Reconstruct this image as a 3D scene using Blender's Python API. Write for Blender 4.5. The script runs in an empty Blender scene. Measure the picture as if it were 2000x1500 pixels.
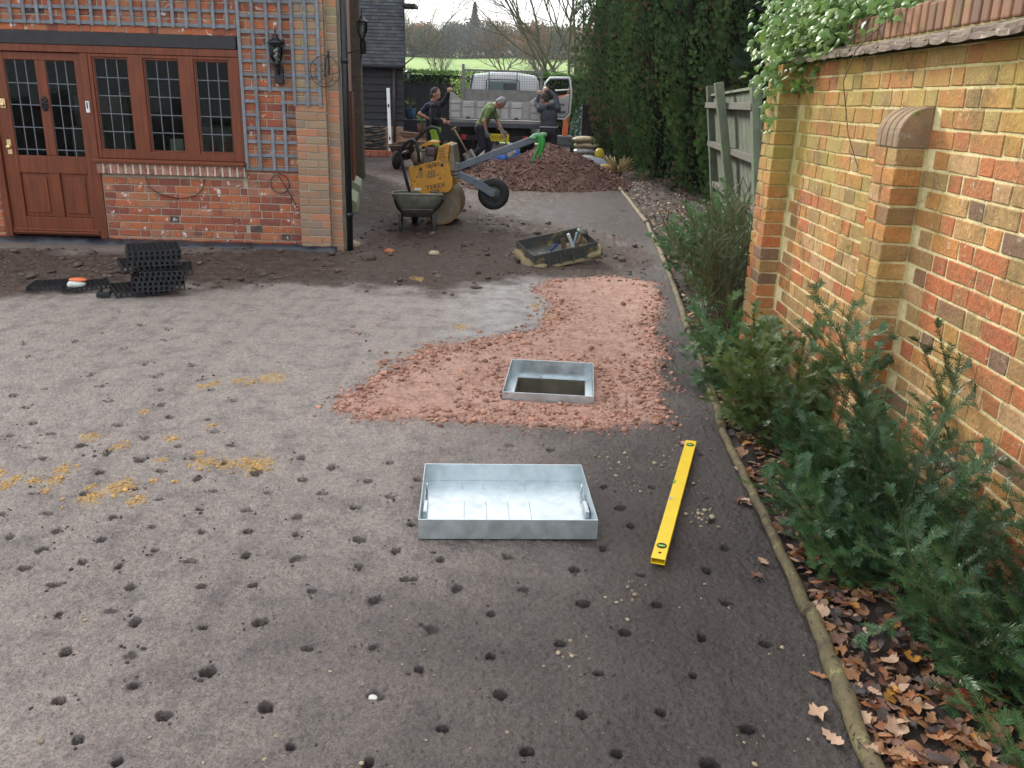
import bpy, bmesh, math, random
import numpy as np
from mathutils import Vector, Matrix, Euler, noise as mnoise

random.seed(7); RNG = np.random.default_rng(11)
C = bpy.context.scene.collection
SC = bpy.context.scene

# ------------------------------------------------------------------ camera, sky, sun, exposure
CAM_H, F_PX, PITCH, ROLL = 1.6, 1680.0, math.radians(18.3), math.radians(1.7)
cam_d = bpy.data.cameras.new('camera'); cam = bpy.data.objects.new('camera', cam_d); C.objects.link(cam)
cam_d.sensor_width = 36; cam_d.lens = 36*F_PX/2000; cam_d.clip_end = 3000; cam_d.clip_start = 0.05
cam.matrix_world = Matrix.Translation((0, 0, CAM_H)) @ Matrix.Rotation(math.pi/2-PITCH, 4, 'X') @ Matrix.Rotation(ROLL, 4, 'Z')
SC.camera = cam
SUN_EL, SUN_AZ = math.radians(29), math.radians(-27)          # azimuth from +Y, negative = to the left
world = bpy.data.worlds.new('World'); SC.world = world; world.use_nodes = True
wn, wl = world.node_tree.nodes, world.node_tree.links
wn.clear()
w_out = wn.new('ShaderNodeOutputWorld'); w_bg = wn.new('ShaderNodeBackground')
w_sky = wn.new('ShaderNodeTexSky'); w_sky.sky_type = 'NISHITA'; w_sky.sun_disc = False
w_sky.sun_elevation = SUN_EL; w_sky.sun_rotation = SUN_AZ; w_sky.air_density = 1.0; w_sky.dust_density = 3.0; w_sky.ozone_density = 1.5
w_mix = wn.new('ShaderNodeMix'); w_mix.data_type = 'RGBA'; w_mix.inputs[0].default_value = 0.70
w_tc = wn.new('ShaderNodeTexCoord'); w_n = wn.new('ShaderNodeTexNoise'); w_n.inputs['Scale'].default_value = 2.2; w_n.inputs['Detail'].default_value = 5
w_r = wn.new('ShaderNodeValToRGB')                            # thin, even cloud cover
w_r.color_ramp.elements[0].position = .3; w_r.color_ramp.elements[0].color = (9.2, 9.7, 10.4, 1)
w_r.color_ramp.elements[1].position = .75; w_r.color_ramp.elements[1].color = (13.6, 13.8, 14.0, 1)
wl.new(w_tc.outputs['Generated'], w_n.inputs['Vector']); wl.new(w_n.outputs['Fac'], w_r.inputs['Fac'])
wl.new(w_sky.outputs[0], w_mix.inputs[6]); wl.new(w_r.outputs[0], w_mix.inputs[7])
wl.new(w_mix.outputs[2], w_bg.inputs['Color']); w_bg.inputs['Strength'].default_value = 0.062
wl.new(w_bg.outputs[0], w_out.inputs['Surface'])
sun_d = bpy.data.lights.new('sun', 'SUN'); sun = bpy.data.objects.new('sun', sun_d); C.objects.link(sun)
sun_d.energy = 1.5; sun_d.angle = math.radians(11); sun_d.color = (1, .96, .9)
sun_dir = Vector((math.sin(SUN_AZ)*math.cos(SUN_EL), math.cos(SUN_AZ)*math.cos(SUN_EL), math.sin(SUN_EL)))
sun.rotation_euler = sun_dir.to_track_quat('Z', 'Y').to_euler(); sun.location = (-12, 14, 14)
SC.cycles.max_bounces = 6; SC.cycles.diffuse_bounces = 2; SC.cycles.glossy_bounces = 3; SC.cycles.transparent_max_bounces = 12; SC.cycles.caustics_reflective = False; SC.cycles.caustics_refractive = False
SC.view_settings.view_transform = 'Standard'; SC.view_settings.look = 'None'
SC.view_settings.exposure = 1.65; SC.view_settings.gamma = 1; SC.view_settings.use_curve_mapping = False

# ------------------------------------------------------------------ survey helpers: photograph points to places on the ground or a facade
def ray(px, py):
    x, y = (px-1000)/F_PX, -(py-750)/F_PX
    c, s = math.cos(ROLL), math.sin(ROLL)
    x, y = x*c-y*s, x*s+y*c
    ct, st = math.cos(PITCH), math.sin(PITCH)
    return x, ct+y*st, -st+y*ct
def gp(px, py, z=0.0):
    d = ray(px, py); t = (z-CAM_H)/d[2]; return d[0]*t, d[1]*t
def at(px, py, Y):
    d = ray(px, py); t = Y/d[1]; return Vector((d[0]*t, Y, CAM_H+d[2]*t))

# ------------------------------------------------------------------ materials
MATS = {}
def nd(nt, kind, **kw):
    n = nt.nodes.new(kind)
    for k, v in kw.items(): setattr(n, k, v)
    return n
def mixc(nt, fac, a, b, mode='MIX'):
    m = nt.nodes.new('ShaderNodeMix'); m.data_type = 'RGBA'; m.blend_type = mode
    for sock, v in ((m.inputs[0], fac), (m.inputs[6], a), (m.inputs[7], b)):
        if hasattr(v, 'is_output') or hasattr(v, 'links'): nt.links.new(v, sock)
        elif isinstance(v, (int, float)): sock.default_value = v
        else: sock.default_value = (*v, 1) if len(v) == 3 else v
    return m.outputs[2]
def noise_n(nt, vec, scale, detail=4, rough=.6):
    n = nt.nodes.new('ShaderNodeTexNoise'); n.inputs['Scale'].default_value = scale; n.inputs['Detail'].default_value = detail
    n.inputs['Roughness'].default_value = rough
    nt.links.new(vec, n.inputs['Vector']); return n.outputs['Fac']
def ramp_n(nt, fac, stops, interp='LINEAR'):
    r = nt.nodes.new('ShaderNodeValToRGB'); cr = r.color_ramp; cr.interpolation = interp
    while len(cr.elements) < len(stops): cr.elements.new(.5)
    for e, (p, c) in zip(cr.elements, stops):
        e.position = p; e.color = (c, c, c, 1) if isinstance(c, (int, float)) else (*c, 1)
    nt.links.new(fac, r.inputs['Fac']); return r.outputs['Color']
def mathn(nt, op, a, b=None):
    m = nt.nodes.new('ShaderNodeMath'); m.operation = op
    for i, v in enumerate((a, b)):
        if v is None: continue
        if isinstance(v, (int, float)): m.inputs[i].default_value = v
        else: nt.links.new(v, m.inputs[i])
    return m.outputs[0]
def base_mat(name):
    m = bpy.data.materials.new(name); m.use_nodes = True; nt = m.node_tree
    b = nt.nodes['Principled BSDF']; pos = nt.nodes.new('ShaderNodeNewGeometry').outputs['Position']
    MATS[name] = m
    return m, nt, b, pos
def bumpn(nt, b, h, strength, dist=.01):
    n = nt.nodes.new('ShaderNodeBump'); n.inputs['Strength'].default_value = strength; n.inputs['Distance'].default_value = dist
    nt.links.new(h, n.inputs['Height']); nt.links.new(n.outputs[0], b.inputs['Normal'])
def rand_val(nt):
    oi = nt.nodes.new('ShaderNodeObjectInfo'); g = nt.nodes.new('ShaderNodeNewGeometry')
    return mathn(nt, 'FRACT', mathn(nt, 'ADD', oi.outputs['Random'], g.outputs['Random Per Island']))
def pmat(name, c1, c2=None, scale=6, rough=.6, metal=0, bump=.0, bscale=60, bdist=.004, rand=0, spec=.4, spots=None, rvar=0):
    """c1..c2 mixed by noise; optional rare spots (colour, threshold, scale); rand = brightness change from piece to piece"""
    m, nt, b, pos = base_mat(name)
    c2 = c2 or tuple(x*.75 for x in c1)
    f = noise_n(nt, pos, scale, 5, .65)
    col = mixc(nt, ramp_n(nt, f, [(.35, 0.), (.65, 1.)]), c1, c2)
    if spots:
        for (sc, th, ss) in spots:
            sf = ramp_n(nt, noise_n(nt, pos, ss, 4, .7), [(th, 0.), (min(1, th+.06), 1.)])
            col = mixc(nt, sf, col, sc)
    if rand:
        rv = rand_val(nt)
        col = mixc(nt, 1.0, col, ramp_n(nt, rv, [(0., 1-rand), (1., 1+rand)]), 'MULTIPLY')
    nt.links.new(col, b.inputs['Base Color'])
    b.inputs['Roughness'].default_value = rough; b.inputs['Metallic'].default_value = metal; b.inputs['Specular IOR Level'].default_value = spec
    if rvar:
        nt.links.new(ramp_n(nt, noise_n(nt, pos, scale*1.7, 4), [(.3, max(0, rough-rvar)), (.7, min(1, rough+rvar))]), b.inputs['Roughness'])
    if bump: bumpn(nt, b, noise_n(nt, pos, bscale, 5, .7), bump, bdist)
    return m
def brickmat(name, stops, mottle=(.6, .5, .4), pale=None, lichen=None, bump=.5, gain=1.0, dirt=None):
    m, nt, b, pos = base_mat(name)
    rv = rand_val(nt)
    col = ramp_n(nt, rv, stops, 'CONSTANT')
    col = mixc(nt, mathn(nt, 'MULTIPLY', ramp_n(nt, noise_n(nt, pos, 22, 6, .75), [(.4, 0.), (.7, 1.)]), .55), col, mottle)
    if lichen:
        lc, lth, ls = lichen
        lf = ramp_n(nt, noise_n(nt, pos, ls, 5, .7), [(lth, 0.), (lth+.2, .85)])
        col = mixc(nt, lf, col, lc)
    if dirt:
        dc, dth, ds = dirt
        col = mixc(nt, ramp_n(nt, noise_n(nt, pos, ds, 6, .8), [(dth, 0.), (dth+.12, .9)]), col, dc)
    if pale:
        pc, pth, ps = pale
        col = mixc(nt, ramp_n(nt, noise_n(nt, pos, ps, 5, .75), [(pth, 0.), (pth+.05, .9)]), col, pc)
    nt.links.new(col, b.inputs['Base Color']); b.inputs['Roughness'].default_value = .85; b.inputs['Specular IOR Level'].default_value = .25
    bumpn(nt, b, noise_n(nt, pos, 130, 6, .75), bump, .004)
    return m

# ------------------------------------------------------------------ objects
def tag(o, label=None, cat=None, group=None, kind=None):
    if label: o['label'] = label
    if cat: o['category'] = cat
    if group: o['group'] = group
    if kind: o['kind'] = kind
    return o
def thing(name, label, cat, loc=(0, 0, 0), rz=0, group=None, rot=None):
    o = bpy.data.objects.new(name, None); C.objects.link(o); o.location = loc
    o.rotation_euler = rot if rot else (0, 0, rz); o.empty_display_size = .1
    return tag(o, label, cat, group)
def link(name, me, parent=None):
    o = bpy.data.objects.new(name, me); C.objects.link(o)
    if parent: o.parent = parent
    return o
def npmesh(name, V, F, mat, smooth=False, col=None):
    """V (n,3), F (m,k) arrays -> mesh"""
    V = np.asarray(V, np.float32); F = np.asarray(F, np.int32); me = bpy.data.meshes.new(name)
    k = F.shape[1]
    me.vertices.add(len(V)); me.vertices.foreach_set('co', V.ravel())
    me.loops.add(F.size); me.loops.foreach_set('vertex_index', F.ravel())
    me.polygons.add(len(F)); me.polygons.foreach_set('loop_start', np.arange(0, F.size, k, dtype=np.int32))
    if smooth: me.polygons.foreach_set('use_smooth', np.ones(len(F), bool))
    if col is not None:
        a = me.color_attributes.new('tint', 'FLOAT_COLOR', 'POINT')
        a.data.foreach_set('color', np.hstack([col, np.ones((len(V), 1))]).astype(np.float32).ravel())
    me.update(calc_edges=True)
    for mm in (mat if isinstance(mat, (list, tuple)) else [mat]): me.materials.append(mm)
    return me
def inst(TV, TF, R, T):
    """template copied with matrices R (N,3,3) and offsets T (N,3)"""
    N, n = len(T), len(TV)
    V = np.einsum('nij,kj->nki', R, TV)+T[:, None, :]
    F = TF[None]+(np.arange(N)*n)[:, None, None]
    return V.reshape(-1, 3), F.reshape(-1, TF.shape[1])
def rotmats(N, rng=RNG):
    q = rng.normal(size=(N, 4)); q /= np.linalg.norm(q, axis=1)[:, None]; w, x, y, z = q.T
    return np.stack([1-2*(y*y+z*z), 2*(x*y-z*w), 2*(x*z+y*w), 2*(x*y+z*w), 1-2*(x*x+z*z), 2*(y*z-x*w), 2*(x*z-y*w), 2*(y*z+x*w), 1-2*(x*x+y*y)], 1).reshape(N, 3, 3)
def frames(d, up):
    """columns: x=d, y=side, z=normal, for arrays of directions d and up hints"""
    d = d/np.linalg.norm(d, axis=1)[:, None]
    s = np.cross(up, d); s /= np.maximum(np.linalg.norm(s, axis=1)[:, None], 1e-6)
    n = np.cross(d, s)
    return np.stack([d, s, n], 2)
class MB:
    """collects shapes for ONE mesh"""
    def __init__(s): s.v, s.f, s.sm, s.mi, s.cur = [], [], [], [], 0
    def add(s, vs, fs, smooth=False, M=None):
        o = len(s.v)
        for v in vs: s.v.append(tuple(M @ Vector(v)) if M is not None else tuple(v))
        for f in fs: s.f.append([o+i for i in f]); s.sm.append(smooth); s.mi.append(s.cur)
        return s
    def box(s, x0, x1, y0, y1, z0, z1, M=None):
        return s.add([(x0, y0, z0), (x1, y0, z0), (x1, y1, z0), (x0, y1, z0), (x0, y0, z1), (x1, y0, z1), (x1, y1, z1), (x0, y1, z1)],
                     [(0, 3, 2, 1), (4, 5, 6, 7), (0, 1, 5, 4), (1, 2, 6, 5), (2, 3, 7, 6), (3, 0, 4, 7)], False, M)
    def bar(s, a, b, w, h=None, up=(0, 0, 1)):
        """square bar from a to b"""
        a, b = Vector(a), Vector(b); h = h or w; d = (b-a); L = d.length; d.normalize(); up = Vector(up)
        if abs(d.dot(up)) > .99: up = Vector((0, 1, 0))
        sd = up.cross(d).normalized(); n = d.cross(sd)
        M = Matrix((d, sd, n)).transposed().to_4x4(); M.translation = a
        return s.box(0, L, -w/2, w/2, -h/2, h/2, M)
    def tube(s, pts, r, seg=8, cap=True, smooth=True, closed=False):
        pts = [Vector(p) for p in pts]; n = len(pts); rr = r if isinstance(r, (list, tuple)) else [r]*n
        vs, fs = [], []; prev = None
        for i, p in enumerate(pts):
            if closed: d = pts[(i+1) % n]-pts[i-1]
            else: d = pts[min(i+1, n-1)]-pts[max(i-1, 0)]
            if d.length < 1e-9: d = Vector((0, 0, 1))
            d.normalize()
            if prev is None:
                u = Vector((0, 0, 1)) if abs(d.z) < .9 else Vector((1, 0, 0)); u = (u-d*u.dot(d)).normalized()
            else:
                u = prev-d*prev.dot(d); u = u.normalized() if u.length > 1e-6 else d.orthogonal().normalized()
            prev = u; w = d.cross(u)
            for k in range(seg):
                a = 2*math.pi*k/seg; vs.append(p+(u*math.cos(a)+w*math.sin(a))*rr[i])
        m = n if closed else n-1
        for i in range(m):
            for k in range(seg):
                j = (i+1) % n; fs.append((i*seg+k, i*seg+(k+1) % seg, j*seg+(k+1) % seg, j*seg+k))
        s.add(vs, fs, smooth)
        if cap and not closed:
            o = len(s.v)-len(vs)
            s.f.append([o+k for k in range(seg)][::-1]); s.sm.append(False); s.mi.append(s.cur)
            s.f.append([o+(n-1)*seg+k for k in range(seg)]); s.sm.append(False); s.mi.append(s.cur)
        return s
    def lathe(s, prof, seg=20, M=None, smooth=True, cap=True):
        """prof: (r, z) pairs about local z"""
        vs = [(r*math.cos(2*math.pi*k/seg), r*math.sin(2*math.pi*k/seg), z) for r, z in prof for k in range(seg)]
        fs = [(i*seg+k, i*seg+(k+1) % seg, (i+1)*seg+(k+1) % seg, (i+1)*seg+k) for i in range(len(prof)-1) for k in range(seg)]
        if cap: fs += [tuple(range(seg))[::-1], tuple((len(prof)-1)*seg+k for k in range(seg))]
        return s.add(vs, fs, smooth, M)
    def prism(s, poly, y0, y1, M=None, axis='y'):
        """polygon in x,z extruded along y"""
        n = len(poly)
        if axis == 'y': vs = [(x, y0, z) for x, z in poly]+[(x, y1, z) for x, z in poly]
        elif axis == 'x': vs = [(y0, x, z) for x, z in poly]+[(y1, x, z) for x, z in poly]
        else: vs = [(x, z, y0) for x, z in poly]+[(x, z, y1) for x, z in poly]
        fs = [tuple(range(n)), tuple(range(n, 2*n))[::-1]]+[(i, i+n, (i+1) % n+n, (i+1) % n) for i in range(n)]
        return s.add(vs, fs, False, M)
    def build(s, name, mat, parent=None, bevel=0, seg=2, solid=0):
        me = bpy.data.meshes.new(name); me.from_pydata(s.v, [], s.f)
        me.polygons.foreach_set('use_smooth', s.sm); me.polygons.foreach_set('material_index', s.mi)
        for mm in (mat if isinstance(mat, (list, tuple)) else [mat]): me.materials.append(mm)
        bm = bmesh.new(); bm.from_mesh(me); bmesh.ops.recalc_face_normals(bm, faces=bm.faces); bm.to_mesh(me); bm.free()
        me.update(); o = link(name, me, parent)
        if solid:
            md = o.modifiers.new('solid', 'SOLIDIFY'); md.thickness = solid; md.offset = 0
        if bevel:
            md = o.modifiers.new('bevel', 'BEVEL'); md.width = bevel; md.segments = seg; md.limit_method = 'ANGLE'; md.angle_limit = math.radians(40)
        return o
def copy_tree(o, parent=None):
    c = o.copy(); C.objects.link(c); c.parent = parent
    for ch in list(o.children): copy_tree(ch, c)
    return c
def shapes_blob(name, prims, mat, parent=None, voxel=.01, smooth=4):
    """capsules ('c',p0,p1,r0,r1) and ellipsoids ('e',centre,radii[,rotation]) fused to one continuous skin"""
    bm = bmesh.new()
    for p in prims:
        if p[0] == 'e':
            M = Matrix.Translation(p[1]) @ (p[3].to_matrix().to_4x4() if len(p) > 3 else Matrix()) @ Matrix.Diagonal((*p[2], 1))
            bmesh.ops.create_uvsphere(bm, u_segments=16, v_segments=12, radius=1, matrix=M)
        else:
            _, a, b, r0, r1 = p; a, b = Vector(a), Vector(b); d = b-a; L = max(d.length, 1e-4)
            Q = d.to_track_quat('Z', 'Y').to_matrix().to_4x4()
            rings = [(r0*math.cos(t), -r0*math.sin(t)) for t in (1.45, 1.0, .5)]+[(r0, 0), (r1, L)]+[(r1*math.cos(t), L+r1*math.sin(t)) for t in (.5, 1.0, 1.45)]
            vs = [[bm.verts.new((Matrix.Translation(a) @ Q) @ Vector((r*math.cos(k*math.pi/6), r*math.sin(k*math.pi/6), z))) for k in range(12)] for r, z in rings]
            for i in range(len(vs)-1):
                for k in range(12): bm.faces.new((vs[i][k], vs[i][(k+1) % 12], vs[i+1][(k+1) % 12], vs[i+1][k]))
            bm.faces.new(vs[0][::-1]); bm.faces.new(vs[-1])
    me = bpy.data.meshes.new(name); bm.to_mesh(me); bm.free(); me.materials.append(mat)
    o = link(name, me, parent)
    md = o.modifiers.new('skin', 'REMESH'); md.mode = 'VOXEL'; md.voxel_size = voxel; md.use_smooth_shade = True
    if smooth:
        md = o.modifiers.new('smooth', 'SMOOTH'); md.iterations = smooth; md.factor = .5
    return o
def lettering(txt, size, mat, parent, M, width=1.0, name='lettering'):
    cu = bpy.data.curves.new(name, 'FONT'); cu.body = txt; cu.size = size; cu.align_x = 'CENTER'; cu.align_y = 'CENTER'; cu.extrude = .001
    tmp = bpy.data.objects.new(name, cu); C.objects.link(tmp); dg = bpy.context.evaluated_depsgraph_get()
    me = bpy.data.meshes.new_from_object(tmp.evaluated_get(dg)); me.materials.clear(); me.materials.append(mat); bpy.data.objects.remove(tmp)
    o = link(name, me, parent); o.matrix_local = M @ Matrix.Diagonal((width, 1, 1, 1)); return o
# value noise on arrays
def _hash(ix, iy, seed):
    h = (ix.astype(np.int64)*374761393+iy.astype(np.int64)*668265263+seed*1274126177) & 0xffffffff
    h = ((h ^ (h >> 13))*1274126177) & 0xffffffff
    return ((h ^ (h >> 16)) & 0xffff)/65535.0
def vn(x, y, seed=0):
    ix, iy = np.floor(x), np.floor(y); fx, fy = x-ix, y-iy; fx = fx*fx*(3-2*fx); fy = fy*fy*(3-2*fy)
    a, b = _hash(ix, iy, seed), _hash(ix+1, iy, seed); c, d = _hash(ix, iy+1, seed), _hash(ix+1, iy+1, seed)
    return (a*(1-fx)+b*fx)*(1-fy)+(c*(1-fx)+d*fx)*fy
def fbm(x, y, seed=0, oct=4, gain=.5):
    s, a, t = 0, 1, 0
    for i in range(oct):
        s = s+a*vn(x*2**i, y*2**i, seed+i*17); t += a; a *= gain
    return s/t
def poly_sd(x, y, P):
    """signed distance to polygon, negative inside"""
    P = np.array(P); d = np.full(x.shape, 1e9); ins = np.zeros(x.shape, bool)
    for (x0, y0), (x1, y1) in zip(P, np.roll(P, -1, 0)):
        ex, ey = x1-x0, y1-y0; t = np.clip(((x-x0)*ex+(y-y0)*ey)/(ex*ex+ey*ey), 0, 1)
        d = np.minimum(d, (x-x0-t*ex)**2+(y-y0-t*ey)**2)
        ins ^= ((y0 > y) != (y1 > y)) & (x < (x1-x0)*(y-y0)/(y1-y0+1e-12)+x0)
    return np.where(ins, -1, 1)*np.sqrt(d)
sstep = lambda a, b, x: (lambda t: t*t*(3-2*t))(np.clip((x-a)/(b-a), 0, 1))
# ------------------------------------------------------------------ ground: driveway with drilled holes, hardcore patch, mud
LOG = [(.90, 1.0), (.934, 1.79), (1.0, 2.49), (1.04, 3.2), (1.089, 4.14), (1.139, 4.5), (1.294, 6.17), (1.559, 8.88), (1.811, 12.0), (1.969, 16.6), (1.98, 21.4), (1.98, 34)]
LX = lambda y: np.interp(y, [p[1] for p in LOG], [p[0] for p in LOG])
PX = lambda L, z=0.: [gp(x, y, z) for x, y in L]
red_poly = PX([(640, 805), (700, 760), (760, 722), (840, 675), (960, 668), (1060, 645), (1082, 605), (1040, 565), (1062, 547), (1200, 541), (1285, 556), (1300, 600), (1272, 640), (1305, 700), (1285, 770), (1302, 830), (1180, 846), (1000, 838), (850, 826), (700, 822)])
mud_poly = PX([(-300, 492), (300, 489), (640, 489), (690, 480), (712, 330), (800, 318), (880, 400), (1010, 425), (1180, 455), (1290, 500), (1300, 530), (1200, 545), (1030, 545), (905, 560), (880, 575), (700, 562), (500, 556), (200, 562), (-300, 590)])
far_poly = PX([(690, 330), (820, 300), (960, 318), (1170, 330), (1190, 375), (900, 420), (760, 400)])
pale_polys = [PX(p) for p in ([(905, 585), (950, 540), (1030, 540), (1075, 600), (1050, 660), (870, 655)], [(780, 545), (850, 515), (990, 515), (960, 540), (880, 560)], [(720, 385), (730, 352), (790, 355), (800, 375), (760, 390)])]
FRAME_C, FRAME_W, FRAME_D, FRAME_R = (.225, 4.83), .51, .63, math.radians(-4.2)
hz = [(800+x/2.5, 1050+y/2.5, k) for x, y, k in [(150,103,1),(480,92,.4),(945,45,.8),(805,150,.9),(1135,178,.9),(1450,157,1),(1545,42,.5),(20,195,.7),(228,240,.4),(555,243,.4),(845,315,.9),(1210,322,1),(1548,318,1),(395,362,.5),(110,450,.35),(735,510,1),(1050,462,1),(1428,487,1),(1735,520,1),(395,575,1),(925,660,1),(1385,672,1),(45,640,.6),(445,768,.9),(840,865,.9),(1228,855,1),(1650,935,1),(160,935,.8),(575,1045,1),(1015,1060,1),(1465,1110,1)]]
hz += [(x/2.5, 900+y/2.5, k) for x, y, k in [(490,60,.4),(785,50,.7),(965,83,1),(1250,58,.6),(1478,90,1),(1622,30,1),(1795,100,.9),(1575,160,1),(1735,222,1),(1905,172,.4),(1905,8,.9),(160,160,.4),(415,160,.9),(665,140,.8),(780,188,.5),(1040,145,.35),(1310,155,.5),(10,258,.5),(230,255,.25),(550,275,.6),(975,235,.9),(1210,243,.6),(1455,268,.4),(55,370,.5),(275,343,.6),(495,386,.9),(745,320,1),(990,342,.35),(1210,342,.9),(1445,358,.6),(1755,380,.9),(1930,437,1),(215,430,.5),(405,490,1),(580,512,.5),(755,432,.9),(930,485,.8),(1200,463,.9),(1445,475,.3),(1750,510,1),(120,525,.7),(265,600,.5),(635,615,.8),(985,610,.45),(1235,605,1),(1525,635,.45),(1825,675,.5),(1980,570,.4),(285,750,.7),(660,785,1),(545,730,.2),(995,815,1),(1270,790,1),(1500,918,1),(1820,912,.4),(320,932,1),(640,945,.2),(285,1168,1),(650,1100,.5),(1015,1032,1),(380,1360,1),(808,1248,1),(1295,1208,1),(1820,1155,.3),(575,1475,1),(1415,1400,.6),(1800,1480,.9)]]
hz += [(x/3.75, 600+y/3.75, k) for x, y, k in [(888,35,.6),(1050,128,.6),(1230,160,.8),(755,187,.6),(550,250,.8),(1215,242,.8),(180,270,.5),(215,357,.5),(915,297,.6),(1405,425,.8),(665,495,.8),(1070,412,.6),(1150,505,.5),(1495,523,.7),(745,575,.8),(330,598,.6),(1180,600,.8),(1545,608,.9),(100,643,.9),(190,735,.8),(800,685,.4),(1180,717,.7),(1715,682,1),(1240,807,.9),(1525,825,1),(240,847,.8),(870,862,.9),(75,937,.7),(375,925,1),(1575,915,.6),(1060,962,1),(595,1012,.8),(195,1025,.6),(785,1070,.9),(1300,1020,.8),(1030,1122,1),(1415,1110,.7),(1690,1017,.7),(315,1107,.5),(735,1215,.7),(1175,1205,.9),(1645,1145,.8),(1445,1250,.9)]]
hz += [(588,895,1),(805,1023,.7),(815,935,.9),(1075,879,.6),(997,870,.5),(690,637,.8),(708,650,.5)]
hz += [(1150+x/3.75, 850+y/3.75, k) for x, y, k in [(115,375,.7),(465,380,.8),(230,525,.5),(310,660,1),(905,620,.9),(1010,815,.6),(870,450,.5),(820,140,.7)]]
holes = [(*gp(x, y), k) for x, y, k in hz]
sandp = [(x/3.75, 600+y/3.75, rx/3.75) for x, y, rx in [(1050,770,30),(660,955,62),(1265,962,45),(870,1025,50),(1470,1080,40),(1550,878,30),(1500,1148,80),(1650,1150,70),(1800,1150,90),(1850,1185,60),(455,1195,65),(130,1255,40),(60,1300,40),(250,1280,40),(400,1280,60),(10,1210,40),(10,1335,30),(330,1350,25),(660,1325,30),(860,1320,100),(920,1320,60),(640,1400,75),(690,1385,50),(1180,1125,40),(1125,1285,25),(1000,1420,60),(1740,545,40),(1580,560,30),(1840,560,30),(1500,580,50),(1285,1280,20)]]
sandp += [(530,740,30),(510,910,28),(900,640,14),(1070,625,12),(1045,600,10),(815,545,12)]
sand = [(*gp(x, y), r*np.hypot(*gp(x, y))/1700) for x, y, r in sandp]

def zones(x, y):
    """ground masks and heights at x, y (arrays)"""
    wob = (fbm(x*3.1, y*3.1, 5)-.5)*.5+(fbm(x*14, y*14, 9)-.5)*.22
    dr = poly_sd(x, y, red_poly)+wob*.42
    red = sstep(.05, -.05, dr)
    dm = poly_sd(x, y, mud_poly)+wob*1.4
    mud = sstep(.25, -.25, dm)*(1-red)
    df = poly_sd(x, y, far_poly)+wob*1.5
    mud = np.maximum(mud, .8*sstep(.4, -.4, df))
    pale = np.zeros_like(x)
    for P in pale_polys: pale = np.maximum(pale, sstep(.3, -.25, poly_sd(x, y, P)+wob*1.1)*(1-red))
    dry = sstep(.45, -.55, (x+.15-.30*np.minimum(y-3, 2.2))*.55+(fbm(x*1.1, y*1.1, 31)-.5)*.85)*(1-mud*.5)*(1-red)*sstep(9.8, 8.2, y)*(.70+.30*sstep(1.8, 4.5, y))
    sd = np.zeros_like(x)
    for sx, sy, r in sand:
        d = np.hypot(x-sx, (y-sy)/1.3)/r; m = d < 2.2
        if m.any(): sd[m] = np.maximum(sd[m], sstep(1.25, .35, d[m]+(fbm(x[m]*28, y[m]*28, 77, 3)-.5)*1.7))
    # heights
    h = (fbm(x*.8, y*.8, 3)-.5)*.02+(fbm(x*5, y*5, 13)-.5)*.008
    near = sstep(9, 4, y)
    h += ((fbm(x*42, y*42, 23, 2)-.5)*.006+(vn(x*95, y*95, 29)-.5)*.0070)*near
    rut = np.exp(-((x+1.05+.02*np.sin(y*3)-(y-3)*.42+.0)/.015)**2)*sstep(2.2, 2.6, y)*sstep(4.2, 3.6, y)
    h -= rut*.006
    h += red*(.004+(fbm(x*9, y*9, 41)-.5)*.022+(fbm(x*34, y*34, 43, 3)-.5)*.014)
    rim = np.exp(-(dr/.12)**2); h += rim*.012*fbm(x*18, y*18, 51)
    h += mud*((fbm(x*4, y*4, 61)-.5)*.035+(fbm(x*15, y*15, 67)-.5)*.03)
    h += sd*.006*fbm(x*50, y*50, 71, 2)
    hole = np.zeros_like(x)
    for hx, hy, k in holes:
        m = (np.abs(x-hx) < .14) & (np.abs(y-hy) < .14)
        if not m.any(): continue
        xx, yy = x[m]-hx, y[m]-hy; r0 = (.0112+.0045*k)*(.85+.3*abs(math.sin(hx*37+hy*53)))
        r = np.hypot(xx*(1+.25*math.sin(hx*91)), yy*(1+.25*math.sin(hy*77)))*(1+(fbm((xx+hx)*45, (yy+hy)*45, 83, 2)-.5)*(.55+.9*(1-k)))
        dep = sstep(r0*1.10, r0*.84, r)*.1*k**1.5*(1 if k > .65 else .55)+sstep(.04, .016, r)*.0025*(.4+1.2*fbm((xx+hx)*60, (yy+hy)*60, 87, 2))
        if k < .7: dep *= .6+.8*fbm(xx*90, yy*90, 85, 2)
        h[m] -= dep; hole[m] = np.maximum(hole[m], sstep(.026, .014, r))
    return h, red, mud, pale, dry, sd, hole

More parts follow.
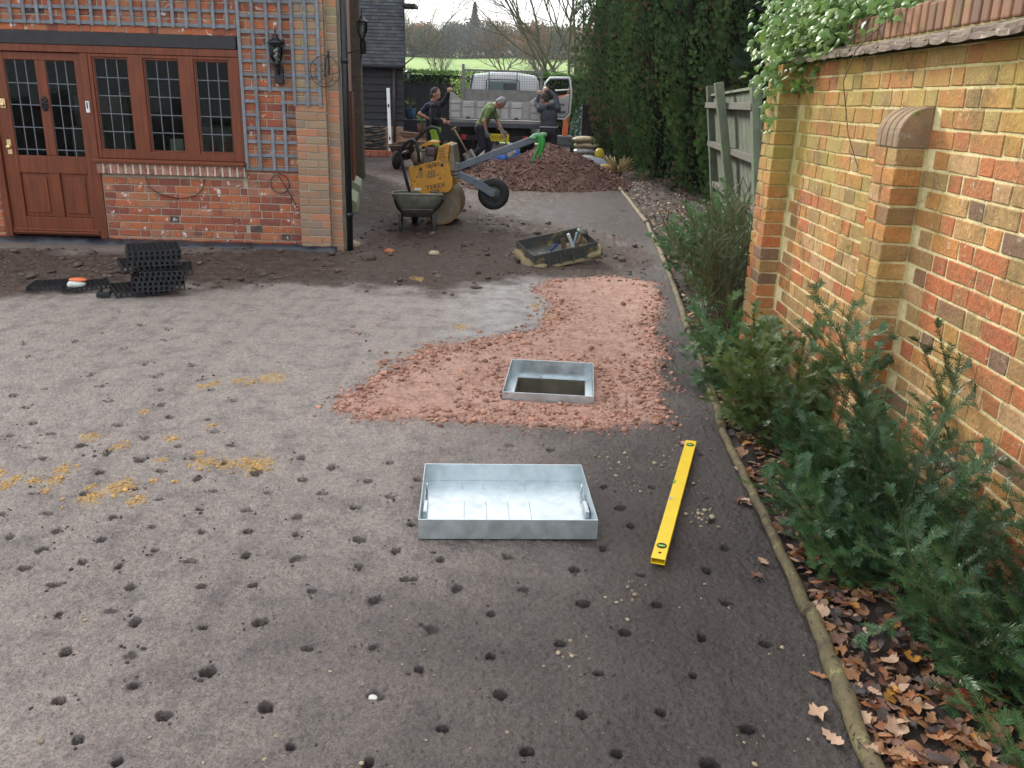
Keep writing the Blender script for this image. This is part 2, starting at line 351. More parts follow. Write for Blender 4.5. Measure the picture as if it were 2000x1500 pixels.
def ground_height(x, y):
    a = zones(np.atleast_1d(np.asarray(x, float)), np.atleast_1d(np.asarray(y, float)))[0]
    return a
def build_driveway():
    ys = [1.0]
    while ys[-1] < 1.55: ys.append(ys[-1]+.05)
    while ys[-1] < 34:
        y = ys[-1]; ys.append(y+min(.10, max(.0056, .0009*y*y)))
    ys = np.array(ys)
    # columns: dense across what is looked at, sparser outside
    u = np.concatenate([np.linspace(-1.5, -1.06, 30, endpoint=False), np.linspace(-1.06, 1.0, 680)])
    Y = np.repeat(ys[:, None], len(u), 1)
    left = .66*ys+.25
    right = LX(ys)+.02
    Xn = np.where(u[None] < 0, u[None]*left[:, None], u[None]*right[:, None])
    # even spacing: keep density similar either side
    k = (u+1.06)/2.06
    xl, xr = -1.06*left, right
    Xd = xl[:, None]+(xr-xl)[:, None]*k[None]
    X = np.where(u[None] < -1.06, xl[:, None]+(u[None]+1.06)*9.0, Xd)
    h, red, mud, pale, dry, sd, hole = zones(X.ravel(), Y.ravel())
    h = h.reshape(X.shape)
    V = np.stack([X, Y, h], 2).reshape(-1, 3)
    nr, nc = X.shape
    i = np.arange(nr-1)[:, None]*nc+np.arange(nc-1)[None]
    F = np.stack([i, i+1, i+nc+1, i+nc], 2).reshape(-1, 4)
    cx, cy = X.ravel()[F].mean(1)-FRAME_C[0], Y.ravel()[F].mean(1)-FRAME_C[1]
    c, s = math.cos(-FRAME_R), math.sin(-FRAME_R)
    lx, ly = cx*c-cy*s, cx*s+cy*c
    keep = ~((np.abs(lx) < FRAME_W/2+.001) & (np.abs(ly) < FRAME_D/2+.003))
    F = F[keep]
    me = npmesh('driveway', V, F, MATS['tarmac'], True)
    for nm, arr in (('zones', np.stack([red, mud, pale, dry], 1)), ('zones2', np.stack([sd, hole, sd, sd], 1))):
        a = me.color_attributes.new(nm, 'FLOAT_COLOR', 'POINT'); a.data.foreach_set('color', arr.astype(np.float32).ravel())
    return tag(link('driveway', me), 'grey brown compacted driveway base with rows of drilled holes', kind='structure')

def tarmac_material():
    m, nt, b, pos = base_mat('tarmac'); L = nt.links
    spx = nd(nt, 'ShaderNodeSeparateXYZ'); L.new(pos, spx.inputs[0]); nd_y = spx.outputs[1]
    at1 = nd(nt, 'ShaderNodeAttribute', attribute_name='zones'); at2 = nd(nt, 'ShaderNodeAttribute', attribute_name='zones2')
    s1 = nd(nt, 'ShaderNodeSeparateColor'); L.new(at1.outputs['Color'], s1.inputs[0]); s2 = nd(nt, 'ShaderNodeSeparateColor'); L.new(at2.outputs['Color'], s2.inputs[0])
    red, mud, pale, dry = s1.outputs[0], s1.outputs[1], s1.outputs[2], at1.outputs['Alpha']
    sandm, hole = s2.outputs[0], s2.outputs[1]
    big = noise_n(nt, pos, 1.3, 3, .6); mid = noise_n(nt, pos, 7, 4, .65); fine = noise_n(nt, pos, 150, 3, .75); blot = noise_n(nt, pos, 34, 3, .7)
    base = mixc(nt, ramp_n(nt, big, [(.35, 0.), (.65, 1.)]), (.040, .031, .0275), (.074, .060, .053))
    dryc = mixc(nt, ramp_n(nt, mid, [(.3, 0.), (.7, 1.)]), (.375, .308, .262), (.285, .245, .22))
    base = mixc(nt, dry, base, dryc)
    mp = nd(nt, 'ShaderNodeMapping'); mp.inputs['Rotation'].default_value = (0, 0, -.42); mp.inputs['Scale'].default_value = (5.5, .5, 1); L.new(pos, mp.inputs['Vector'])
    streak = noise_n(nt, mp.outputs[0], 1.0, 4, .7)
    base = mixc(nt, mathn(nt, 'MULTIPLY', ramp_n(nt, streak, [(.52, 0.), (.75, 1.)]), .38), base, (.10, .078, .073))
    base = mixc(nt, mathn(nt, 'MULTIPLY', ramp_n(nt, mid, [(.5, 0.), (.75, 1.)]), .45), base, (.06, .047, .046))
    base = mixc(nt, .95, base, ramp_n(nt, fine, [(.30, .38), (.5, .97), (.70, 1.6)]), 'MULTIPLY')
    base = mixc(nt, .55, base, ramp_n(nt, blot, [(.3, .55), (.7, 1.4)]), 'MULTIPLY')
    palec = mixc(nt, ramp_n(nt, mid, [(.4, 0.), (.65, 1.)]), (.48, .46, .43), (.27, .25, .23))
    base = mixc(nt, mathn(nt, 'MULTIPLY', pale, .6), base, palec)
    mudc = mixc(nt, ramp_n(nt, mid, [(.35, 0.), (.65, 1.)]), (.045, .031, .026), (.115, .082, .064))
    mudc = mixc(nt, ramp_n(nt, blot, [(.55, 0.), (.7, .7)]), mudc, (.20, .155, .12))
    base = mixc(nt, mud, base, mudc)
    redc = mixc(nt, ramp_n(nt, blot, [(.35, 0.), (.62, 1.)]), (.30, .15, .105), (.50, .31, .24))
    redc = mixc(nt, ramp_n(nt, mid, [(.45, 0.), (.65, .8)]), redc, (.56, .35, .27))
    base = mixc(nt, red, base, redc)
    base = mixc(nt, mathn(nt, 'MULTIPLY', sandm, .55), base, mixc(nt, fine, (.46, .30, .12), (.58, .42, .20)))
    base = mixc(nt, mathn(nt, 'MULTIPLY', hole, .7), base, (.03, .02, .021))  # shade inside the drilled holes painted darker into the colour
    L.new(base, b.inputs['Base Color'])
    wet = ramp_n(nt, mathn(nt, 'MULTIPLY', mathn(nt, 'ADD', big, streak), .5), [(.42, .30), (.58, .62)])
    rough = mixc(nt, mathn(nt, 'MAXIMUM', mathn(nt, 'MAXIMUM', red, sandm), mathn(nt, 'MULTIPLY', dry, .3)), wet, (.9, .9, .9))
    rough = mixc(nt, mathn(nt, 'MULTIPLY', mud, .8), rough, ramp_n(nt, mid, [(.33, .25), (.5, .85)]))
    L.new(rough, b.inputs['Roughness']); L.new(ramp_n(nt, mathn(nt, 'MAXIMUM', mud, ramp_n(nt, mathn(nt, 'MULTIPLY', nd_y, .02), [(.19, 0.), (.22, 1.)])), [(0., .40), (1., .14)]), b.inputs['Specular IOR Level'])
    hh = mathn(nt, 'ADD', fine, mathn(nt, 'MULTIPLY', blot, .5))
    bumpn(nt, b, hh, .9, .009)
    return m
tarmac_material(); build_driveway()

# terrain far and wide: falls just below the driveway, rises to the field and wooded ridge behind
def terrain_z(x, y):
    z = np.where(y > 48, np.minimum(.060*(y-48), 17.), 0)
    z = z+(fbm(x*.03, y*.03, 90)-.5)*2.2*sstep(60, 120, y)
    return z-.16
def terrain():
    xs = np.concatenate([np.linspace(-500, -40, 24), np.linspace(-36, 36, 40), np.linspace(40, 500, 24)])
    ys = np.concatenate([np.linspace(-60, 0, 10), np.linspace(2, 60, 40), np.linspace(64, 400, 60), np.linspace(420, 1400, 12)])
    X, Y = np.meshgrid(xs, ys); Z = terrain_z(X, Y)
    nr, nc = X.shape; i = np.arange(nr-1)[:, None]*nc+np.arange(nc-1)[None]
    m, nt, b, pos = base_mat('field')
    sp = nd(nt, 'ShaderNodeSeparateXYZ'); nt.links.new(pos, sp.inputs[0])
    g = mixc(nt, ramp_n(nt, noise_n(nt, pos, .12, 5, .6), [(.35, 0.), (.65, 1.)]), (.15, .27, .035), (.24, .36, .06))
    g = mixc(nt, noise_n(nt, pos, 3, 4), g, (.14, .22, .04))
    near = ramp_n(nt, mathn(nt, 'MULTIPLY', sp.outputs[1], .02), [(.70, 0.), (.74, 1.)])
    col = mixc(nt, near, mixc(nt, noise_n(nt, pos, 1.5, 5), (.10, .085, .075), (.15, .13, .115)), g)
    nt.links.new(col, b.inputs['Base Color']); b.inputs['Roughness'].default_value = .9
    tag(link('ground', npmesh('ground', np.stack([X, Y, Z], 2).reshape(-1, 3), np.stack([i, i+1, i+nc+1, i+nc], 2).reshape(-1, 4), m, True)), kind='structure')
terrain()

# stones: one lumpy template, thousands of them
def ico(sub=1, jitter=.22, seed=1):
    bm = bmesh.new(); bmesh.ops.create_icosphere(bm, subdivisions=sub, radius=1)
    r = np.random.default_rng(seed); V = np.array([v.co[:] for v in bm.verts]); V *= 1+r.uniform(-jitter, jitter, (len(V), 1)); V *= r.uniform(.75, 1.2, (1, 3))
    F = np.array([[v.index for v in f.verts] for f in bm.faces]); bm.free(); return V, F
def stones(name, pts, sizes, mat, flat=.65, seed=1):
    N = len(pts); r = np.random.default_rng(seed); R = rotmats(N, r)*sizes[:, None, None]
    Vs, Fs, o = [], [], 0
    for k in range(3):
        m = np.arange(N) % 3 == k; TV, TF = ico(1, .38, seed*7+k); V, F = inst(TV, TF, R[m], np.zeros((m.sum(), 3)))
        V = V.reshape(m.sum(), -1, 3); V[:, :, 2] *= flat; V += pts[m][:, None]
        Vs.append(V.reshape(-1, 3)); Fs.append(F+o); o += len(Vs[-1])
    me = npmesh(name, np.concatenate(Vs), np.concatenate(Fs), mat); o = link(name, me); o['kind'] = 'stuff'; return o
pmat('hardcore_stone', (.44, .235, .165), (.29, .145, .10), 30, .9, bump=.4, bscale=200, rand=.5)
pmat('mud_clod', (.13, .095, .07), (.08, .058, .045), 30, .85, bump=.5, bscale=150, rand=.4, spots=[((.30, .26, .2), .66, 9)])
pmat('sand_grain', (.54, .34, .12), (.44, .26, .09), 30, .95, rand=.25)
pmat('pale_crumb', (.38, .31, .21), (.28, .22, .15), 30, .95, rand=.3)
def scatter_red():
    r = np.random.default_rng(3); P = np.array(red_poly); lo, hi = P.min(0), P.max(0)
    x = r.uniform(lo[0]-.15, hi[0]+.15, 60000); y = r.uniform(lo[1]-.1, hi[1]+.1, 60000)
    d = poly_sd(x, y, red_poly)+((fbm(x*3.1, y*3.1, 5)-.5)*.5+(fbm(x*14, y*14, 9)-.5)*.22)*.42
    fx, fy = x-FRAME_C[0], y-FRAME_C[1]; inframe = (np.abs(fx) < FRAME_W/2+.02) & (np.abs(fy) < FRAME_D/2+.03)
    nearframe = np.exp(-(np.maximum(np.abs(fx)-FRAME_W/2, np.abs(fy)-FRAME_D/2)/.22)**2)
    p = np.where(d < 0, .05+.8*np.exp(-(d/.15)**2)+.5*nearframe, .5*np.exp(-(d/.07)**2)+.02*np.exp(-(d/.5)**2))*sstep(9.5, 4.5, y)
    k = (r.uniform(size=len(x)) < p*.75) & ~inframe; x, y = x[k], y[k]
    s = r.lognormal(math.log(.0048), .62, len(x)).clip(.0018, .022)*(1+.05*(y-4))
    z = ground_height(x, y)+s*.25
    tag(stones('crushed_hardcore', np.stack([x, y, z], 1), s, MATS['hardcore_stone'], .6, 2), 'loose crushed pink hardcore around the manhole frame', 'gravel')
def scatter_mud():
    r = np.random.default_rng(4); P = np.array(mud_poly); N = 12000
    x = r.uniform(-7.5, 1.5, N); y = r.uniform(7, 15, N)
    d = poly_sd(x, y, mud_poly); cl = fbm(x*1.7, y*1.7, 19)
    k = (d < .15) & (r.uniform(size=N) < (cl-.25)*np.where(x > -1.8, .8, 1.4)) & ~((x < -1.85) & (y > 9.3)); x, y = x[k], y[k]
    s = r.lognormal(math.log(.0125), .6, len(x)).clip(.005, .055)
    tag(stones('mud_clods', np.stack([x, y, ground_height(x, y)+s*.3], 1), s, MATS['mud_clod'], .5, 5), 'brown clods and rubble trodden along the house', 'mud')
def scatter_sand():
    r = np.random.default_rng(6); X, Y, S = [], [], []
    for sx, sy, rad in sand:
        n = int(8+rad*1300); X.append(sx+r.normal(0, rad*.7, n)); Y.append(sy+r.normal(0, rad*.85, n)); S.append(r.lognormal(math.log(.0036), .4, n))
    x, y, s = map(np.concatenate, (X, Y, S))
    tag(stones('spilt_sand', np.stack([x, y, ground_height(x, y)+s*.3], 1), s, MATS['sand_grain'], .7, 8), 'orange sharp sand spilt in small patches on the drive', 'sand')
    x = r.uniform(-3.5, 1.0, 1500); y = 1.7+7*r.uniform(size=1500)**1.4; k = (x < LX(y)-.05) & (x > -.7*y); x, y = x[k], y[k]
    s = r.lognormal(math.log(.0024), .55, len(x)).clip(.0012, .010)
    tag(stones('stray_grit', np.stack([x, y, ground_height(x, y)+s*.3], 1), s, MATS['pale_crumb'], .7, 9), 'pale crumbs of grit strewn over the drive', 'grit')
    # yellow crumbs by the spirit level
    c = np.array([gp(*p) for p in [(1295,915),(1250,950),(1345,960),(1362,1003),(1380,1008),(1215,905),(1330,870),(1100,1290),(1240,1160),(1260,900),(1170,885),(1225,930)]])
    i = r.integers(0, len(c), 130); x = c[i, 0]+r.normal(0, .04, 130); y = c[i, 1]+r.normal(0, .05, 130); s = r.lognormal(math.log(.005), .5, 130)
    tag(stones('yellow_crumbs', np.stack([x, y, ground_height(x, y)+s*.3], 1), s, MATS['pale_crumb'], .7, 10), 'yellowish mortar crumbs beside the spirit level', 'crumbs')
def hole_crumbs():
    r = np.random.default_rng(16); X, Y = [], []
    for hx, hy, k in holes:
        n = int(r.integers(2, 12)); a = r.uniform(0, 6.28, n); q = .024+np.abs(r.normal(0, .022, n)); X.append(hx+q*np.cos(a)); Y.append(hy+q*np.sin(a))
    x, y = map(np.concatenate, (X, Y)); s = r.lognormal(math.log(.0030), .45, len(x)).clip(.0012, .009)
    pmat('hole_crumb', (.075, .058, .055), (.045, .034, .034), 30, .9, rand=.4)
    tag(stones('drilling_crumbs', np.stack([x, y, ground_height(x, y)+s*.3], 1), s, MATS['hole_crumb'], .7, 19), 'dark crumbs left round the drilled holes', 'crumbs')
scatter_red(); scatter_mud(); scatter_sand(); hole_crumbs()
# ------------------------------------------------------------------ brickwork
def brick_variants(L, D, H, n=4, seed=1, bev=.005):
    out = []; r = random.Random(seed)
    for k in range(n):
        bm = bmesh.new(); bmesh.ops.create_cube(bm, size=1)
        for v in bm.verts:
            v.co = Vector((v.co.x*L+r.uniform(-.003, .003), v.co.y*D+r.uniform(-.0015, .0015), v.co.z*H+r.uniform(-.003, .003)))
        bmesh.ops.bevel(bm, geom=bm.edges[:], offset=bev*r.uniform(.7, 1.3), segments=1, affect='EDGES')
        me = bpy.data.meshes.new('brick'); bm.to_mesh(me); bm.free(); out.append(me)
    return out
def lay_bricks(parent, spots, mat, name='brick', limit=300, key=None, depth=.1, seed=1, H=.065, joint=.011, bev=.005):
    """spots: (centre, length, matrix 3x3 with x along the wall, y into it). The largest in view become parts, the others one part of stuff"""
    r = random.Random(seed); spots = sorted(spots, key=key) if key else spots
    cache = {}
    def var(L):
        q = round(L, 2)
        if q not in cache:
            cache[q] = brick_variants(q-joint, depth, H, 4, seed+int(q*1000), bev)
            for me in cache[q]: me.materials.append(mat)
        return r.choice(cache[q])
    rest = []
    for i, (c, L, M) in enumerate(spots):
        me = var(L); T = Matrix.Translation(c+M @ Vector((0, r.uniform(-.0015, .001), 0))) @ (M @ Euler((r.uniform(-.005, .005), 0, r.uniform(-.006, .006))).to_matrix()).to_4x4()
        if i < limit:
            o = link(name, me, parent); o.matrix_local = T
        else: rest.append((me, T))
    if rest:
        V, F, o = [], [], 0
        for me, T in rest:
            V += [T @ v.co for v in me.vertices]; F += [[o+i for i in p.vertices] for p in me.polygons]; o += len(me.vertices)
        me = bpy.data.meshes.new(name+'s_beyond'); me.from_pydata(V, [], F); me.materials.append(mat)
        link('further_brickwork', me, parent)['kind'] = 'stuff'
def courses(s0, s1, z0, z1, pitch, skip=None, seed=1, stretch=.225, head=.1125, flemish=True, jit=.03):
    """(s, z, length) of bricks along a wall strip"""
    r = random.Random(seed); out = []; n = int(round((z1-z0)/pitch))
    for k in range(n):
        z = z0+(k+.5)*pitch
        s = s0-(.0 if k % 2 else .085)-r.uniform(0, .01); i = k
        while s < s1-.02:
            L = (stretch if (i % 2 == 0 or not flemish) else head)+r.uniform(-.006, .006); i += 1
            a, b = max(s, s0), min(s+L, s1)
            if b-a > .045 and not (skip and skip((a+b)/2, z, b-a)):
                out.append(((a+b)/2, z, round(b-a, 2)))
            s += L
    return out

# ------------------------------------------------------------------ right-hand garden wall
WX = lambda y: 1.615+.004*(y-3.5)
def weathered_wall():
    # one set of stains runs over bricks and mortar alike
    for name in ('wall_brick', 'wall_mortar'):
        m, nt, b, pos = base_mat(name); sp = nd(nt, 'ShaderNodeSeparateXYZ'); nt.links.new(pos, sp.inputs[0])
        med = noise_n(nt, pos, 13, 5, .75); finer = noise_n(nt, pos, 60, 4, .75); large = noise_n(nt, pos, 1.6, 4, .65)
        if name == 'wall_brick':
            rv = rand_val(nt)
            col = ramp_n(nt, rv, [(0, (.48, .19, .075)), (.13, (.56, .25, .075)), (.27, (.40, .24, .10)), (.42, (.56, .32, .12)), (.52, (.29, .155, .085)), (.58, (.52, .165, .065)), (.70, (.42, .27, .11)), (.80, (.46, .14, .065)), (.885, (.22, .135, .09)), (.915, (.54, .33, .16))], 'CONSTANT')
            col = mixc(nt, mathn(nt, 'MULTIPLY', ramp_n(nt, med, [(.42, 0.), (.66, 1.)]), .6), col, (.27, .16, .075))
            col = mixc(nt, .5, col, ramp_n(nt, finer, [(.3, .5), (.65, 1.35)]), 'MULTIPLY')
            pf = ramp_n(nt, noise_n(nt, pos, 24, 5, .8), [(.60, 0.), (.68, .8)])
            col = mixc(nt, pf, col, (.74, .66, .46))
        else:
            col = mixc(nt, ramp_n(nt, med, [(.35, 0.), (.65, 1.)]), (.86, .76, .45), (.68, .57, .27))
            col = mixc(nt, .4, col, ramp_n(nt, finer, [(.3, .6), (.65, 1.3)]), 'MULTIPLY')
        hi = mathn(nt, 'ADD', large, mathn(nt, 'MULTIPLY', mathn(nt, 'SUBTRACT', sp.outputs[2], 1.15), .22))
        col = mixc(nt, mathn(nt, 'MULTIPLY', ramp_n(nt, hi, [(.45, 0.), (.66, 1.)]), .66), col, mixc(nt, med, (.44, .36, .075), (.25, .25, .07)))
        col = mixc(nt, ramp_n(nt, noise_n(nt, pos, 4.5, 6, .8), [(.54, 0.), (.70, .8)]), col, (.13, .105, .05))
        nt.links.new(col, b.inputs['Base Color']); b.inputs['Roughness'].default_value = .88; b.inputs['Specular IOR Level'].default_value = .25
        bumpn(nt, b, mathn(nt, 'ADD', finer, med), 1.0, .006)
weathered_wall()
pmat('coping_tile', (.155, .11, .085), (.225, .18, .13), 16, .9, bump=.7, bscale=90, bdist=.006, rand=.25, spots=[((.42, .38, .27), .6, 22), ((.16, .18, .05), .64, 9)])
pmat('cap_brick', (.40, .28, .16), (.28, .19, .115), 16, .9, bump=.7, bscale=90, bdist=.006, rand=.25, spots=[((.50, .46, .36), .6, 18), ((.22, .21, .07), .62, 9)])
brickmat('edge_brick', [(0, (.23, .12, .08)), (.25, (.29, .15, .09)), (.5, (.19, .11, .08)), (.75, (.33, .17, .10))], mottle=(.2, .15, .09), lichen=((.24, .27, .03), .55, 9), bump=.7)
def garden_wall():
    w = thing('garden_wall', 'old ochre and red brick garden wall with tiled coping', 'wall', (0, 0, 0))
    Y0, Y1, TOP = 1.2, 5.62, 1.84
    m = MB(); m.box(0, .21, Y0, Y1, -.1, TOP); m.v = [(x+WX(y)+.0045, y, z) for x, y, z in m.v]
    m.build('mortar', MATS['wall_mortar'], w)
    M = Matrix(((0, 1, 0), (1, 0, 0), (0, 0, 1)))         # x along +Y, y into the wall (+X)
    sp = []
    piers = [(3.53, 3.76, 1.62), (5.28, 5.56, TOP)]
    def skip(s, z, L): return any(a-.01 < s < b+.01 and z < t for a, b, t in piers)
    for s, z, L in courses(Y0, Y1, .02, TOP, .0758, skip, 3): sp.append((Vector((WX(s)+.05, s, z)), L, M))
    lay_bricks(w, sp, MATS['wall_brick'], 'brick', 300, key=lambda t: (t[0].y < 2.25, t[0].z < .35, t[0].y), depth=.1, seed=5, H=.066, bev=.0032)
    pm = []
    Mx = Matrix(((1, 0, 0), (0, 1, 0), (0, 0, 1)))
    for i, (a, b, t) in enumerate(piers):
        pr = thing('brick_pier', None, None); pr.parent = w; pr['label'] = ['round topped brick buttress', 'square brick pier at the wall end'][i]
        mm = MB(); mm.box(WX(a)-.108, WX(a)+.02, a+.014, b-.014, -.1, t-.01 if i else t-.13); mm.build('mortar', MATS['wall_mortar'], pr)
        sp = []; n = int((t-(.0 if i else .13))/.0758); zc = .02+n*.0758
        for k in range(n):
            z = .02+(k+.5)*.0758
            if k % 2: pat = [(a, b-.11), (b-.11, b)]
            else: pat = [(a, a+.11), (a+.11, b)]
            if i == 0 or True:
                for (u, v) in pat:
                    if v-u > .04: sp.append((Vector((WX(a)-.118+.056, (u+v)/2, z)), round(v-u+.004, 2), M))
        lay_bricks(pr, sp, MATS['wall_brick'], 'brick', 300, depth=.112, seed=9+i, H=.066, bev=.0032)
        if i == 0:   # rounded cap: bullnose bricks on edge
            for k in range(4):
                q = MB(); y0, y1 = a+.005+k*(b-a)/4, a+(k+1)*(b-a)/4-.001
                prof = [(WX(a)-.122, zc)]+[(WX(a)-.122+.125*(1-math.cos(u)), zc+.05+(t-zc-.05)*math.sin(u)) for u in np.linspace(.0, math.pi/2, 8)]+[(WX(a)+.003, zc)]
                q.prism(prof, y0, y1); q.build('cap_brick', MATS['cap_brick'], pr, bevel=.004, seg=1)
    # coping: two courses of projecting tiles, then a row of bricks on edge
    r = random.Random(2)
    for row in range(2):
        y = Y0-row*.08
        while y < Y1+.05:
            L = .165+r.uniform(-.01, .01); q = MB(); sag = [r.uniform(-.006, .006) for _ in range(2)]
            x0 = WX(y)-.075+row*.022+r.uniform(-.006, .006); z = TOP+.004+row*.021+r.uniform(-.002, .002)
            pts = 5; vs = []; fs = []
            for i in range(pts):
                yy = y+L*i/(pts-1)-(.003 if i == pts-1 else 0); zz = z-.007*math.sin(math.pi*i/(pts-1))+r.uniform(-.0015, .0015)
                vs += [(x0+r.uniform(-.004, .004), yy, zz), (x0+.30, yy, zz+.07), (x0+.30, yy, zz+.09), (x0, yy, zz+.0175)]
            for i in range(pts-1):
                for k in range(4): fs.append((i*4+k, i*4+(k+1) % 4, i*4+4+(k+1) % 4, i*4+4+k))
            fs += [(0, 1, 2, 3), tuple(range((pts-1)*4, pts*4))[::-1]]
            q.add(vs, fs); q.build('coping_tile', MATS['coping_tile'], w); y += L
    y = Y0
    while y < 4.75:
        L = .072+r.uniform(-.004, .004); q = MB(); q.box(WX(y)+.03, WX(y)+.25, y, y+L-.012, TOP+.07, TOP+.185+r.uniform(-.008, .008)); q.build('edge_brick', MATS['edge_brick'], w, bevel=.008, seg=2); y += L
    q = MB(); q.box(WX(3)+.045, WX(3)+.235, Y0, 4.74, TOP+.02, TOP+.165); q.build('bedding_mortar', MATS['wall_mortar'], w)
    # nail and the trailing bare stem
    c = thing('bare_creeper_stem', 'thin bare brown stem trailing down over the wall coping', 'stem')
    pts = [Vector((WX(4)+.1, 4.15, TOP+.35)), Vector((WX(4)-.02, 4.15, TOP+.12)), Vector((WX(4)-.1, 4.2, TOP+.02)), Vector((WX(4)-.12, 4.25, TOP-.12)), Vector((WX(4)-.07, 4.23, TOP-.35)), Vector((WX(4)-.03, 4.15, TOP-.5))]
    q = MB(); q.tube(pts, [.003, .003, .0028, .0025, .002, .0015], 6); q.build('stem', pmat('creeper', (.13, .07, .05), (.09, .05, .04), 20, .8), c)
garden_wall()

# ------------------------------------------------------------------ house
HY = 9.35
brickmat('house_brick', [(0, (.35, .10, .05)), (.22, (.44, .135, .058)), (.42, (.29, .08, .047)), (.58, (.40, .16, .08)), (.74, (.21, .065, .048)), (.84, (.33, .15, .10)), (.95, (.06, .048, .048)), (.97, (.44, .18, .095))],
         mottle=(.27, .12, .08), pale=((.70, .66, .62), .60, 9), bump=.9, dirt=((.11, .065, .05), .56, 3.5))
brickmat('pier_brick', [(0, (.33, .19, .125)), (.25, (.42, .20, .12)), (.5, (.33, .23, .15)), (.7, (.46, .19, .11)), (.86, (.27, .19, .15))], mottle=(.24, .18, .10), lichen=((.24, .25, .10), .56, 3.2), bump=.4)
pmat('house_mortar', (.42, .37, .29), (.30, .25, .19), 9, .95, bump=.6, bscale=120, bdist=.004)
def wood_mat(name, c1, c2, rough=.4):
    m, nt, b, pos = base_mat(name)
    mp = nd(nt, 'ShaderNodeMapping'); mp.inputs['Scale'].default_value = (38, 38, 2.2); nt.links.new(pos, mp.inputs['Vector'])
    f = noise_n(nt, mp.outputs[0], 1.0, 5, .6)
    col = mixc(nt, ramp_n(nt, f, [(.3, 0.), (.7, 1.)]), c1, c2)
    col = mixc(nt, ramp_n(nt, noise_n(nt, pos, 3, 4, .7), [(.5, 0.), (.75, .6)]), col, tuple(x*.55 for x in c1))
    nt.links.new(col, b.inputs['Base Color']); b.inputs['Roughness'].default_value = rough; b.inputs['Specular IOR Level'].default_value = .35
    bumpn(nt, b, f, .15, .003); return m
wood_mat('hardwood', (.20, .050, .016), (.095, .023, .009), .42)
pmat('dark_beam', (.030, .029, .032), (.018, .017, .02), 12, .6, bump=.3, bscale=60)
pmat('lead', (.17, .185, .20), (.11, .12, .135), 30, .5, .3)
pmat('trellis_paint', (.195, .215, .235), (.14, .15, .165), 22, .75, bump=.4, bscale=120, rand=.15, spots=[((.30, .31, .31), .62, 30)])
pmat('black_iron', (.008, .009, .011), (.014, .015, .018), 25, .4, bump=.2, bscale=90)
pmat('brass', (.75, .6, .34), (.6, .45, .22), 30, .28, 1.0)
pmat('white_plastic', (.75, .76, .76), (.66, .67, .68), 10, .4)
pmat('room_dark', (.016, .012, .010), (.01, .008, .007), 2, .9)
pmat('room_pale', (.42, .42, .36), (.34, .34, .29), 2, .9)
pmat('terracotta', (.40, .15, .07), (.3, .1, .05), 14, .8)
pmat('dpc_sheet', (.02, .025, .034), (.035, .042, .055), 14, .3, bump=.4, bscale=22, bdist=.02)
def glass_mat(name, tint=(.62, .66, .64), refl=1.45):
    m = bpy.data.materials.new(name); m.use_nodes = True; nt = m.node_tree; nt.nodes.clear(); MATS[name] = m
    o = nt.nodes.new('ShaderNodeOutputMaterial'); mx = nt.nodes.new('ShaderNodeMixShader'); fr = nt.nodes.new('ShaderNodeFresnel'); fr.inputs[0].default_value = refl
    t = nt.nodes.new('ShaderNodeBsdfTransparent'); t.inputs[0].default_value = (*tint, 1); g = nt.nodes.new('ShaderNodeBsdfGlossy'); g.inputs['Roughness'].default_value = .03
    nt.links.new(fr.outputs[0], mx.inputs[0]); nt.links.new(t.outputs[0], mx.inputs[1]); nt.links.new(g.outputs[0], mx.inputs[2]); nt.links.new(mx.outputs[0], o.inputs[0]); return m
glass_mat('glass', refl=1.22)
def leaded(parent, x0, x1, z0, z1, y, cols, rows, uneven=None):
    """lead cames and one glass pane per light, each pane very slightly out of true"""
    r = random.Random(int(x0*1000)); zs = [z0+(z1-z0)*i/rows for i in range(rows+1)]
    if uneven: zs = uneven
    xs = [x0+(x1-x0)*i/cols for i in range(cols+1)]
    m = MB()
    for x in xs[1:-1]: m.box(x-.0045, x+.0045, y-.004, y+.004, z0, z1)
    for z in zs[1:-1]: m.box(x0, x1, y-.005, y+.003, z-.0045, z+.0045)
    m.box(x0, x0+.005, y-.004, y+.004, z0, z1); m.box(x1-.005, x1, y-.004, y+.004, z0, z1)
    m.build('lead_came', MATS['lead'], parent)
    for i in range(cols):
        for j in range(len(zs)-1):
            q = MB(); w, h = (xs[i+1]-xs[i])/2-.003, (zs[j+1]-zs[j])/2-.003
            q.box(-w, w, -.0012, .0012, -h, h); o = q.build('pane', MATS['glass'], parent)
            o.location = ((xs[i]+xs[i+1])/2, y, (zs[j]+zs[j+1])/2); o.rotation_euler = (r.uniform(-.012, .012), 0, r.uniform(-.012, .012))
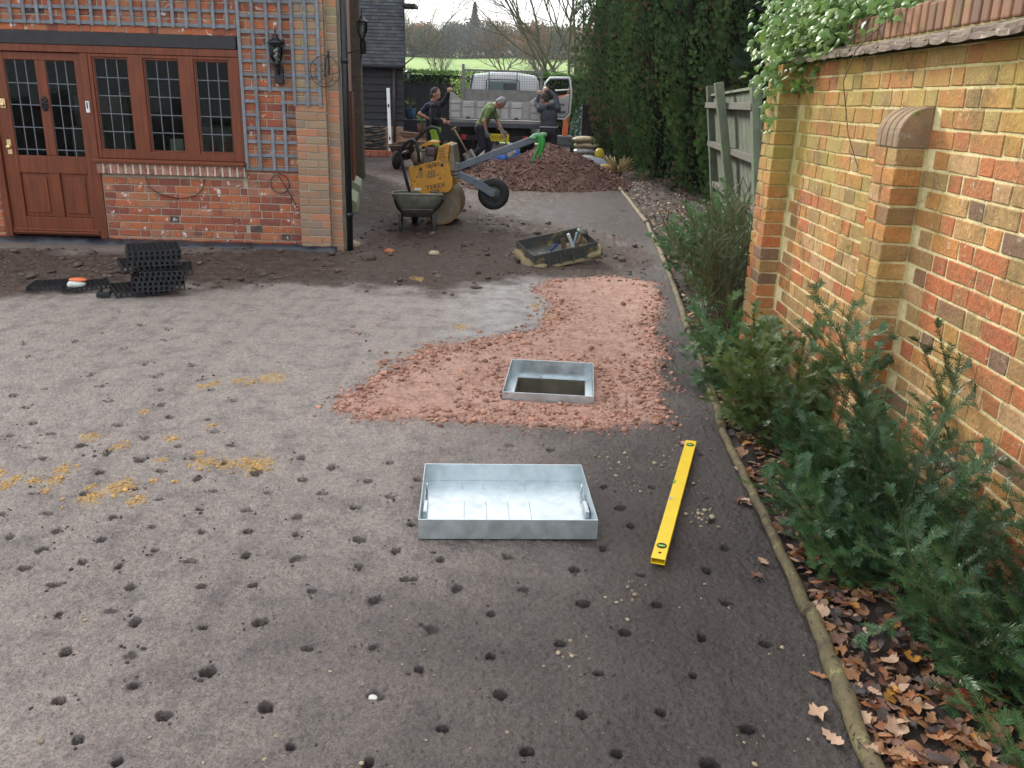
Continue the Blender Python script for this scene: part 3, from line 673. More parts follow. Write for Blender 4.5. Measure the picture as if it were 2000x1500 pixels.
def house():
    h = thing('brick_house', 'red brick house with timber door, leaded windows and trellis', 'house')
    XL, XR, ZT = -7.2, -2.0, 3.1
    # mortar core with openings for door and window
    m = MB(); Y0, Y1 = HY+.008, HY+.2
    m.box(XL, -5.545, Y0, Y1, -.15, ZT); m.box(-5.545, -2.885, Y0, Y1, 2.125, ZT); m.box(-4.435, -2.885, Y0, Y1, -.15, .82); m.box(-2.885, -1.86, Y0, Y1, -.15, ZT); m.box(-5.545, -4.435, Y0, Y1, -.15, -.02)
    m.build('mortar', MATS['house_mortar'], h)
    I = Matrix.Identity(3); sp = []; pt = .079
    for i, (x0, x1, k0, k1) in enumerate([(-6.3, -5.55, 0, 27), (-4.43, -2.885, 0, 9), (-2.885, -2.31, 0, 27), (-6.3, -2.31, 27, 34)]):
        for s, z, L in courses(x0, x1, -.01+k0*pt, -.01+k1*pt, pt, None, 21+i): sp.append((Vector((s, HY+.05, z)), L, I))
    lay_bricks(h, sp, MATS['house_brick'], 'brick', 300, key=lambda t: (t[0].z > 2.56, t[0].x < -5.9, -t[0].x), depth=.1, seed=21, H=.0675, bev=.004)
    # corner pier, proud of the wall
    pr = thing('brick_pier', None, None); pr.parent = h; pr['label'] = 'buff brick corner pier'
    q = MB(); q.box(-2.305, -1.992, HY-.102, HY+.02, -.15, 2.9); q.box(-1.99, -1.868, HY-.03, HY+.02, -.15, 2.9); q.build('mortar', MATS['house_mortar'], pr)
    sp = []
    for k in range(36):
        z = -.01+(k+.5)*.079
        a = [(-2.31, -2.085), (-2.085, -1.985)] if k % 2 else [(-2.31, -2.205), (-2.205, -1.985)]
        for u, v in a: sp.append((Vector(((u+v)/2, HY-.06, z)), round(v-u, 2), I))
        sp.append((Vector((-1.924, HY+.015, z-.02)), .12, I))
    lay_bricks(pr, sp, MATS['pier_brick'], 'brick', 110, depth=.1, seed=31, H=.0675, bev=.004)
    # lintel beam, brick arch is soldier-like course above
    q = MB(); q.box(-5.75, -2.90, HY-.02, HY+.15, 2.0, 2.128); q.build('lintel_beam', MATS['dark_beam'], h, bevel=.006)
    # door frame, door
    q = MB(); q.box(-5.545, -2.885, HY-.012, HY+.09, 1.928, 1.999); q.build('head_rail', MATS['hardwood'], h, bevel=.005)
    for xa, xb in ((-4.512, -4.437), (-5.545, -5.47)): q = MB(); q.box(xa, xb, HY-.010, HY+.09, .02, 1.926); q.build('door_jamb', MATS['hardwood'], h, bevel=.005)
    q = MB(); q.box(-5.6, -4.42, HY-.07, HY+.1, -.03, .018); q.build('threshold', pmat('worn_wood', (.10, .065, .05), (.065, .045, .038), 18, .7, bump=.3), h, bevel=.006)
    q = MB(); q.box(-5.6, -4.42, HY-.03, HY+.1, -.15, -.032); q.build('threshold_bricks', MATS['house_brick'], h)
    d = thing('door', None, None); d.parent = h; d['label'] = 'half glazed panelled timber front door'
    dy = HY+.02
    q = MB()
    q.box(-5.466, -5.315, dy, dy+.045, .055, 1.922); q.box(-4.592, -4.516, dy, dy+.045, .055, 1.922); q.box(-5.0, -4.893, dy+.001, dy+.044, .895, 1.845)
    q.box(-5.0, -4.893, dy+.001, dy+.044, .25, .712)
    q.box(-5.315, -4.592, dy+.002, dy+.043, 1.845, 1.922); q.box(-5.315, -4.592, dy+.002, dy+.043, .712, .893); q.box(-5.315, -4.592, dy+.002, dy+.043, .055, .25)
    q.build('door_stiles_and_rails', MATS['hardwood'], d, bevel=.006)
    for a, b in ((-5.315, -5.0), (-4.893, -4.592)):
        q = MB(); q.box(a, b, dy+.022, dy+.038, .25, .712); q.box(a+.04, b-.04, dy+.009, dy+.024, .29, .672); q.build('door_panel', MATS['hardwood'], d, bevel=.008)
        wdw = thing('leaded_light', None, None); wdw.parent = d
        leaded(wdw, a, b, .893, 1.845, dy+.022, 3, 5, [.893, .955, 1.18, 1.405, 1.62, 1.845])
    q = MB(); q.box(-5.46, -4.52, dy-.035, dy+.004, .075, .10); q.box(-5.46, -4.52, dy-.022, dy+.004, .10, .125); q.build('weather_bar', MATS['hardwood'], d, bevel=.008)
    kn = MB()
    for i in range(10):
        a = i*math.pi/5; kn.lathe([(.0, -.012), (.014, -.006), (.016, 0), (.012, .008), (0, .01)], 8, Matrix.Translation((-4.947+.026*math.cos(a), dy-.01, 1.42+.062*math.sin(a))) @ Matrix.Rotation(math.pi/2, 4, 'X'))
    kn.tube([(-4.947+.018*math.cos(t), dy-.03, 1.40+.035*math.sin(t)) for t in np.linspace(0, 6.28, 12)], .006, 6)
    kn.box(-4.965, -4.93, dy-.012, dy, 1.36, 1.48); kn.build('door_knocker', MATS['black_iron'], d)
    q = MB(); q.box(-5.405, -5.35, dy-.02, dy, 1.365, 1.46); q.lathe([(.0, -.015), (.02, -.012), (.023, 0), (.02, .012), (0, .016)], 12, Matrix.Translation((-5.378, dy-.026, 1.40)) @ Matrix.Rotation(math.pi/2, 4, 'X')); q.build('lock', MATS['brass'], d, bevel=.005)
    q = MB(); q.box(-5.405, -5.358, dy-.008, dy, .90, 1.05); q.lathe([(.014, -.04), (.026, -.03), (.026, -.012), (.01, 0)], 12, Matrix.Translation((-5.38, dy-.005, .975)) @ Matrix.Rotation(-math.pi/2, 4, 'X')); q.build('door_knob', MATS['brass'], d, bevel=.003)
    q = MB(); q.box(-4.50, -4.462, HY-.032, HY-.01, 1.345, 1.46); q.build('bell_push', MATS['white_plastic'], h, bevel=.004)
    q = MB(); q.box(-4.487, -4.475, HY-.034, HY-.031, 1.385, 1.45); q.build('bell_slot', MATS['black_iron'], h)
    # window of three lights
    w = thing('window', None, None); w.parent = h; w['label'] = 'three light leaded window in an orange brown timber frame'
    q = MB(); q.box(-4.435, -4.398, HY-.006, HY+.088, .89, 1.926)
    for a, b in ((-4.024, -3.876), (-3.502, -3.356), (-2.992, -2.887)): q.box(a, b, HY-.006, HY+.088, .89, 1.926)
    q.box(-4.398, -2.992, HY-.004, HY+.086, 1.893, 1.926); q.box(-4.398, -2.992, HY-.004, HY+.086, .89, .966)
    q.build('window_frame', MATS['hardwood'], w, bevel=.006)
    for a, b in ((-4.398, -4.024), (-3.876, -3.502), (-3.356, -2.992)):
        q = MB(); q.box(a, a+.018, HY+.008, HY+.05, .966, 1.893); q.box(b-.018, b, HY+.008, HY+.05, .966, 1.893); q.box(a, b, HY+.009, HY+.049, 1.875, 1.893); q.box(a, b, HY+.009, HY+.049, .966, .984)
        q.build('glazing_bead', MATS['hardwood'], w, bevel=.003, seg=1)
        lt = thing('leaded_light', None, None); lt.parent = w; leaded(lt, a+.018, b-.018, .984, 1.875, HY+.03, 3, 5)
    q = MB(); q.box(-4.475, -2.872, HY-.085, HY+.07, .845, .888); q.build('sill', MATS['hardwood'], w, bevel=.01)
    n = 20
    brickmat('sill_brick', [(0, (.24, .075, .055)), (.3, (.28, .09, .06)), (.6, (.21, .07, .055))], bump=.3)
    for i in range(n):
        q = MB(); x0 = -4.455+i*(1.575/n); q.box(x0, x0+1.575/n-.018, HY-.05, HY+.06, .735, .838); q.build('sill_brick', MATS['sill_brick'], w, bevel=.004, seg=1)
    q = MB(); q.box(-4.452, -2.89, HY-.046, HY+.05, .738, .842); q.build('sill_mortar', pmat('sill_mortar', (.62, .56, .44), (.5, .44, .34), 9, .95), w)
    # damp-proof sheet at the foot
    q = MB(); r = random.Random(4); vs, fs = [], []
    for i in range(61):
        x = -6.6+i*.078; y = HY-.12-.04*r.random()-(.02 if x > -2.3 else 0); vs += [(x, HY-.012 if x < -2.32 else HY-.125, .035+.012*r.random()), (x, y, -.0+.035*r.random()), (x, y-.05*r.random()-.02, -.03)]
    for i in range(60):
        for k in range(2): fs.append((i*3+k, i*3+k+1, i*3+k+4, i*3+k+3))
    q.add(vs, fs, True); q.build('damp_proof_sheet', MATS['dpc_sheet'], h, solid=.004)
    # room behind the glass
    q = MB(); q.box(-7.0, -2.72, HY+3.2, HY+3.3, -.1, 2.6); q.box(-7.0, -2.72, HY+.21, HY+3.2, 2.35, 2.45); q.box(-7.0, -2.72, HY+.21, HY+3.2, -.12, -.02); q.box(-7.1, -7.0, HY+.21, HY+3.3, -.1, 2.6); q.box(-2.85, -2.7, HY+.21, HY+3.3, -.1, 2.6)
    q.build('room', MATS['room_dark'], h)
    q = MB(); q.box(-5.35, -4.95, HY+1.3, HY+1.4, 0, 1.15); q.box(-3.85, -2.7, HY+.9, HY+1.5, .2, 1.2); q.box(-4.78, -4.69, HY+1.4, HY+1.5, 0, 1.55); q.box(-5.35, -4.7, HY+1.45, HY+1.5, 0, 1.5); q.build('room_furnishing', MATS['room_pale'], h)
    for x in (-3.27, -3.12):
        q = MB(); q.lathe([(.04, 0), (.045, .03), (.03, .06), (.035, .08), (.015, .11), (.018, .125), (.0, .14)], 12, Matrix.Translation((x, HY+.16, .99))); q.build('ornament', MATS['terracotta'], h)
    q = MB(); q.box(-3.72, -3.58, HY+.13, HY+.2, .97, 1.10); q.build('ornament_box', MATS['room_pale'], h, bevel=.004)
    # side wall running back, rendered brick with window boards, rough timber post
    a, b = Vector((-1.99, HY+.05, 0)), Vector((-3.55, 19.4, 0)); d3 = (b-a).normalized(); nrm = Vector((d3.y, -d3.x, 0))
    q = MB(); q.bar(a+Vector((0, 0, 1.6))-nrm*.11, b+Vector((0, 0, 1.6))-nrm*.11, .2, 3.4); q.build('side_wall', pmat('pink_render', (.36, .21, .16), (.28, .15, .11), 5, .9, bump=.5, bscale=40, spots=[((.2, .16, .11), .6, 4)]), h)
    for t in (3.2, 5.6):
        p = a+d3*t
        q = MB(); q.bar(p+nrm*.02+Vector((0, 0, .9)), p+d3*1.2+nrm*.02+Vector((0, 0, .9)), .10, 1.5); q.build('side_window', MATS['hardwood'], h)
        q = MB()
        M = Matrix((d3, nrm, Vector((0, 0, 1)))).transposed().to_4x4(); M.translation = p
        q.prism([(.0, .24), (.17, .13), (.19, -.06), (.0, -.1)], -.05, 1.3, M, 'x'); q.build('sloping_sill', pmat('mossy_sill', (.34, .36, .25), (.24, .27, .16), 9, .9), h, bevel=.008)
    p = a+d3*8.6
    q = MB(); q.bar(p+nrm*.1, p+nrm*.1+Vector((-.02, 0, 3.6)), .2, .2); q.build('timber_post', pmat('rough_timber', (.13, .10, .075), (.08, .065, .05), 14, .9, bump=.8, bscale=40, bdist=.01), h, bevel=.02)
    q = MB(); q.tube([(-1.80, HY-.03, -.05), (-1.80, HY-.03, 3.2)], .034, 14)
    for z in (.35, 1.9): q.tube([(-1.80, HY-.03, z), (-1.80, HY-.03, z+.05)], .039, 14)
    q.build('downpipe', MATS['black_iron'], h)
    q = MB(); q.add([(XL, HY-.02, 3.1), (-1.97, HY-.02, 3.1), (-3.6, 19.4, 3.1), (XL, 19.4, 3.1), (XL, HY-.02, 5.2), (-1.97, HY-.02, 5.2), (-3.6, 19.4, 5.2), (XL, 19.4, 5.2)], [(0, 3, 2, 1), (4, 5, 6, 7), (0, 1, 5, 4), (1, 2, 6, 5), (2, 3, 7, 6), (3, 0, 4, 7)]); q.build('upper_storey', MATS['house_brick'], h)
house()

def trellises():
    def slat(parent, x0, x1, z0, z1, y):
        q = MB(); q.box(x0, x1, y, y+.012, z0, z1); q.build('slat', MATS['trellis_paint'], parent, bevel=.002, seg=1)
    yb, yf = HY-.022, HY-.035
    t = thing('trellis', 'blue grey wooden trellis beside the window, cut in steps round the lantern', 'trellis')
    zs = [2.462, 2.325, 2.175, 2.03, 1.90, 1.77, 1.63, 1.507, 1.374, 1.24, 1.104, .967, .825]
    vx = [(-2.862, .81, 2.72), (-2.72, .81, 2.72), (-2.578, 1.60, 2.72), (-2.44, 1.98, 2.72), (-2.30, 1.47, 2.72), (-2.165, 1.47, 2.72), (-2.04, 1.47, 2.47), (-2.445, .81, 1.63), (-2.575, .81, 1.24)]
    for x, a, b in vx: slat(t, x-.0165, x+.0165, a, b, yf-(.10 if x > -2.31 else 0))
    for i, z in enumerate(zs):
        off = -.075
        if z > 1.45:
            slat(t, -2.88, -2.31, z-.0165, z+.0165, yb) if z != 1.507 else slat(t, -2.88, -2.70, z-.0165, z+.0165, yb)
            if z <= 1.64 or True: slat(t, -2.45 if z == 1.507 else -2.312, -2.025, z-.0165, z+.0165, yb-.10)
        elif z > 1.15: slat(t, -2.88, -2.70, z-.0165, z+.0165, yb) if z > 1.3 else slat(t, -2.88, -2.32, z-.0165, z+.0165, yb); slat(t, -2.46, -2.32, z-.0165, z+.0165, yb-.002) if z > 1.3 else None
        else: slat(t, -2.88, -2.32, z-.0165, z+.0165, yb)
    t2 = thing('trellis', 'long low blue grey trellis strip above the dark lintel beam', 'trellis')
    for z in (2.49, 2.35, 2.21): slat(t2, -6.2, -4.74, z-.017, z+.017, yb); slat(t2, -4.735, -2.885, z-.01, z+.024, yb)
    x = -6.1
    while x < -2.9: slat(t2, x-.0165, x+.0165, 2.19, 2.72, yf); x += .136
    # bare creeper on the trellis
    r = random.Random(8); c = thing('wall_creeper', 'leafless creeper twigs tangled over the trellis and eaves', 'creeper'); q = MB()
    for i in range(120):
        x = r.uniform(-6, -1.95); p = Vector((x, HY-.05-(.08 if x > -2.3 else 0), 2.72)); pts = [p]; d = Vector((r.uniform(-1, 1), 0, -1)).normalized()
        for k in range(r.randint(4, 9)):
            d = (d+Vector((r.uniform(-.6, .6), r.uniform(-.1, .1), r.uniform(-.5, .35)))).normalized(); p = p+d*.045; p.y = min(p.y, HY-.04); pts.append(p.copy())
        q.tube(pts, [.0025*(1-.6*k/len(pts)) for k in range(len(pts))], 4)
    q.build('twigs', MATS['creeper'], c)
trellises()

def lantern(name, label, loc, face=(0, -1, 0), scale=1.0):
    """half-lantern: roof with finial, glass body with bars, bulb, backplate"""
    t = thing(name, label, 'lantern', loc); t.scale = (scale,)*3
    q = MB(); q.lathe([(.012, .34), (.008, .31), (.02, .295), (.03, .275), (.05, .255), (.088, .232), (.09, .222), (.06, .218)], 6); q.tube([(0, 0, .34), (0, 0, .40)], [.006, .002], 6); q.build('roof', MATS['black_iron'], t)
    q = MB()
    for k in range(6):
        a = k*math.pi/3; q.tube([(.072*math.cos(a), .072*math.sin(a), .222), (.068*math.cos(a), .068*math.sin(a), .13), (.036*math.cos(a), .036*math.sin(a), .045)], .0045, 5)
    q.lathe([(.02, .0), (.036, .02), (.04, .046), (.03, .05)], 10); q.build('cage', MATS['black_iron'], t)
    q = MB(); q.lathe([(.066, .218), (.063, .13), (.033, .05)], 6, cap=False); q.build('glass', MATS['glass'], t)
    q = MB(); q.lathe([(.014, .05), (.017, .06)], 10); q.tube([(.016*math.cos(u*3.2), .016*math.sin(u*3.2), .07+u*.026) for u in np.linspace(0, 4.2, 40)], .014, 7); q.build('bulb', MATS['white_plastic'], t)
    q = MB(); q.tube([(0, 0, .02), (0, .01, -.03), (0, .05, -.07)], .016, 8); q.box(-.043, .043, .045, .085, -.16, .01); q.build('backplate', MATS['black_iron'], t, bevel=.02, seg=3)
    return t
lantern('wall_lantern', 'black wall lantern with a white bulb, mounted in the trellis gap', (-2.472, HY-.10, 1.845), scale=1.0)
def side_bits():
    p = Vector((-1.99, HY+.05, 0)); d3 = (Vector((-3.55, 19.4, 0))-p).normalized(); n = Vector((d3.y, -d3.x, 0))
    c = p+d3*2.6+n*.2
    q = at(707, 60, c.y); t = lantern('wall_lantern', 'second black wall lantern, on the rendered side wall by the slate roof', (q.x, q.y, q.z-.12), scale=1.0)
    m = MB(); m.tube([(0, 0, .0), (0, 0, -.12), (-.04, 0, -.28), (-.02, 0, -.34)], [.012, .01, .008, .004], 6); m.tube([(0, 0, -.1), (-.2, .0, -.16)], .008, 6); m.build('bracket', MATS['black_iron'], t)
    w = thing('hanging_basket', 'empty black wire hanging basket on an iron wall bracket', 'hanging basket', (-1.975, HY-.14, 1.815))
    m = MB(); R = .148
    m.tube([(R*math.cos(a), -.02, R*math.sin(a)) for a in np.linspace(0, 2*math.pi, 28, endpoint=False)], .0035, 5, closed=True)
    m.build('rim', MATS['black_iron'], w)
    for k in range(9):
        a = k*2*math.pi/9; m = MB(); m.tube([(R*math.cos(a), -.02, R*math.sin(a)), (.6*R*math.cos(a)+.01, -.085, .6*R*math.sin(a)-.02), (.02, -.11, -.045)], .0022, 4); m.build('spoke', MATS['black_iron'], w)
    m = MB(); m.tube([(.09*math.cos(a), -.065, -.03+.09*math.sin(a)) for a in np.linspace(0, 2*math.pi, 20, endpoint=False)], .0022, 4, closed=True); m.build('ring', MATS['black_iron'], w)
    m = MB(); m.box(.028, .045, -.005, .01, -.03, .2); m.tube([(.036, -.01, .16), (.03, -.09, .12), (.02, -.12, .02)], .005, 5); m.build('bracket', MATS['black_iron'], w)
    for nm, lb, pts in (('loose_cable', 'slack black cable drooping under the brick window sill', [(-3.96, HY-.015, .715), (-3.93, HY-.02, .60), (-3.8, HY-.02, .52), (-3.62, HY-.02, .49), (-3.45, HY-.02, .52), (-3.36, HY-.02, .60), (-3.33, HY-.015, .70)]),
                        ('cable_loop', 'round loop of thin cable below the trellis foot', [(-2.53, HY-.03, .80)]+[(-2.53+.10*math.sin(a), HY-.02, .68+.10*math.cos(a)) for a in np.linspace(0, 6.1, 20)]+[(-2.43, HY-.02, .58), (-2.36, HY-.02, .43)])):
        m = MB(); m.tube(pts, .0045, 6); tag(m.build(nm, MATS['black_iron']), lb, 'cable')
side_bits()
# ------------------------------------------------------------------ bed, log edging, fallen leaves
def soil_bed():
    ys = np.linspace(.9, 34, 420); nc = 60
    xl = LX(ys)-.02; xr = np.full_like(ys, 8.)
    t = np.linspace(0, 1, nc)**2.2
    X = xl[:, None]+(xr-xl)[:, None]*t[None]; Y = np.repeat(ys[:, None], nc, 1)
    Z = -.01+(fbm(X*6, Y*6, 101)-.45)*.06+(fbm(X*22, Y*22, 103)-.5)*.03+sstep(0, .6, X-xl[:, None])*.03
    i = np.arange(len(ys)-1)[:, None]*nc+np.arange(nc-1)[None]
    m = pmat('soil', (.03, .022, .017), (.055, .04, .03), 14, .8, bump=.9, bscale=90, bdist=.012, spots=[((.10, .06, .035), .6, 26)])
    o = link('planting_bed', npmesh('planting_bed', np.stack([X, Y, Z], 2).reshape(-1, 3), np.stack([i, i+1, i+nc+1, i+nc], 2).reshape(-1, 4), m, True)); o['kind'] = 'structure'
    return o
BED = soil_bed()
def bed_z(x, y):
    x = np.atleast_1d(np.asarray(x, float)); y = np.atleast_1d(np.asarray(y, float))
    return -.01+(fbm(x*6, y*6, 101)-.45)*.06+(fbm(x*22, y*22, 103)-.5)*.03+sstep(0, .6, x-LX(y)+.02)*.03
pmat('log_bark', (.20, .16, .075), (.10, .08, .048), 9, .75, bump=1.0, bscale=60, bdist=.01, spots=[((.27, .245, .10), .58, 14), ((.10, .075, .05), .55, 6), ((.03, .026, .02), .585, 48)])
def logs():
    segs = [(1.15, 2.50, .028, .025, 'thick mossy edging log nearest the camera'), (2.46, 4.12, .021, .018, 'second log of the drive edging, beside the spirit level'), (4.18, 6.2, .022, .02, 'third edging log, alongside the manhole frame'),
            (6.15, 8.9, .026, .022, 'fourth edging log, by the loose hardcore corner'), (8.85, 12.1, .03, .026, 'fifth edging log, level with the muddy tray'), (12.05, 16.6, .036, .03, 'sixth edging log, curving towards the heap'), (16.5, 21.4, .036, .03, 'farthest edging log, beside the gravel heap')]
    r = random.Random(5)
    for i, (a, b, r0, r1, lab) in enumerate(segs):
        n = 22; pts = []; rr = []
        for k in range(n):
            y = a+(b-a)*k/(n-1); x = float(LX(y))+.004*math.sin(y*2.3+i)+(.015 if i in (0,) else 0)+(k/(n-1))*(.0 if i else .0)
            pts.append((x+.004*r.uniform(-1, 1), y, .018+.004*r.uniform(-1, 1))); rr.append((r0+(r1-r0)*k/(n-1))*(1+r.uniform(-.09, .09)+(.16 if r.random() < .15 else 0)))
        q = MB(); q.tube(pts, rr, 14); tag(q.build('edging_log', MATS['log_bark']), lab, 'log', 'log edging')
logs()
LEAFC = {}
for nm, a, b in (('leaf_tan', (.36, .18, .085), (.25, .12, .055)), ('leaf_orange', (.32, .12, .04), (.2, .07, .03)), ('leaf_pale', (.48, .32, .21), (.36, .22, .14)), ('leaf_dark', (.06, .045, .04), (.09, .07, .06)), ('leaf_brown', (.17, .08, .05), (.11, .055, .04)), ('leaf_yellow', (.55, .27, .05), (.45, .2, .04))):
    LEAFC[nm] = pmat(nm, a, b, 40, .55, rand=.25, bump=.3, bscale=150, bdist=.003)
def leaf_template(kind, seed):
    """outline fan from the midrib, curled"""
    r = random.Random(seed)
    if kind == 'oval': prof = [(0, .0), (.15, .14), (.35, .22), (.6, .20), (.82, .11), (1, 0)]
    elif kind == 'oak': prof = [(0, .02), (.12, .09), (.22, .20), (.32, .12), (.44, .27), (.55, .15), (.67, .28), (.78, .15), (.90, .16), (1, 0)]
    else: prof = [(0, .02), (.06, .12), (.16, .26), (.26, .24), (.36, .36), (.46, .27), (.58, .33), (.70, .2), (.85, .12), (1, 0)]
    V, F = [], []; curl, bend, tw = r.uniform(.1, .9), r.uniform(-.5, .6), r.uniform(-.4, .4)
    n = len(prof)
    for x, w in prof:
        zc = bend*(x-.5)**2
        for sd in (-1, 0, 1):
            ww = w*(1+r.uniform(-.12, .12)); V.append((x-.5, sd*ww, zc+abs(sd)*curl*ww*ww*2.2*(1 if r.random() < .9 else -.5)+sd*tw*ww*(x-.5)))
    for i in range(n-1):
        for k in range(2): F.append((i*3+k, i*3+k+1, i*3+k+4, i*3+k+3))
    return np.array(V), np.array(F)
TMPL = [leaf_template(k, s) for s, k in enumerate(['oval', 'oak', 'maple', 'oak', 'oval', 'maple', 'oak', 'oval'])]
def leaves():
    r = np.random.default_rng(21); rr = random.Random(3)
    mats = list(LEAFC); wts = np.array([.21, .17, .15, .25, .18, .04])
    meshes = {}
    def flat_rot(n, tilt=.5):
        a = r.uniform(0, 6.28, n); e = [Euler((r.normal(0, tilt), r.normal(0, tilt), z)).to_matrix() for z in a]; return e
    # ones that show large: parts of the bed
    n = 290; y = 1.72+1.9*r.uniform(size=n)**1.3; u = r.uniform(size=n); x = LX(y)+.045+u*(.42-.05*(y-1.7))
    stray = 14; sx, sy = zip(*[gp(*p) for p in [(1595, 1398), (1625, 1445), (1490, 1098), (1460, 985), (1477, 1130), (1445, 980), (1600, 1320), (1335, 868), (1440, 925), (1700, 1490), (1565, 1090), (1745, 1440), (1770, 1470), (1660, 1330)]])
    x[:stray] = sx; y[:stray] = sy
    E = flat_rot(n, .26)
    for i in range(n):
        ti = rr.randrange(len(TMPL)); mn = rr.choices(mats, wts)[0]
        if i < stray: mn = rr.choice(['leaf_pale', 'leaf_tan', 'leaf_brown']); ti = rr.choice([1, 2, 3])
        if (ti, mn) not in meshes: meshes[ti, mn] = npmesh('fallen_leaf', TMPL[ti][0], TMPL[ti][1], LEAFC[mn], True)
        o = link('fallen_leaf', meshes[ti, mn], BED); s = float(r.uniform(.034, .072)) if i >= stray else float(r.uniform(.05, .075))
        z = float(bed_z(x[i], y[i])[0])+.02+.02*r.uniform() if x[i] > LX(y[i])-.02 else float(ground_height(x[i], y[i])[0])+.008
        E2 = E[i] if i >= stray else Euler((rr.uniform(-.15, .15), rr.uniform(-.15, .15), rr.uniform(0, 6.28))).to_matrix()
        o.matrix_world = Matrix.Translation((x[i], y[i], z)) @ E2.to_4x4() @ Matrix.Diagonal((s, s*rr.uniform(.8, 1.2), s, 1))
    o = link('fallen_leaf', npmesh('fallen_leaf', leaf_template('oval', 77)[0], leaf_template('oval', 77)[1], pmat('leaf_red', (.30, .035, .03), (.2, .03, .03), 30, .35), True), BED); o['label'] = 'glossy dark red leaf'
    gx, gy = gp(1880, 1400); o.matrix_world = Matrix.Translation((gx, gy, .06)) @ Euler((.3, .1, -.3)).to_matrix().to_4x4() @ Matrix.Diagonal((.12, .12, .1, 1))
    # all others
    N = 6500; y = 1.0+21*r.uniform(size=N)**1.9; w = np.where(y < 5.5, .62, 1.3); x = LX(y)+.03+w*r.uniform(size=N)**1.15
    s = r.uniform(.03, .07, N); z = bed_z(x, y)+.004+.02*r.uniform(size=N)
    k = r.choice(len(mats), N, p=wts); V, F, MI, o = [], [], [], 0
    for ti, (TV, TF) in enumerate(TMPL):
        m = np.arange(N) % len(TMPL) == ti; R = np.array([np.array(e) for e in flat_rot(m.sum(), .3)])*s[m][:, None, None]
        v, f = inst(TV, TF, R, np.stack([x[m], y[m], z[m]], 1)); V.append(v); F.append(f+o); o += len(v); MI.append(np.repeat(k[m], len(TF)))
    me = npmesh('leaf_litter', np.concatenate(V), np.concatenate(F), [LEAFC[q] for q in mats], True); me.polygons.foreach_set('material_index', np.concatenate(MI).astype(np.int32))
    o = link('leaf_litter', me); tag(o, 'brown and orange leaf litter lying along the bed', 'leaves', kind='stuff')
leaves()

# ------------------------------------------------------------------ yew shrubs
def leafmat(name, c1, c2, rough=.45, trans=.25, rand=.35, scale=3.0, tip=None):
    m, nt, b, pos = base_mat(name)
    rv = rand_val(nt)
    col = mixc(nt, rv, c1, c2)
    col = mixc(nt, ramp_n(nt, noise_n(nt, pos, scale, 3, .6), [(.4, 0.), (.7, 1.)]), col, tip or tuple(v*1.5 for v in c2))
    nt.links.new(col, b.inputs['Base Color']); b.inputs['Roughness'].default_value = rough; b.inputs['Specular IOR Level'].default_value = .4
    tr = nt.nodes.new('ShaderNodeBsdfTranslucent'); nt.links.new(col, tr.inputs[0]); mx = nt.nodes.new('ShaderNodeMixShader'); mx.inputs[0].default_value = trans
    nt.links.new(b.outputs[0], mx.inputs[1]); nt.links.new(tr.outputs[0], mx.inputs[2]); nt.links.new(mx.outputs[0], nt.nodes['Material Output'].inputs[0])
    return m
leafmat('yew_dark', (.012, .046, .019), (.036, .105, .038), .32, .15, tip=(.075, .17, .052))
leafmat('yew_bright', (.045, .12, .045), (.08, .17, .055), .45, tip=(.13, .24, .07))
leafmat('yew_olive', (.045, .085, .022), (.085, .14, .035), .45, tip=(.15, .21, .05))
leafmat('heath', (.045, .075, .028), (.08, .115, .04), .6, tip=(.12, .12, .045))
pmat('twig', (.12, .085, .045), (.08, .06, .035), 30, .8)
pmat('twig_green', (.09, .10, .035), (.10, .075, .04), 30, .7)
def needle_mesh(name, shoots, mat, parent, nl=.019, nw=.0022, step=.0032, rng=RNG, fwd=.75):
    """shoots: list of (p0, p1, up). needles set in two ranks along each shoot"""
    P, D, U, Lr = [], [], [], []
    for p0, p1, up in shoots:
        d = p1-p0; L = np.linalg.norm(d); n = max(4, int(L/step)); t = (np.arange(n)+.5)/n
        dd = d/L; s = np.cross(up, dd); ln = np.linalg.norm(s); s = s/ln if ln > 1e-6 else np.array([1., 0, 0]); nn = np.cross(dd, s)
        for sd in (-1, 1):
            base = p0+d*(t[:, None]+.25/n*sd); ang = fwd+rng.normal(0, .10, n)-.35*t
            dirn = dd*np.cos(ang)[:, None]+sd*s*np.sin(ang)[:, None]+nn*(rng.normal(.12, .16, n))[:, None]
            P.append(base); D.append(dirn); U.append(np.repeat(nn[None], n, 0)); Lr.append(nl*(.55+.45*np.sin(np.pi*np.clip(t*.9+.12, 0, 1)))*rng.uniform(.85, 1.15, n))
    P, D, U, Lr = map(np.concatenate, (P, D, U, Lr))
    R = frames(D, U); R[:, :, 0] *= Lr[:, None]; R[:, :, 1] *= nw; R[:, :, 2] *= nw
    TV = np.array([(0, -.35, 0), (.45, -.5, .25), (1, 0, -.3), (.45, .5, .25), (0, .35, 0)]); TF3 = np.array([(0, 1, 4), (4, 1, 3), (1, 2, 3)])
    V, F = inst(TV, TF3, R, P)
    return link(name, npmesh(name, V, F, mat), parent)
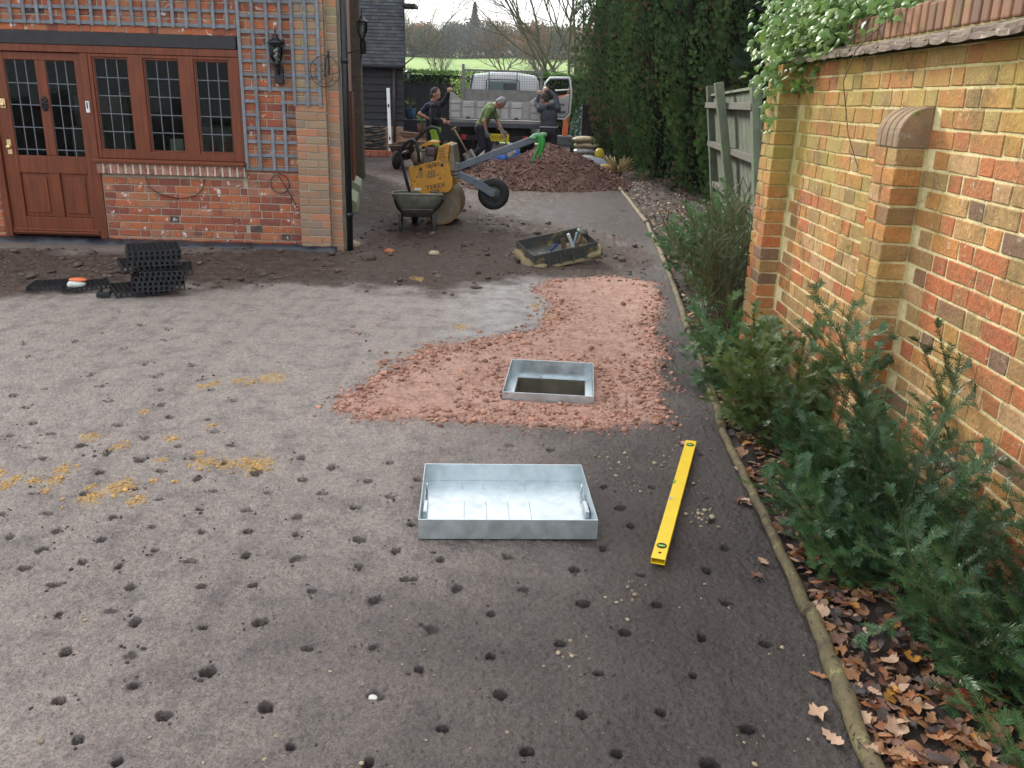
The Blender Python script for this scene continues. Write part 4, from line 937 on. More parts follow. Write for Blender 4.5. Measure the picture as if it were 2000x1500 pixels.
def yew(label, base, height, spread, nstem, seed, mat, lean=(0, 0), density=1.0, fine=1.0, tall=None, cat='shrub'):
    rng = np.random.default_rng(seed); t = thing('yew_shrub', label, cat, tuple(base)); shoots = []; tw = MB()
    def grow(p, d, L, depth, up):
        n = max(3, int(L/.05)); pts = [p.copy()]; q = p.copy()
        for i in range(n):
            d = d+np.array([rng.normal(0, .10), rng.normal(0, .10), rng.normal(.0, .07)]); d[2] += .03 if depth == 0 else -.01
            d /= np.linalg.norm(d); q = q+d*(L/n); pts.append(q.copy())
        tw.tube([tuple(v) for v in pts], [max(.0012, .0055*(.45 if depth else 1)*(1-.75*k/n)*min(1.3, L/.4+.3)) for k in range(n+1)], 4, cap=False)
        st = int(n*.30) if depth == 0 else 0
        for i in range(st, n): shoots.append((pts[i], pts[i+1], up))
        if depth < 2:
            s = np.cross(d, up); s /= max(np.linalg.norm(s), 1e-6)
            k0 = 2 if depth == 0 else 1
            step = (.042 if depth == 0 else .05)/density; m = int(L/step)
            for j in range(m):
                f = (j+.5)/m
                if depth == 0 and f < .12: continue
                idx = min(n-1, int(f*n)); pp = pts[idx]+(pts[idx+1]-pts[idx])*(f*n-idx); dd = pts[idx+1]-pts[idx]; dd /= np.linalg.norm(dd)
                sd = 1 if j % 2 else -1; a = rng.normal(.85, .15)
                nd = dd*math.cos(a)+sd*s*math.sin(a)+np.array([0, 0, rng.normal(.05, .18)])
                if depth == 0 and rng.uniform() < .35: nd = nd+rng.normal(0, .5, 3)
                nd /= np.linalg.norm(nd)
                LL = (L*(.55-.33*f)*rng.uniform(.6, 1.2) if depth == 0 else L*(.5-.3*f)*rng.uniform(.6, 1.1))
                if LL < .025: continue
                grow(pp, nd, min(LL, .32), depth+1, up+rng.normal(0, .25, 3))
    for i in range(nstem):
        a = 2*math.pi*(i+rng.uniform(-.3, .3))/nstem; el = rng.uniform(.12, 1.2)
        d = np.array([math.cos(a)*math.cos(el)*spread+lean[0], math.sin(a)*math.cos(el)*spread+lean[1], math.sin(el)]); L = height*rng.uniform(.7, 1.05)*(.7+.3*math.sin(el))
        if tall and i < len(tall): d = np.array(tall[i][:3], float); L = tall[i][3]
        d /= np.linalg.norm(d); grow(np.array([.03*math.cos(a), .03*math.sin(a), .0]), d, L, 0, np.array([0, -.25, 1.]))
    tw.build('branches', MATS['twig_green'], t)
    needle_mesh('foliage', shoots, MATS[mat], t, nl=.0245*fine, nw=.0034*fine, step=.0054*fine, rng=rng, fwd=1.05)
    return t
def gy(px, py, z=0): return gp(px, py, z)
yew('dark green yew bush with tall whippy shoots against the wall', (1.37, 2.76, 0), .60, .9, 26, 31, 'yew_dark', tall=[(.14, .16, 1, .95), (.18, .05, 1, .84), (.1, .12, 1, .70), (.22, -.1, 1, .66)])
yew('yew bush at the bottom right corner of the frame', (1.47, 2.16, 0), .62, 1.0, 22, 32, 'yew_dark')
yew('small low yew sprig in front of the corner bush', (1.40, 1.70, 0), .36, 1.2, 10, 33, 'yew_dark')
yew('mid green yew bush spreading below the round topped buttress', (1.40, 3.40, 0), .56, .95, 24, 34, 'yew_dark', tall=[(.15, .1, 1, .68)], fine=1.15)
yew('yellow green yew bush before the narrow stretch of wall', (1.40, 4.2, 0), .60, 1.0, 24, 35, 'yew_olive', fine=1.3)
yew('deep green yew bush between the yellow green one and the wall end', (1.46, 5.0, 0), .60, .95, 20, 39, 'yew_bright', fine=1.4)
yew('soft bright green yew bush by the fence panel', (1.98, 8.1, 0), .98, .9, 24, 36, 'yew_bright', fine=1.7, density=.8)
yew('second bright green yew bush, nearer than the fence', (1.82, 6.9, 0), .70, .9, 20, 38, 'yew_bright', fine=1.6, density=.8)
def heath(label, base, height, seed):
    rng = np.random.default_rng(seed); t = thing('upright_shrub', label, 'shrub', base); tw = MB(); shoots = []
    for i in range(46):
        a = rng.uniform(0, 6.28); sp = abs(rng.normal(0, .30)); d = np.array([math.cos(a)*sp, math.sin(a)*sp, 1.]); p = np.array([rng.normal(0, .06), rng.normal(0, .06), 0]); L = height*rng.uniform(.55, 1.05); n = 9; pts = [p]
        for k in range(n):
            d = d+rng.normal(0, .10, 3)*np.array([1, 1, .3]); d /= np.linalg.norm(d); p = p+d*L/n; pts.append(p)
            if k > 2:
                for _ in range(3):
                    e = d+rng.normal(0, .5, 3); e /= np.linalg.norm(e); l = rng.uniform(.05, .16); shoots.append((p, p+e*l, np.array([0., -.3, 1.]))); tw.tube([tuple(p), tuple(p+e*l)], [.0014, .0006], 3, cap=False)
        tw.tube([tuple(q) for q in pts], [.005*(1-.8*k/n) for k in range(n+1)], 4, cap=False)
    tw.build('branches', MATS['twig'], t); needle_mesh('foliage', shoots, MATS['heath'], t, nl=.017, nw=.003, step=.006, rng=rng, fwd=.6)
heath('upright feathery brown green shrub at the end of the brick wall', (1.46, 5.75, 0), 1.08, 41)
heath('second feathery upright shrub, beside the wall end pier', (1.62, 6.25, 0), 1.0, 42)

# ------------------------------------------------------------------ ivy on the wall
def ivy():
    rng = np.random.default_rng(51); t = thing('ivy', 'pale green ivy heaped over the far end of the wall', 'ivy', (1.75, 5.1, 1.9))
    leafmat('ivy_leaf', (.07, .17, .03), (.16, .28, .06), .42, .3, tip=(.24, .35, .10), scale=5)
    out = [(0, -.04), (.10, -.42), (.28, -.36), (.42, -.46), (.56, -.24), (1, 0), (.56, .24), (.42, .46), (.28, .36), (.10, .42), (0, .04)]
    TV = np.array([(.35, 0, .10)]+[(x, y, -.25*y*y-.1*x*x) for x, y in out]); TF = np.array([(0, i, i % len(out)+1) for i in range(1, len(out)+1)])
    me = npmesh('leaf', TV, TF, MATS['ivy_leaf'])
    N = 3400; c, sc = [], []
    for (m, s, w) in (((0, .0, .18), (.22, .42, .17), .45), ((-.12, .25, .05), (.18, .28, .2), .3), ((.05, -.55, .16), (.18, .4, .08), .15), ((-.15, .38, -.18), (.09, .12, .2), .1)):
        k = int(N*w); c.append(np.array(m)+np.clip(rng.normal(size=(k, 3)), -1.5, 1.5)*np.array(s)*.85)
    c = np.concatenate(c); N = len(c)
    d = np.stack([rng.normal(-.5, .6, N), rng.normal(-.2, .7, N), rng.normal(-.45, .5, N)], 1); up = np.stack([rng.normal(-.6, .4, N), rng.normal(-.5, .4, N), rng.normal(.8, .4, N)], 1)
    R = frames(d, up); s = rng.uniform(.03, .062, N); R = R*s[:, None, None]
    front = np.argsort(c[:, 0]*1.0+c[:, 1]*.6-c[:, 2]*.3)
    for i in front[:280]:
        o = link('leaf', me, t); M = Matrix([list(r) for r in R[i]]).to_4x4(); M.translation = c[i]; o.matrix_local = M
    r = front[280:]; V, F = inst(TV, TF, R[r], c[r]); link('inner_leaves', npmesh('inner_leaves', V, F, MATS['ivy_leaf']), t)['kind'] = 'stuff'
    q = MB(); rr = random.Random(2)
    for i in range(40):
        p = Vector((rr.uniform(-.1, .2), rr.uniform(-.9, .5), rr.uniform(-.1, .2))); pts = [p]
        for k in range(5): p = p+Vector((rr.uniform(-.09, .06), rr.uniform(-.1, .1), rr.uniform(-.08, .1))); pts.append(p)
        q.tube(pts, [.005, .004, .004, .003, .002, .001], 4)
    q.build('stems', MATS['twig'], t)
ivy()
# ------------------------------------------------------------------ galvanised manhole frame, cover tray, level
def galv():
    m, nt, b, pos = base_mat('galvanised')
    f = noise_n(nt, pos, 11, 6, .7); col = mixc(nt, ramp_n(nt, f, [(.35, 0.), (.65, 1.)]), (.50, .565, .59), (.66, .72, .735))
    col = mixc(nt, ramp_n(nt, noise_n(nt, pos, 7, 4, .7), [(.66, 0.), (.74, .55)]), col, (.33, .23, .13))
    nt.links.new(col, b.inputs['Base Color']); b.inputs['Metallic'].default_value = .9
    nt.links.new(ramp_n(nt, noise_n(nt, pos, 17, 4, .6), [(.3, .3), (.7, .5)]), b.inputs['Roughness']); bumpn(nt, b, noise_n(nt, pos, 30, 3, .5), .08, .003)
galv()
pmat('concrete_dark', (.10, .09, .07), (.16, .14, .10), 9, .9, bump=.5, bscale=70, spots=[((.32, .27, .17), .62, 6)])
pmat('yellow_paint', (.86, .60, .02), (.80, .54, .02), 12, .35, spots=[((.62, .45, .08), .72, 25)])
pmat('vial', (.35, .62, .12), (.3, .55, .1), 10, .15)
pmat('dark_rubber', (.010, .010, .010), (.022, .02, .018), 30, .7, bump=.3, bscale=80)
def manhole():
    z0 = .045
    t = thing('manhole_frame', 'square galvanised manhole frame set in the pink hardcore', 'manhole frame', (*FRAME_C, 0), FRAME_R)
    w, d = FRAME_W/2, FRAME_D/2; th = .0045; zt = .058
    for nm, b in (('front_wall', (-w, w, -d, -d+th)), ('back_wall', (-w, w, d-th, d)), ('side_wall', (-w, -w+th, -d+th, d-th)), ('side_wall', (w-th, w, -d+th, d-th))):
        q = MB(); q.box(*b, -.07, zt+(.0 if nm != 'front_wall' else -.004)); q.build(nm, MATS['galvanised'], t, bevel=.001, seg=1)
    q = MB(); lg = .045; zl = -.045
    q.box(-w+th, w-th, -d+th, -d+lg, zl-.003, zl); q.box(-w+th, w-th, d-lg, d-th, zl-.003, zl); q.box(-w+th, -w+lg, -d+lg, d-lg, zl-.003, zl); q.box(w-lg, w-th, -d+lg, d-lg, zl-.003, zl)
    q.build('seating_ledge', MATS['galvanised'], t)
    q = MB(); g = .06
    for bx in ((-w-g, w+g, -d-g, -d), (-w-g, w+g, d, d+g), (-w-g, -w, -d, d), (w, w+g, -d, d)): q.box(*bx, -.06, -.004)
    q.build('bedding_collar', MATS['hardcore_stone'], t)
    q = MB(); a, b = w-.05, d-.05
    for bx in ((-a-.1, -a, -b-.1, b+.1), (a, a+.1, -b-.1, b+.1), (-a, a, b, b+.1), (-a, a, -b-.1, -b)): q.box(*bx, -1.0, -.05)
    q.box(-a-.1, a+.1, -b-.1, b+.1, -1.1, -1.0); o = q.build('inspection_shaft', MATS['concrete_dark']); o.matrix_world = Matrix.Translation((*FRAME_C, 0)) @ Matrix.Rotation(FRAME_R, 4, 'Z'); tag(o, kind='structure')
    q = MB(); q.tube([(FRAME_C[0]-w-.008, FRAME_C[1]-.02, .0), (FRAME_C[0]-w-.035, FRAME_C[1]-.02, .02)], .007, 8)
manhole()
def cover_tray():
    rz = math.radians(3.2); t = thing('recessed_cover_tray', 'open galvanised recessed cover tray lying on the drive', 'cover tray', (-.012, 3.195, .006), rz)
    q = MB(); fx, bx, fy, by, hh, th = .342, .344, -.262, .262, .082, .004
    q = MB(); q.box(-.342, .342, fy, by, .0, .004); q.build('base_plate', MATS['galvanised'], t)
    for nm, b in (('front_wall', (-.342, .342, fy, fy+th)), ('back_wall', (-.342, .342, by-th, by)), ('side_wall', (-.342, -.342+th, fy+th, by-th)), ('side_wall', (.342-th, .342, fy+th, by-th))):
        q = MB(); q.box(*b, .0035, hh); q.build(nm, MATS['galvanised'], t, bevel=.001, seg=1)
    for x in (-.18, -.09, 0., .09): 
        q = MB(); q.box(x, x+.004, .17, .23, .004, .0075); q.box(x+.01, x+.012, -.2, .05, .004, .006); q.build('weld_rib', MATS['galvanised'], t, bevel=.001, seg=1)
    for s in (-1, 1):
        x = s*.325; q = MB(); q.tube([(x, .10, .062), (x, .10, .03), (x, .115, .012), (x, .0, .012), (x, .0, .03)], .0045, 6); q.build('lifting_handle', MATS['galvanised'], t)
        q = MB(); q.box(x-.009, x+.009, -.10, .0, .004, .035); q.build('key_housing', MATS['galvanised'], t, bevel=.003)
    return t
cover_tray()
def spirit_level():
    a, b = Vector((*gp(1284, 1106), 0)), Vector((*gp(1349, 872), 0)); d = b-a; L = d.length; rz = math.atan2(d.y, d.x)
    t = thing('spirit_level', 'long yellow box spirit level lying on the drive', 'spirit level', (a.x, a.y, .008), rz)
    W, H, th = .026, .024, .0025
    q = MB(); q.box(0, L, -W, W, H-th, H); q.box(0, L, -W, W, 0, th); q.box(0, L, -W, -W+th, th, H-th); q.box(0, L, W-th, W, th, H-th)
    q.build('body', MATS['yellow_paint'], t, bevel=.0012, seg=2)
    for x in (.10, L-.06):
        q = MB(); q.lathe([(.021, 0), (.021, .0012)], 20, Matrix.Translation((x, 0, H)) @ Matrix.Diagonal((1.0, .9, 1, 1))); q.build('vial_bezel', MATS['dark_rubber'], t)
        q = MB(); q.lathe([(.014, 0), (.014, .0018)], 16, Matrix.Translation((x, 0, H)) @ Matrix.Diagonal((.5, 1.1, 1, 1))); q.build('vial', MATS['vial'], t)
    q = MB(); q.lathe([(.006, 0), (.006, .0012)], 12, Matrix.Translation((.045, 0, H))); q.build('hang_hole', MATS['dark_rubber'], t)
    q = MB(); q.box(L*.56, L*.56+.03, W-.008, W+.0012, .01, H+.0012); q.build('plumb_window', MATS['dark_rubber'], t)
    q = MB(); q.box(L*.56+.004, L*.56+.026, W-.006, W+.002, .014, H+.002); q.build('vial', MATS['vial'], t)
    q = MB(); q.box(L*.42, L*.42+.02, W-.016, W-.002, H, H+.0008); q.build('label_plate', pmat('silver_label', (.6, .62, .66), None, 5, .3, .6), t)
spirit_level()
def loose_stones():
    V, F = ico(2, .16, 3); 
    for i, (px, py, s, lab, m) in enumerate([(1336, 868, .019, 'pink stone touching the far end of the spirit level', 'hardcore_stone'), (728, 1362, .017, 'flat white stone lodged in a drilled hole', 'pale_stone'), (855, 543, .05, 'dark half brick lying on the pale slurry', 'mud_clod'), (1000, 495, .03, 'dark stone beside the muddy tray', 'mud_clod'), (1215, 509, .045, 'brown lump right of the muddy tray', 'mud_clod'), (848, 497, .055, 'pale yellow stone near the wheelbarrow', 'pale_crumb'), (760, 493, .05, 'broken piece of red brick near the downpipe', 'house_brick'), (690, 483, .09, 'large pale stone at the foot of the downpipe', 'pale_crumb'), (720, 505, .09, 'muddy boulder in front of the house corner', 'mud_clod')]):
        if m == 'pale_stone' and m not in MATS: pmat('pale_stone', (.62, .61, .55), (.5, .5, .45), 20, .8)
        x, y = gp(px, py); Vs = ico(2, .16, 3+i)[0]*np.array([s, s*.8, s*(.25 if m == 'pale_stone' else .55)]); o = link('loose_stone', npmesh('loose_stone', Vs, F, MATS[m], False)); o.location = (x, y, float(ground_height(x, y)[0])+s*.3); tag(o, lab, 'stone', 'loose stones')
loose_stones()
# ------------------------------------------------------------------ black plastic grids by the house
pmat('black_plastic', (.010, .013, .016), (.018, .022, .026), 14, .38, bump=.15, bscale=60)
def grid_mesh(L=.40, W=.40, H=.043, n=10):
    m = MB(); w = .007
    for z0, z1 in ((0, .009), (H-.009, H)):
        m.box(0, L, 0, w, z0, z1); m.box(0, L, W-w, W, z0, z1); m.box(0, w, w, W-w, z0, z1); m.box(L-w, L, w, W-w, z0, z1)
    for i in range(n+1):
        x = L*i/n; a, b = max(0, x-.010), min(L, x+.010)
        m.box(a, b, .0005, w, .009, H-.009); m.box(a, b, W-w, W-.0005, .009, H-.009); m.box(.0005, w, a, b, .009, H-.009); m.box(L-w, L-.0005, a, b, .009, H-.009)
    for i in range(1, n):
        x = L*i/n; m.box(x-w/2, x+w/2, w, W-w, H-.016, H-.001); y = W*i/n; m.box(w, L-w, y-w/2, y+w/2, H-.014, H-.003)
    return m
def grids():
    base = grid_mesh().build('plastic_grid', MATS['black_plastic']); me = base.data; bpy.data.objects.remove(base)
    x0, y0 = gp(262, 586)
    pl = [(-.14, .0, 0, .55, 'bottom of the stack, on the drive'), (-.02, .02, .046, .40, 'second from the bottom of the stack'), (-.015, .015, .092, .42, 'third from the bottom of the stack'), (.0, .02, .138, .40, 'fourth in the stack, below the overhanging one'), (.05, .03, .184, .36, 'fifth in the stack, overhanging to the right'), (-.07, .01, .23, .52, 'sixth in the stack, twisted to the left'), (-.03, .0, .276, .42, 'seventh in the stack'), (-.02, .01, .322, .46, 'eighth, just under the top of the stack'), (-.015, .0, .368, .44, 'topmost of the stack')]
    for dx, dy, z, a, lab in pl:
        o = link('plastic_grid', me); o.location = (x0+dx, y0+dy, z*.9+.012); o.rotation_euler = (0, 0, a); tag(o, 'black plastic grid panel, '+lab, 'grid panel', 'stacked black grid panels')
    for px, py, a, lab in ((95, 572, .2, 'loose at the far left'), (165, 576, .5, 'under the orange topped bag')):
        x, y = gp(px, py); o = link('plastic_grid', me); o.location = (x-.15, y-.05, .02); o.rotation_euler = (.03, -.04, a); o.scale = (.9, .6, .8); tag(o, 'black plastic grid panel lying '+lab, 'grid panel', 'loose black grid panels')
    x, y = gp(203, 583); q = MB(); q.box(-.05, .05, -.025, .025, 0, .035); q.box(-.05, -.03, .025, .2, .0, .03); q.box(.03, .05, .025, .12, .005, .03); o = q.build('grid_clip', MATS['black_plastic'], bevel=.004); o.location = (x, y, .015); o.rotation_euler = (0, 0, .3); tag(o, 'small black plastic clip beside the grid stack', 'clip')
    x, y = gp(152, 572); t = thing('plastic_bag', 'small white bag with an orange top on the loose grids', 'bag', (x, y, .045))
    shapes_blob('bag_body', [('e', Vector((0, 0, .03)), (.075, .05, .035)), ('e', Vector((-.03, 0, .02)), (.05, .04, .03))], pmat('bag_white', (.62, .66, .62), (.5, .54, .5), 14, .4), t, .008)
    shapes_blob('bag_top', [('e', Vector((.01, .01, .062)), (.078, .05, .018))], pmat('bag_orange', (.75, .18, .06), (.6, .15, .05), 14, .4), t, .008)
grids()
# ------------------------------------------------------------------ conifers, trees, hedge
leafmat('conifer', (.020, .054, .020), (.044, .10, .032), .6, .25, scale=1.1, tip=(.095, .16, .042))
leafmat('conifer_dark', (.014, .032, .017), (.024, .055, .026), .6, .15, scale=1.3, tip=(.035, .065, .03))
leafmat('dead_spray', (.16, .085, .045), (.11, .065, .04), .8, .2)
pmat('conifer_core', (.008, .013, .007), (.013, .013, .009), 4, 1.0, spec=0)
pmat('bark', (.045, .036, .028), (.03, .025, .02), 12, .9, bump=.8, bscale=40, bdist=.01)
SPRAY_V, SPRAY_F = [], []
for k, (a, L) in enumerate([(-.75, .6), (-.38, .85), (0, 1.0), (.38, .85), (.75, .6)]):
    c, s_ = math.cos(a), math.sin(a); o = len(SPRAY_V); w = .085
    SPRAY_V += [(0, 0, 0), (c*L*.55-s_*w, s_*L*.55+c*w, .05), (c*L, s_*L, -.04+.05*(k % 2)), (c*L*.55+s_*w, s_*L*.55-c*w, .05)]; SPRAY_F.append((o, o+1, o+2, o+3))
SPRAY_V, SPRAY_F = np.array(SPRAY_V), np.array(SPRAY_F)
def conifer(label, x, y, H, R, seed, mat='conifer', n=5200, size=.17, skirt=.12, dead=.06, lean=(0, 0)):
    rng = np.random.default_rng(seed); t = thing('conifer_tree', label, 'conifer', (x, y, 0), group='conifer screen')
    q = MB(); q.tube([(0, 0, 0), (lean[0]*.5, lean[1]*.5, H*.5), (lean[0], lean[1], H*.95)], [.11, .08, .02], 8); q.build('trunk', MATS['bark'], t)
    f = rng.uniform(size=n)**.9; z = skirt+f*(H-skirt); a = rng.uniform(0, 2*math.pi, n)
    prof = R*np.minimum(1, (1.02-f)*2.2)**.7*(.72+.28*np.sin(np.minimum(f*6, 1.57)))
    lump = .66+.74*vn(a*1.6+seed, z*.35, seed)+.18*(vn(a*6+seed, z*3.5, seed+3)-.5)
    dep = 1-.30*rng.uniform(size=n)**2
    rad = prof*lump*dep; P = np.stack([rad*np.cos(a)+lean[0]*f, rad*np.sin(a)+lean[1]*f, z], 1)
    d = np.stack([np.cos(a)*.7, np.sin(a)*.7, rng.uniform(.6, 1.9, n)], 1)+rng.normal(0, .28, (n, 3)); up = np.stack([np.cos(a), np.sin(a), np.zeros(n)], 1)+rng.normal(0, .5, (n, 3))
    Rm = frames(d, up)*(size*rng.uniform(.55, 1.25, n))[:, None, None]
    patch = vn(a*1.4+3, z*.9, seed+9); isd = rng.uniform(size=n) < np.where(patch > .72, .55, dead*.3)
    V, F = inst(SPRAY_V, SPRAY_F, Rm[~isd], P[~isd]); link('crown', npmesh('crown', V, F, MATS[mat]), t)
    if isd.sum() > 5:
        V, F = inst(SPRAY_V, SPRAY_F, Rm[isd], P[isd]); link('dead_sprays', npmesh('dead_sprays', V, F, MATS['dead_spray']), t)
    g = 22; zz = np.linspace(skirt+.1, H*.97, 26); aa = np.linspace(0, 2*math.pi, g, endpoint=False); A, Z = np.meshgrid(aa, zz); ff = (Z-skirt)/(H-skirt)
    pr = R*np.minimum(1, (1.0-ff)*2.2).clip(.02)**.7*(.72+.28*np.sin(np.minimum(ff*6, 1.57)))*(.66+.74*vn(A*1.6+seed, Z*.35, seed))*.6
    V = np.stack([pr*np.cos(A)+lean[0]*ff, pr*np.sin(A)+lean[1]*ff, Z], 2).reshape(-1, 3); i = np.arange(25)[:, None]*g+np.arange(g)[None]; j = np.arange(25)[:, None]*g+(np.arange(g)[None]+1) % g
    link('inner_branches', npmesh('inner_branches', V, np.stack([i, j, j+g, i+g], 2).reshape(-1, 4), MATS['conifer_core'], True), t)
for i, (x, y, H, R, lab) in enumerate([(2.75, 25.6, 8.0, 1.15, 'farthest conifer of the green screen, behind the sacks'), (2.95, 22.8, 8.0, 1.0, 'bright green conifer right of the black post'), (3.15, 20.2, 7.6, 1.02, 'third conifer of the screen, with brown patches'), (3.3, 17.8, 7.4, 1.02, 'fourth conifer of the screen, above the heap corner'), (3.5, 15.5, 7.2, 1.02, 'fifth conifer, with loose outer sprays'), (3.65, 13.6, 6.8, 1.0, 'nearest conifer of the screen, beside the grey fence')]):
    conifer(lab, x, y, H, R, 60+i, 'conifer', 15500, .088 if i > 2 else .11)
for i, (x, y, H, R, lab) in enumerate([(4.6, 13.2, 8, 1.7, 'very dark evergreen behind the fence panel'), (5.4, 10.6, 8, 1.9, 'very dark evergreen behind the ivy'), (5.9, 15.5, 9, 2.0, 'tall dark evergreen farther back behind the fence'), (4.9, 7.6, 7, 1.7, 'dark evergreen behind the brick wall'), (4.3, 17.5, 9, 1.5, 'dark evergreen filling the gap behind the conifer screen')]):
    conifer(lab, x, y, H, R, 80+i, 'conifer_dark', 4200, .24, dead=.1)
def fence_panel():
    t = thing('board_fence', 'leaning grey green close board fence panel with rails', 'fence')
    pmat('grey_board', (.17, .195, .14), (.115, .14, .09), 9, .85, bump=.4, bscale=50, rand=.2, spots=[((.16, .22, .10), .6, 3)])
    pmat('rail_wood', (.15, .14, .11), (.10, .10, .07), 12, .9, bump=.5, bscale=60)
    a, b = Vector((2.63, 9.0, 0)), Vector((2.95, 12.8, 0)); d = (b-a); L = d.length; d.normalize(); n = 36
    lean = Vector((-.16, 0, 1)).normalized()
    for i in range(n):
        p = a+d*(L*i/n); q = MB(); q.bar(p+lean*.15, p+lean*(1.78-.002*i), .011, L/n*1.06, up=d) ; q.build('board', MATS['grey_board'], t)
    for z in (.55, 1.1, 1.62):
        q = MB(); q.bar(a+lean*z-Vector((.05, 0, 0)), b+lean*z-Vector((.05, 0, 0)), .07, .075); q.build('rail', MATS['rail_wood'], t, bevel=.006)
    for i, s in enumerate((0.02, 1.75, 3.6)):
        p = a+d*s-Vector((.06, 0, 0)); q = MB(); q.bar(p, p+(lean+Vector((-.05 if i == 1 else .02, 0, 0)))*1.88, .10, .10); q.build('post', MATS['grey_board'], t, bevel=.006)
    q = MB(); q.bar(a+lean*1.80, b+lean*1.75, .07, .03); q.build('capping', MATS['grey_board'], t, bevel=.004)
fence_panel()
def branch_tree(name, label, base, H, seed, mat, spread=1.0, trunk=.16, nmain=7, depth=4, leaf=None, group=None, lean=0, twig=.012, fork=.25, cnt=(3, 5)):
    rng = np.random.default_rng(seed); t = thing(name, label, 'tree', base, group=group); q = MB(); tips = []
    def grow(p, d, L, r, dep):
        n = 4 if dep > 1 else 3; pts, rr = [p], [r]; 
        for i in range(n):
            d = d+rng.normal(0, .14, 3)+np.array([0, 0, .07]); d = d/np.linalg.norm(d); p = p+d*L/n; pts.append(p); rr.append(max(.004, r*(1-.5*(i+1)/n)))
        q.tube([tuple(v) for v in pts], rr, 6 if dep > 2 else (4 if dep > 1 else 3), cap=False)
        if dep == 0: tips.append(p); return
        k = rng.integers(*cnt)
        for j in range(k):
            f = rng.uniform(.35, 1); i = min(n-1, int(f*n)); pp = pts[i]+(pts[i+1]-pts[i])*(f*n-i) if f < 1 else pts[-1]
            a = rng.normal(.6, .18)*spread; ax = np.cross(d, rng.normal(size=3)); ax /= np.linalg.norm(ax); nd = d*math.cos(a)+ax*math.sin(a)
            grow(pp, nd/np.linalg.norm(nd), L*rng.uniform(.5, .78), rr[i]*.62, dep-1)
        grow(p, d, L*.65, rr[-1], dep-1)
    for j in range(nmain):
        a = 2*math.pi*j/nmain+rng.uniform(-.4, .4); sp = rng.uniform(.25, .9)*spread; d = np.array([math.cos(a)*sp+lean, math.sin(a)*sp, 1.]); d /= np.linalg.norm(d)
        grow(np.array([0, 0, H*fork*.6 if nmain > 1 else 0.]), d, H*rng.uniform(.32, .42), trunk*.6, depth)
    if nmain > 1: q.tube([(0, 0, -.2), (.02, 0, H*fork*.4), (0, 0, H*fork*.65)], [trunk*1.15, trunk, trunk*.8], 8)
    q.build('trunk_and_limbs', mat, t)
    if leaf:
        P = np.array(tips); m, k, s = leaf; idx = rng.integers(0, len(P), k); C_ = P[idx]+rng.normal(0, H*.02, (k, 3)); R = rotmats(k, rng)*(s*rng.uniform(.5, 1.2, k))[:, None, None]
        V, F = inst(np.array([(-.5, -.3, 0), (.5, -.25, .1), (.55, .3, 0), (-.45, .3, .1)]), np.array([(0, 1, 2, 3)]), R, C_); link('crown', npmesh('crown', V, F, m), t)
    return t
pmat('branch_green', (.12, .11, .07), (.08, .07, .05), 3, .9)
pmat('branch_brown', (.11, .095, .085), (.075, .065, .06), 3, .9)
leafmat('rust_leaf', (.30, .12, .05), (.22, .10, .05), .8, .3)
leafmat('wood_green', (.065, .085, .04), (.10, .11, .055), .8, .2, tip=(.13, .12, .07))
leafmat('wood_brown', (.13, .10, .07), (.17, .12, .08), .8, .2, tip=(.19, .13, .09))
leafmat('wood_blue', (.09, .11, .10), (.12, .135, .12), .8, .2)
leafmat('hedge_leaf', (.035, .09, .018), (.07, .15, .03), .6, .2, tip=(.15, .26, .05))
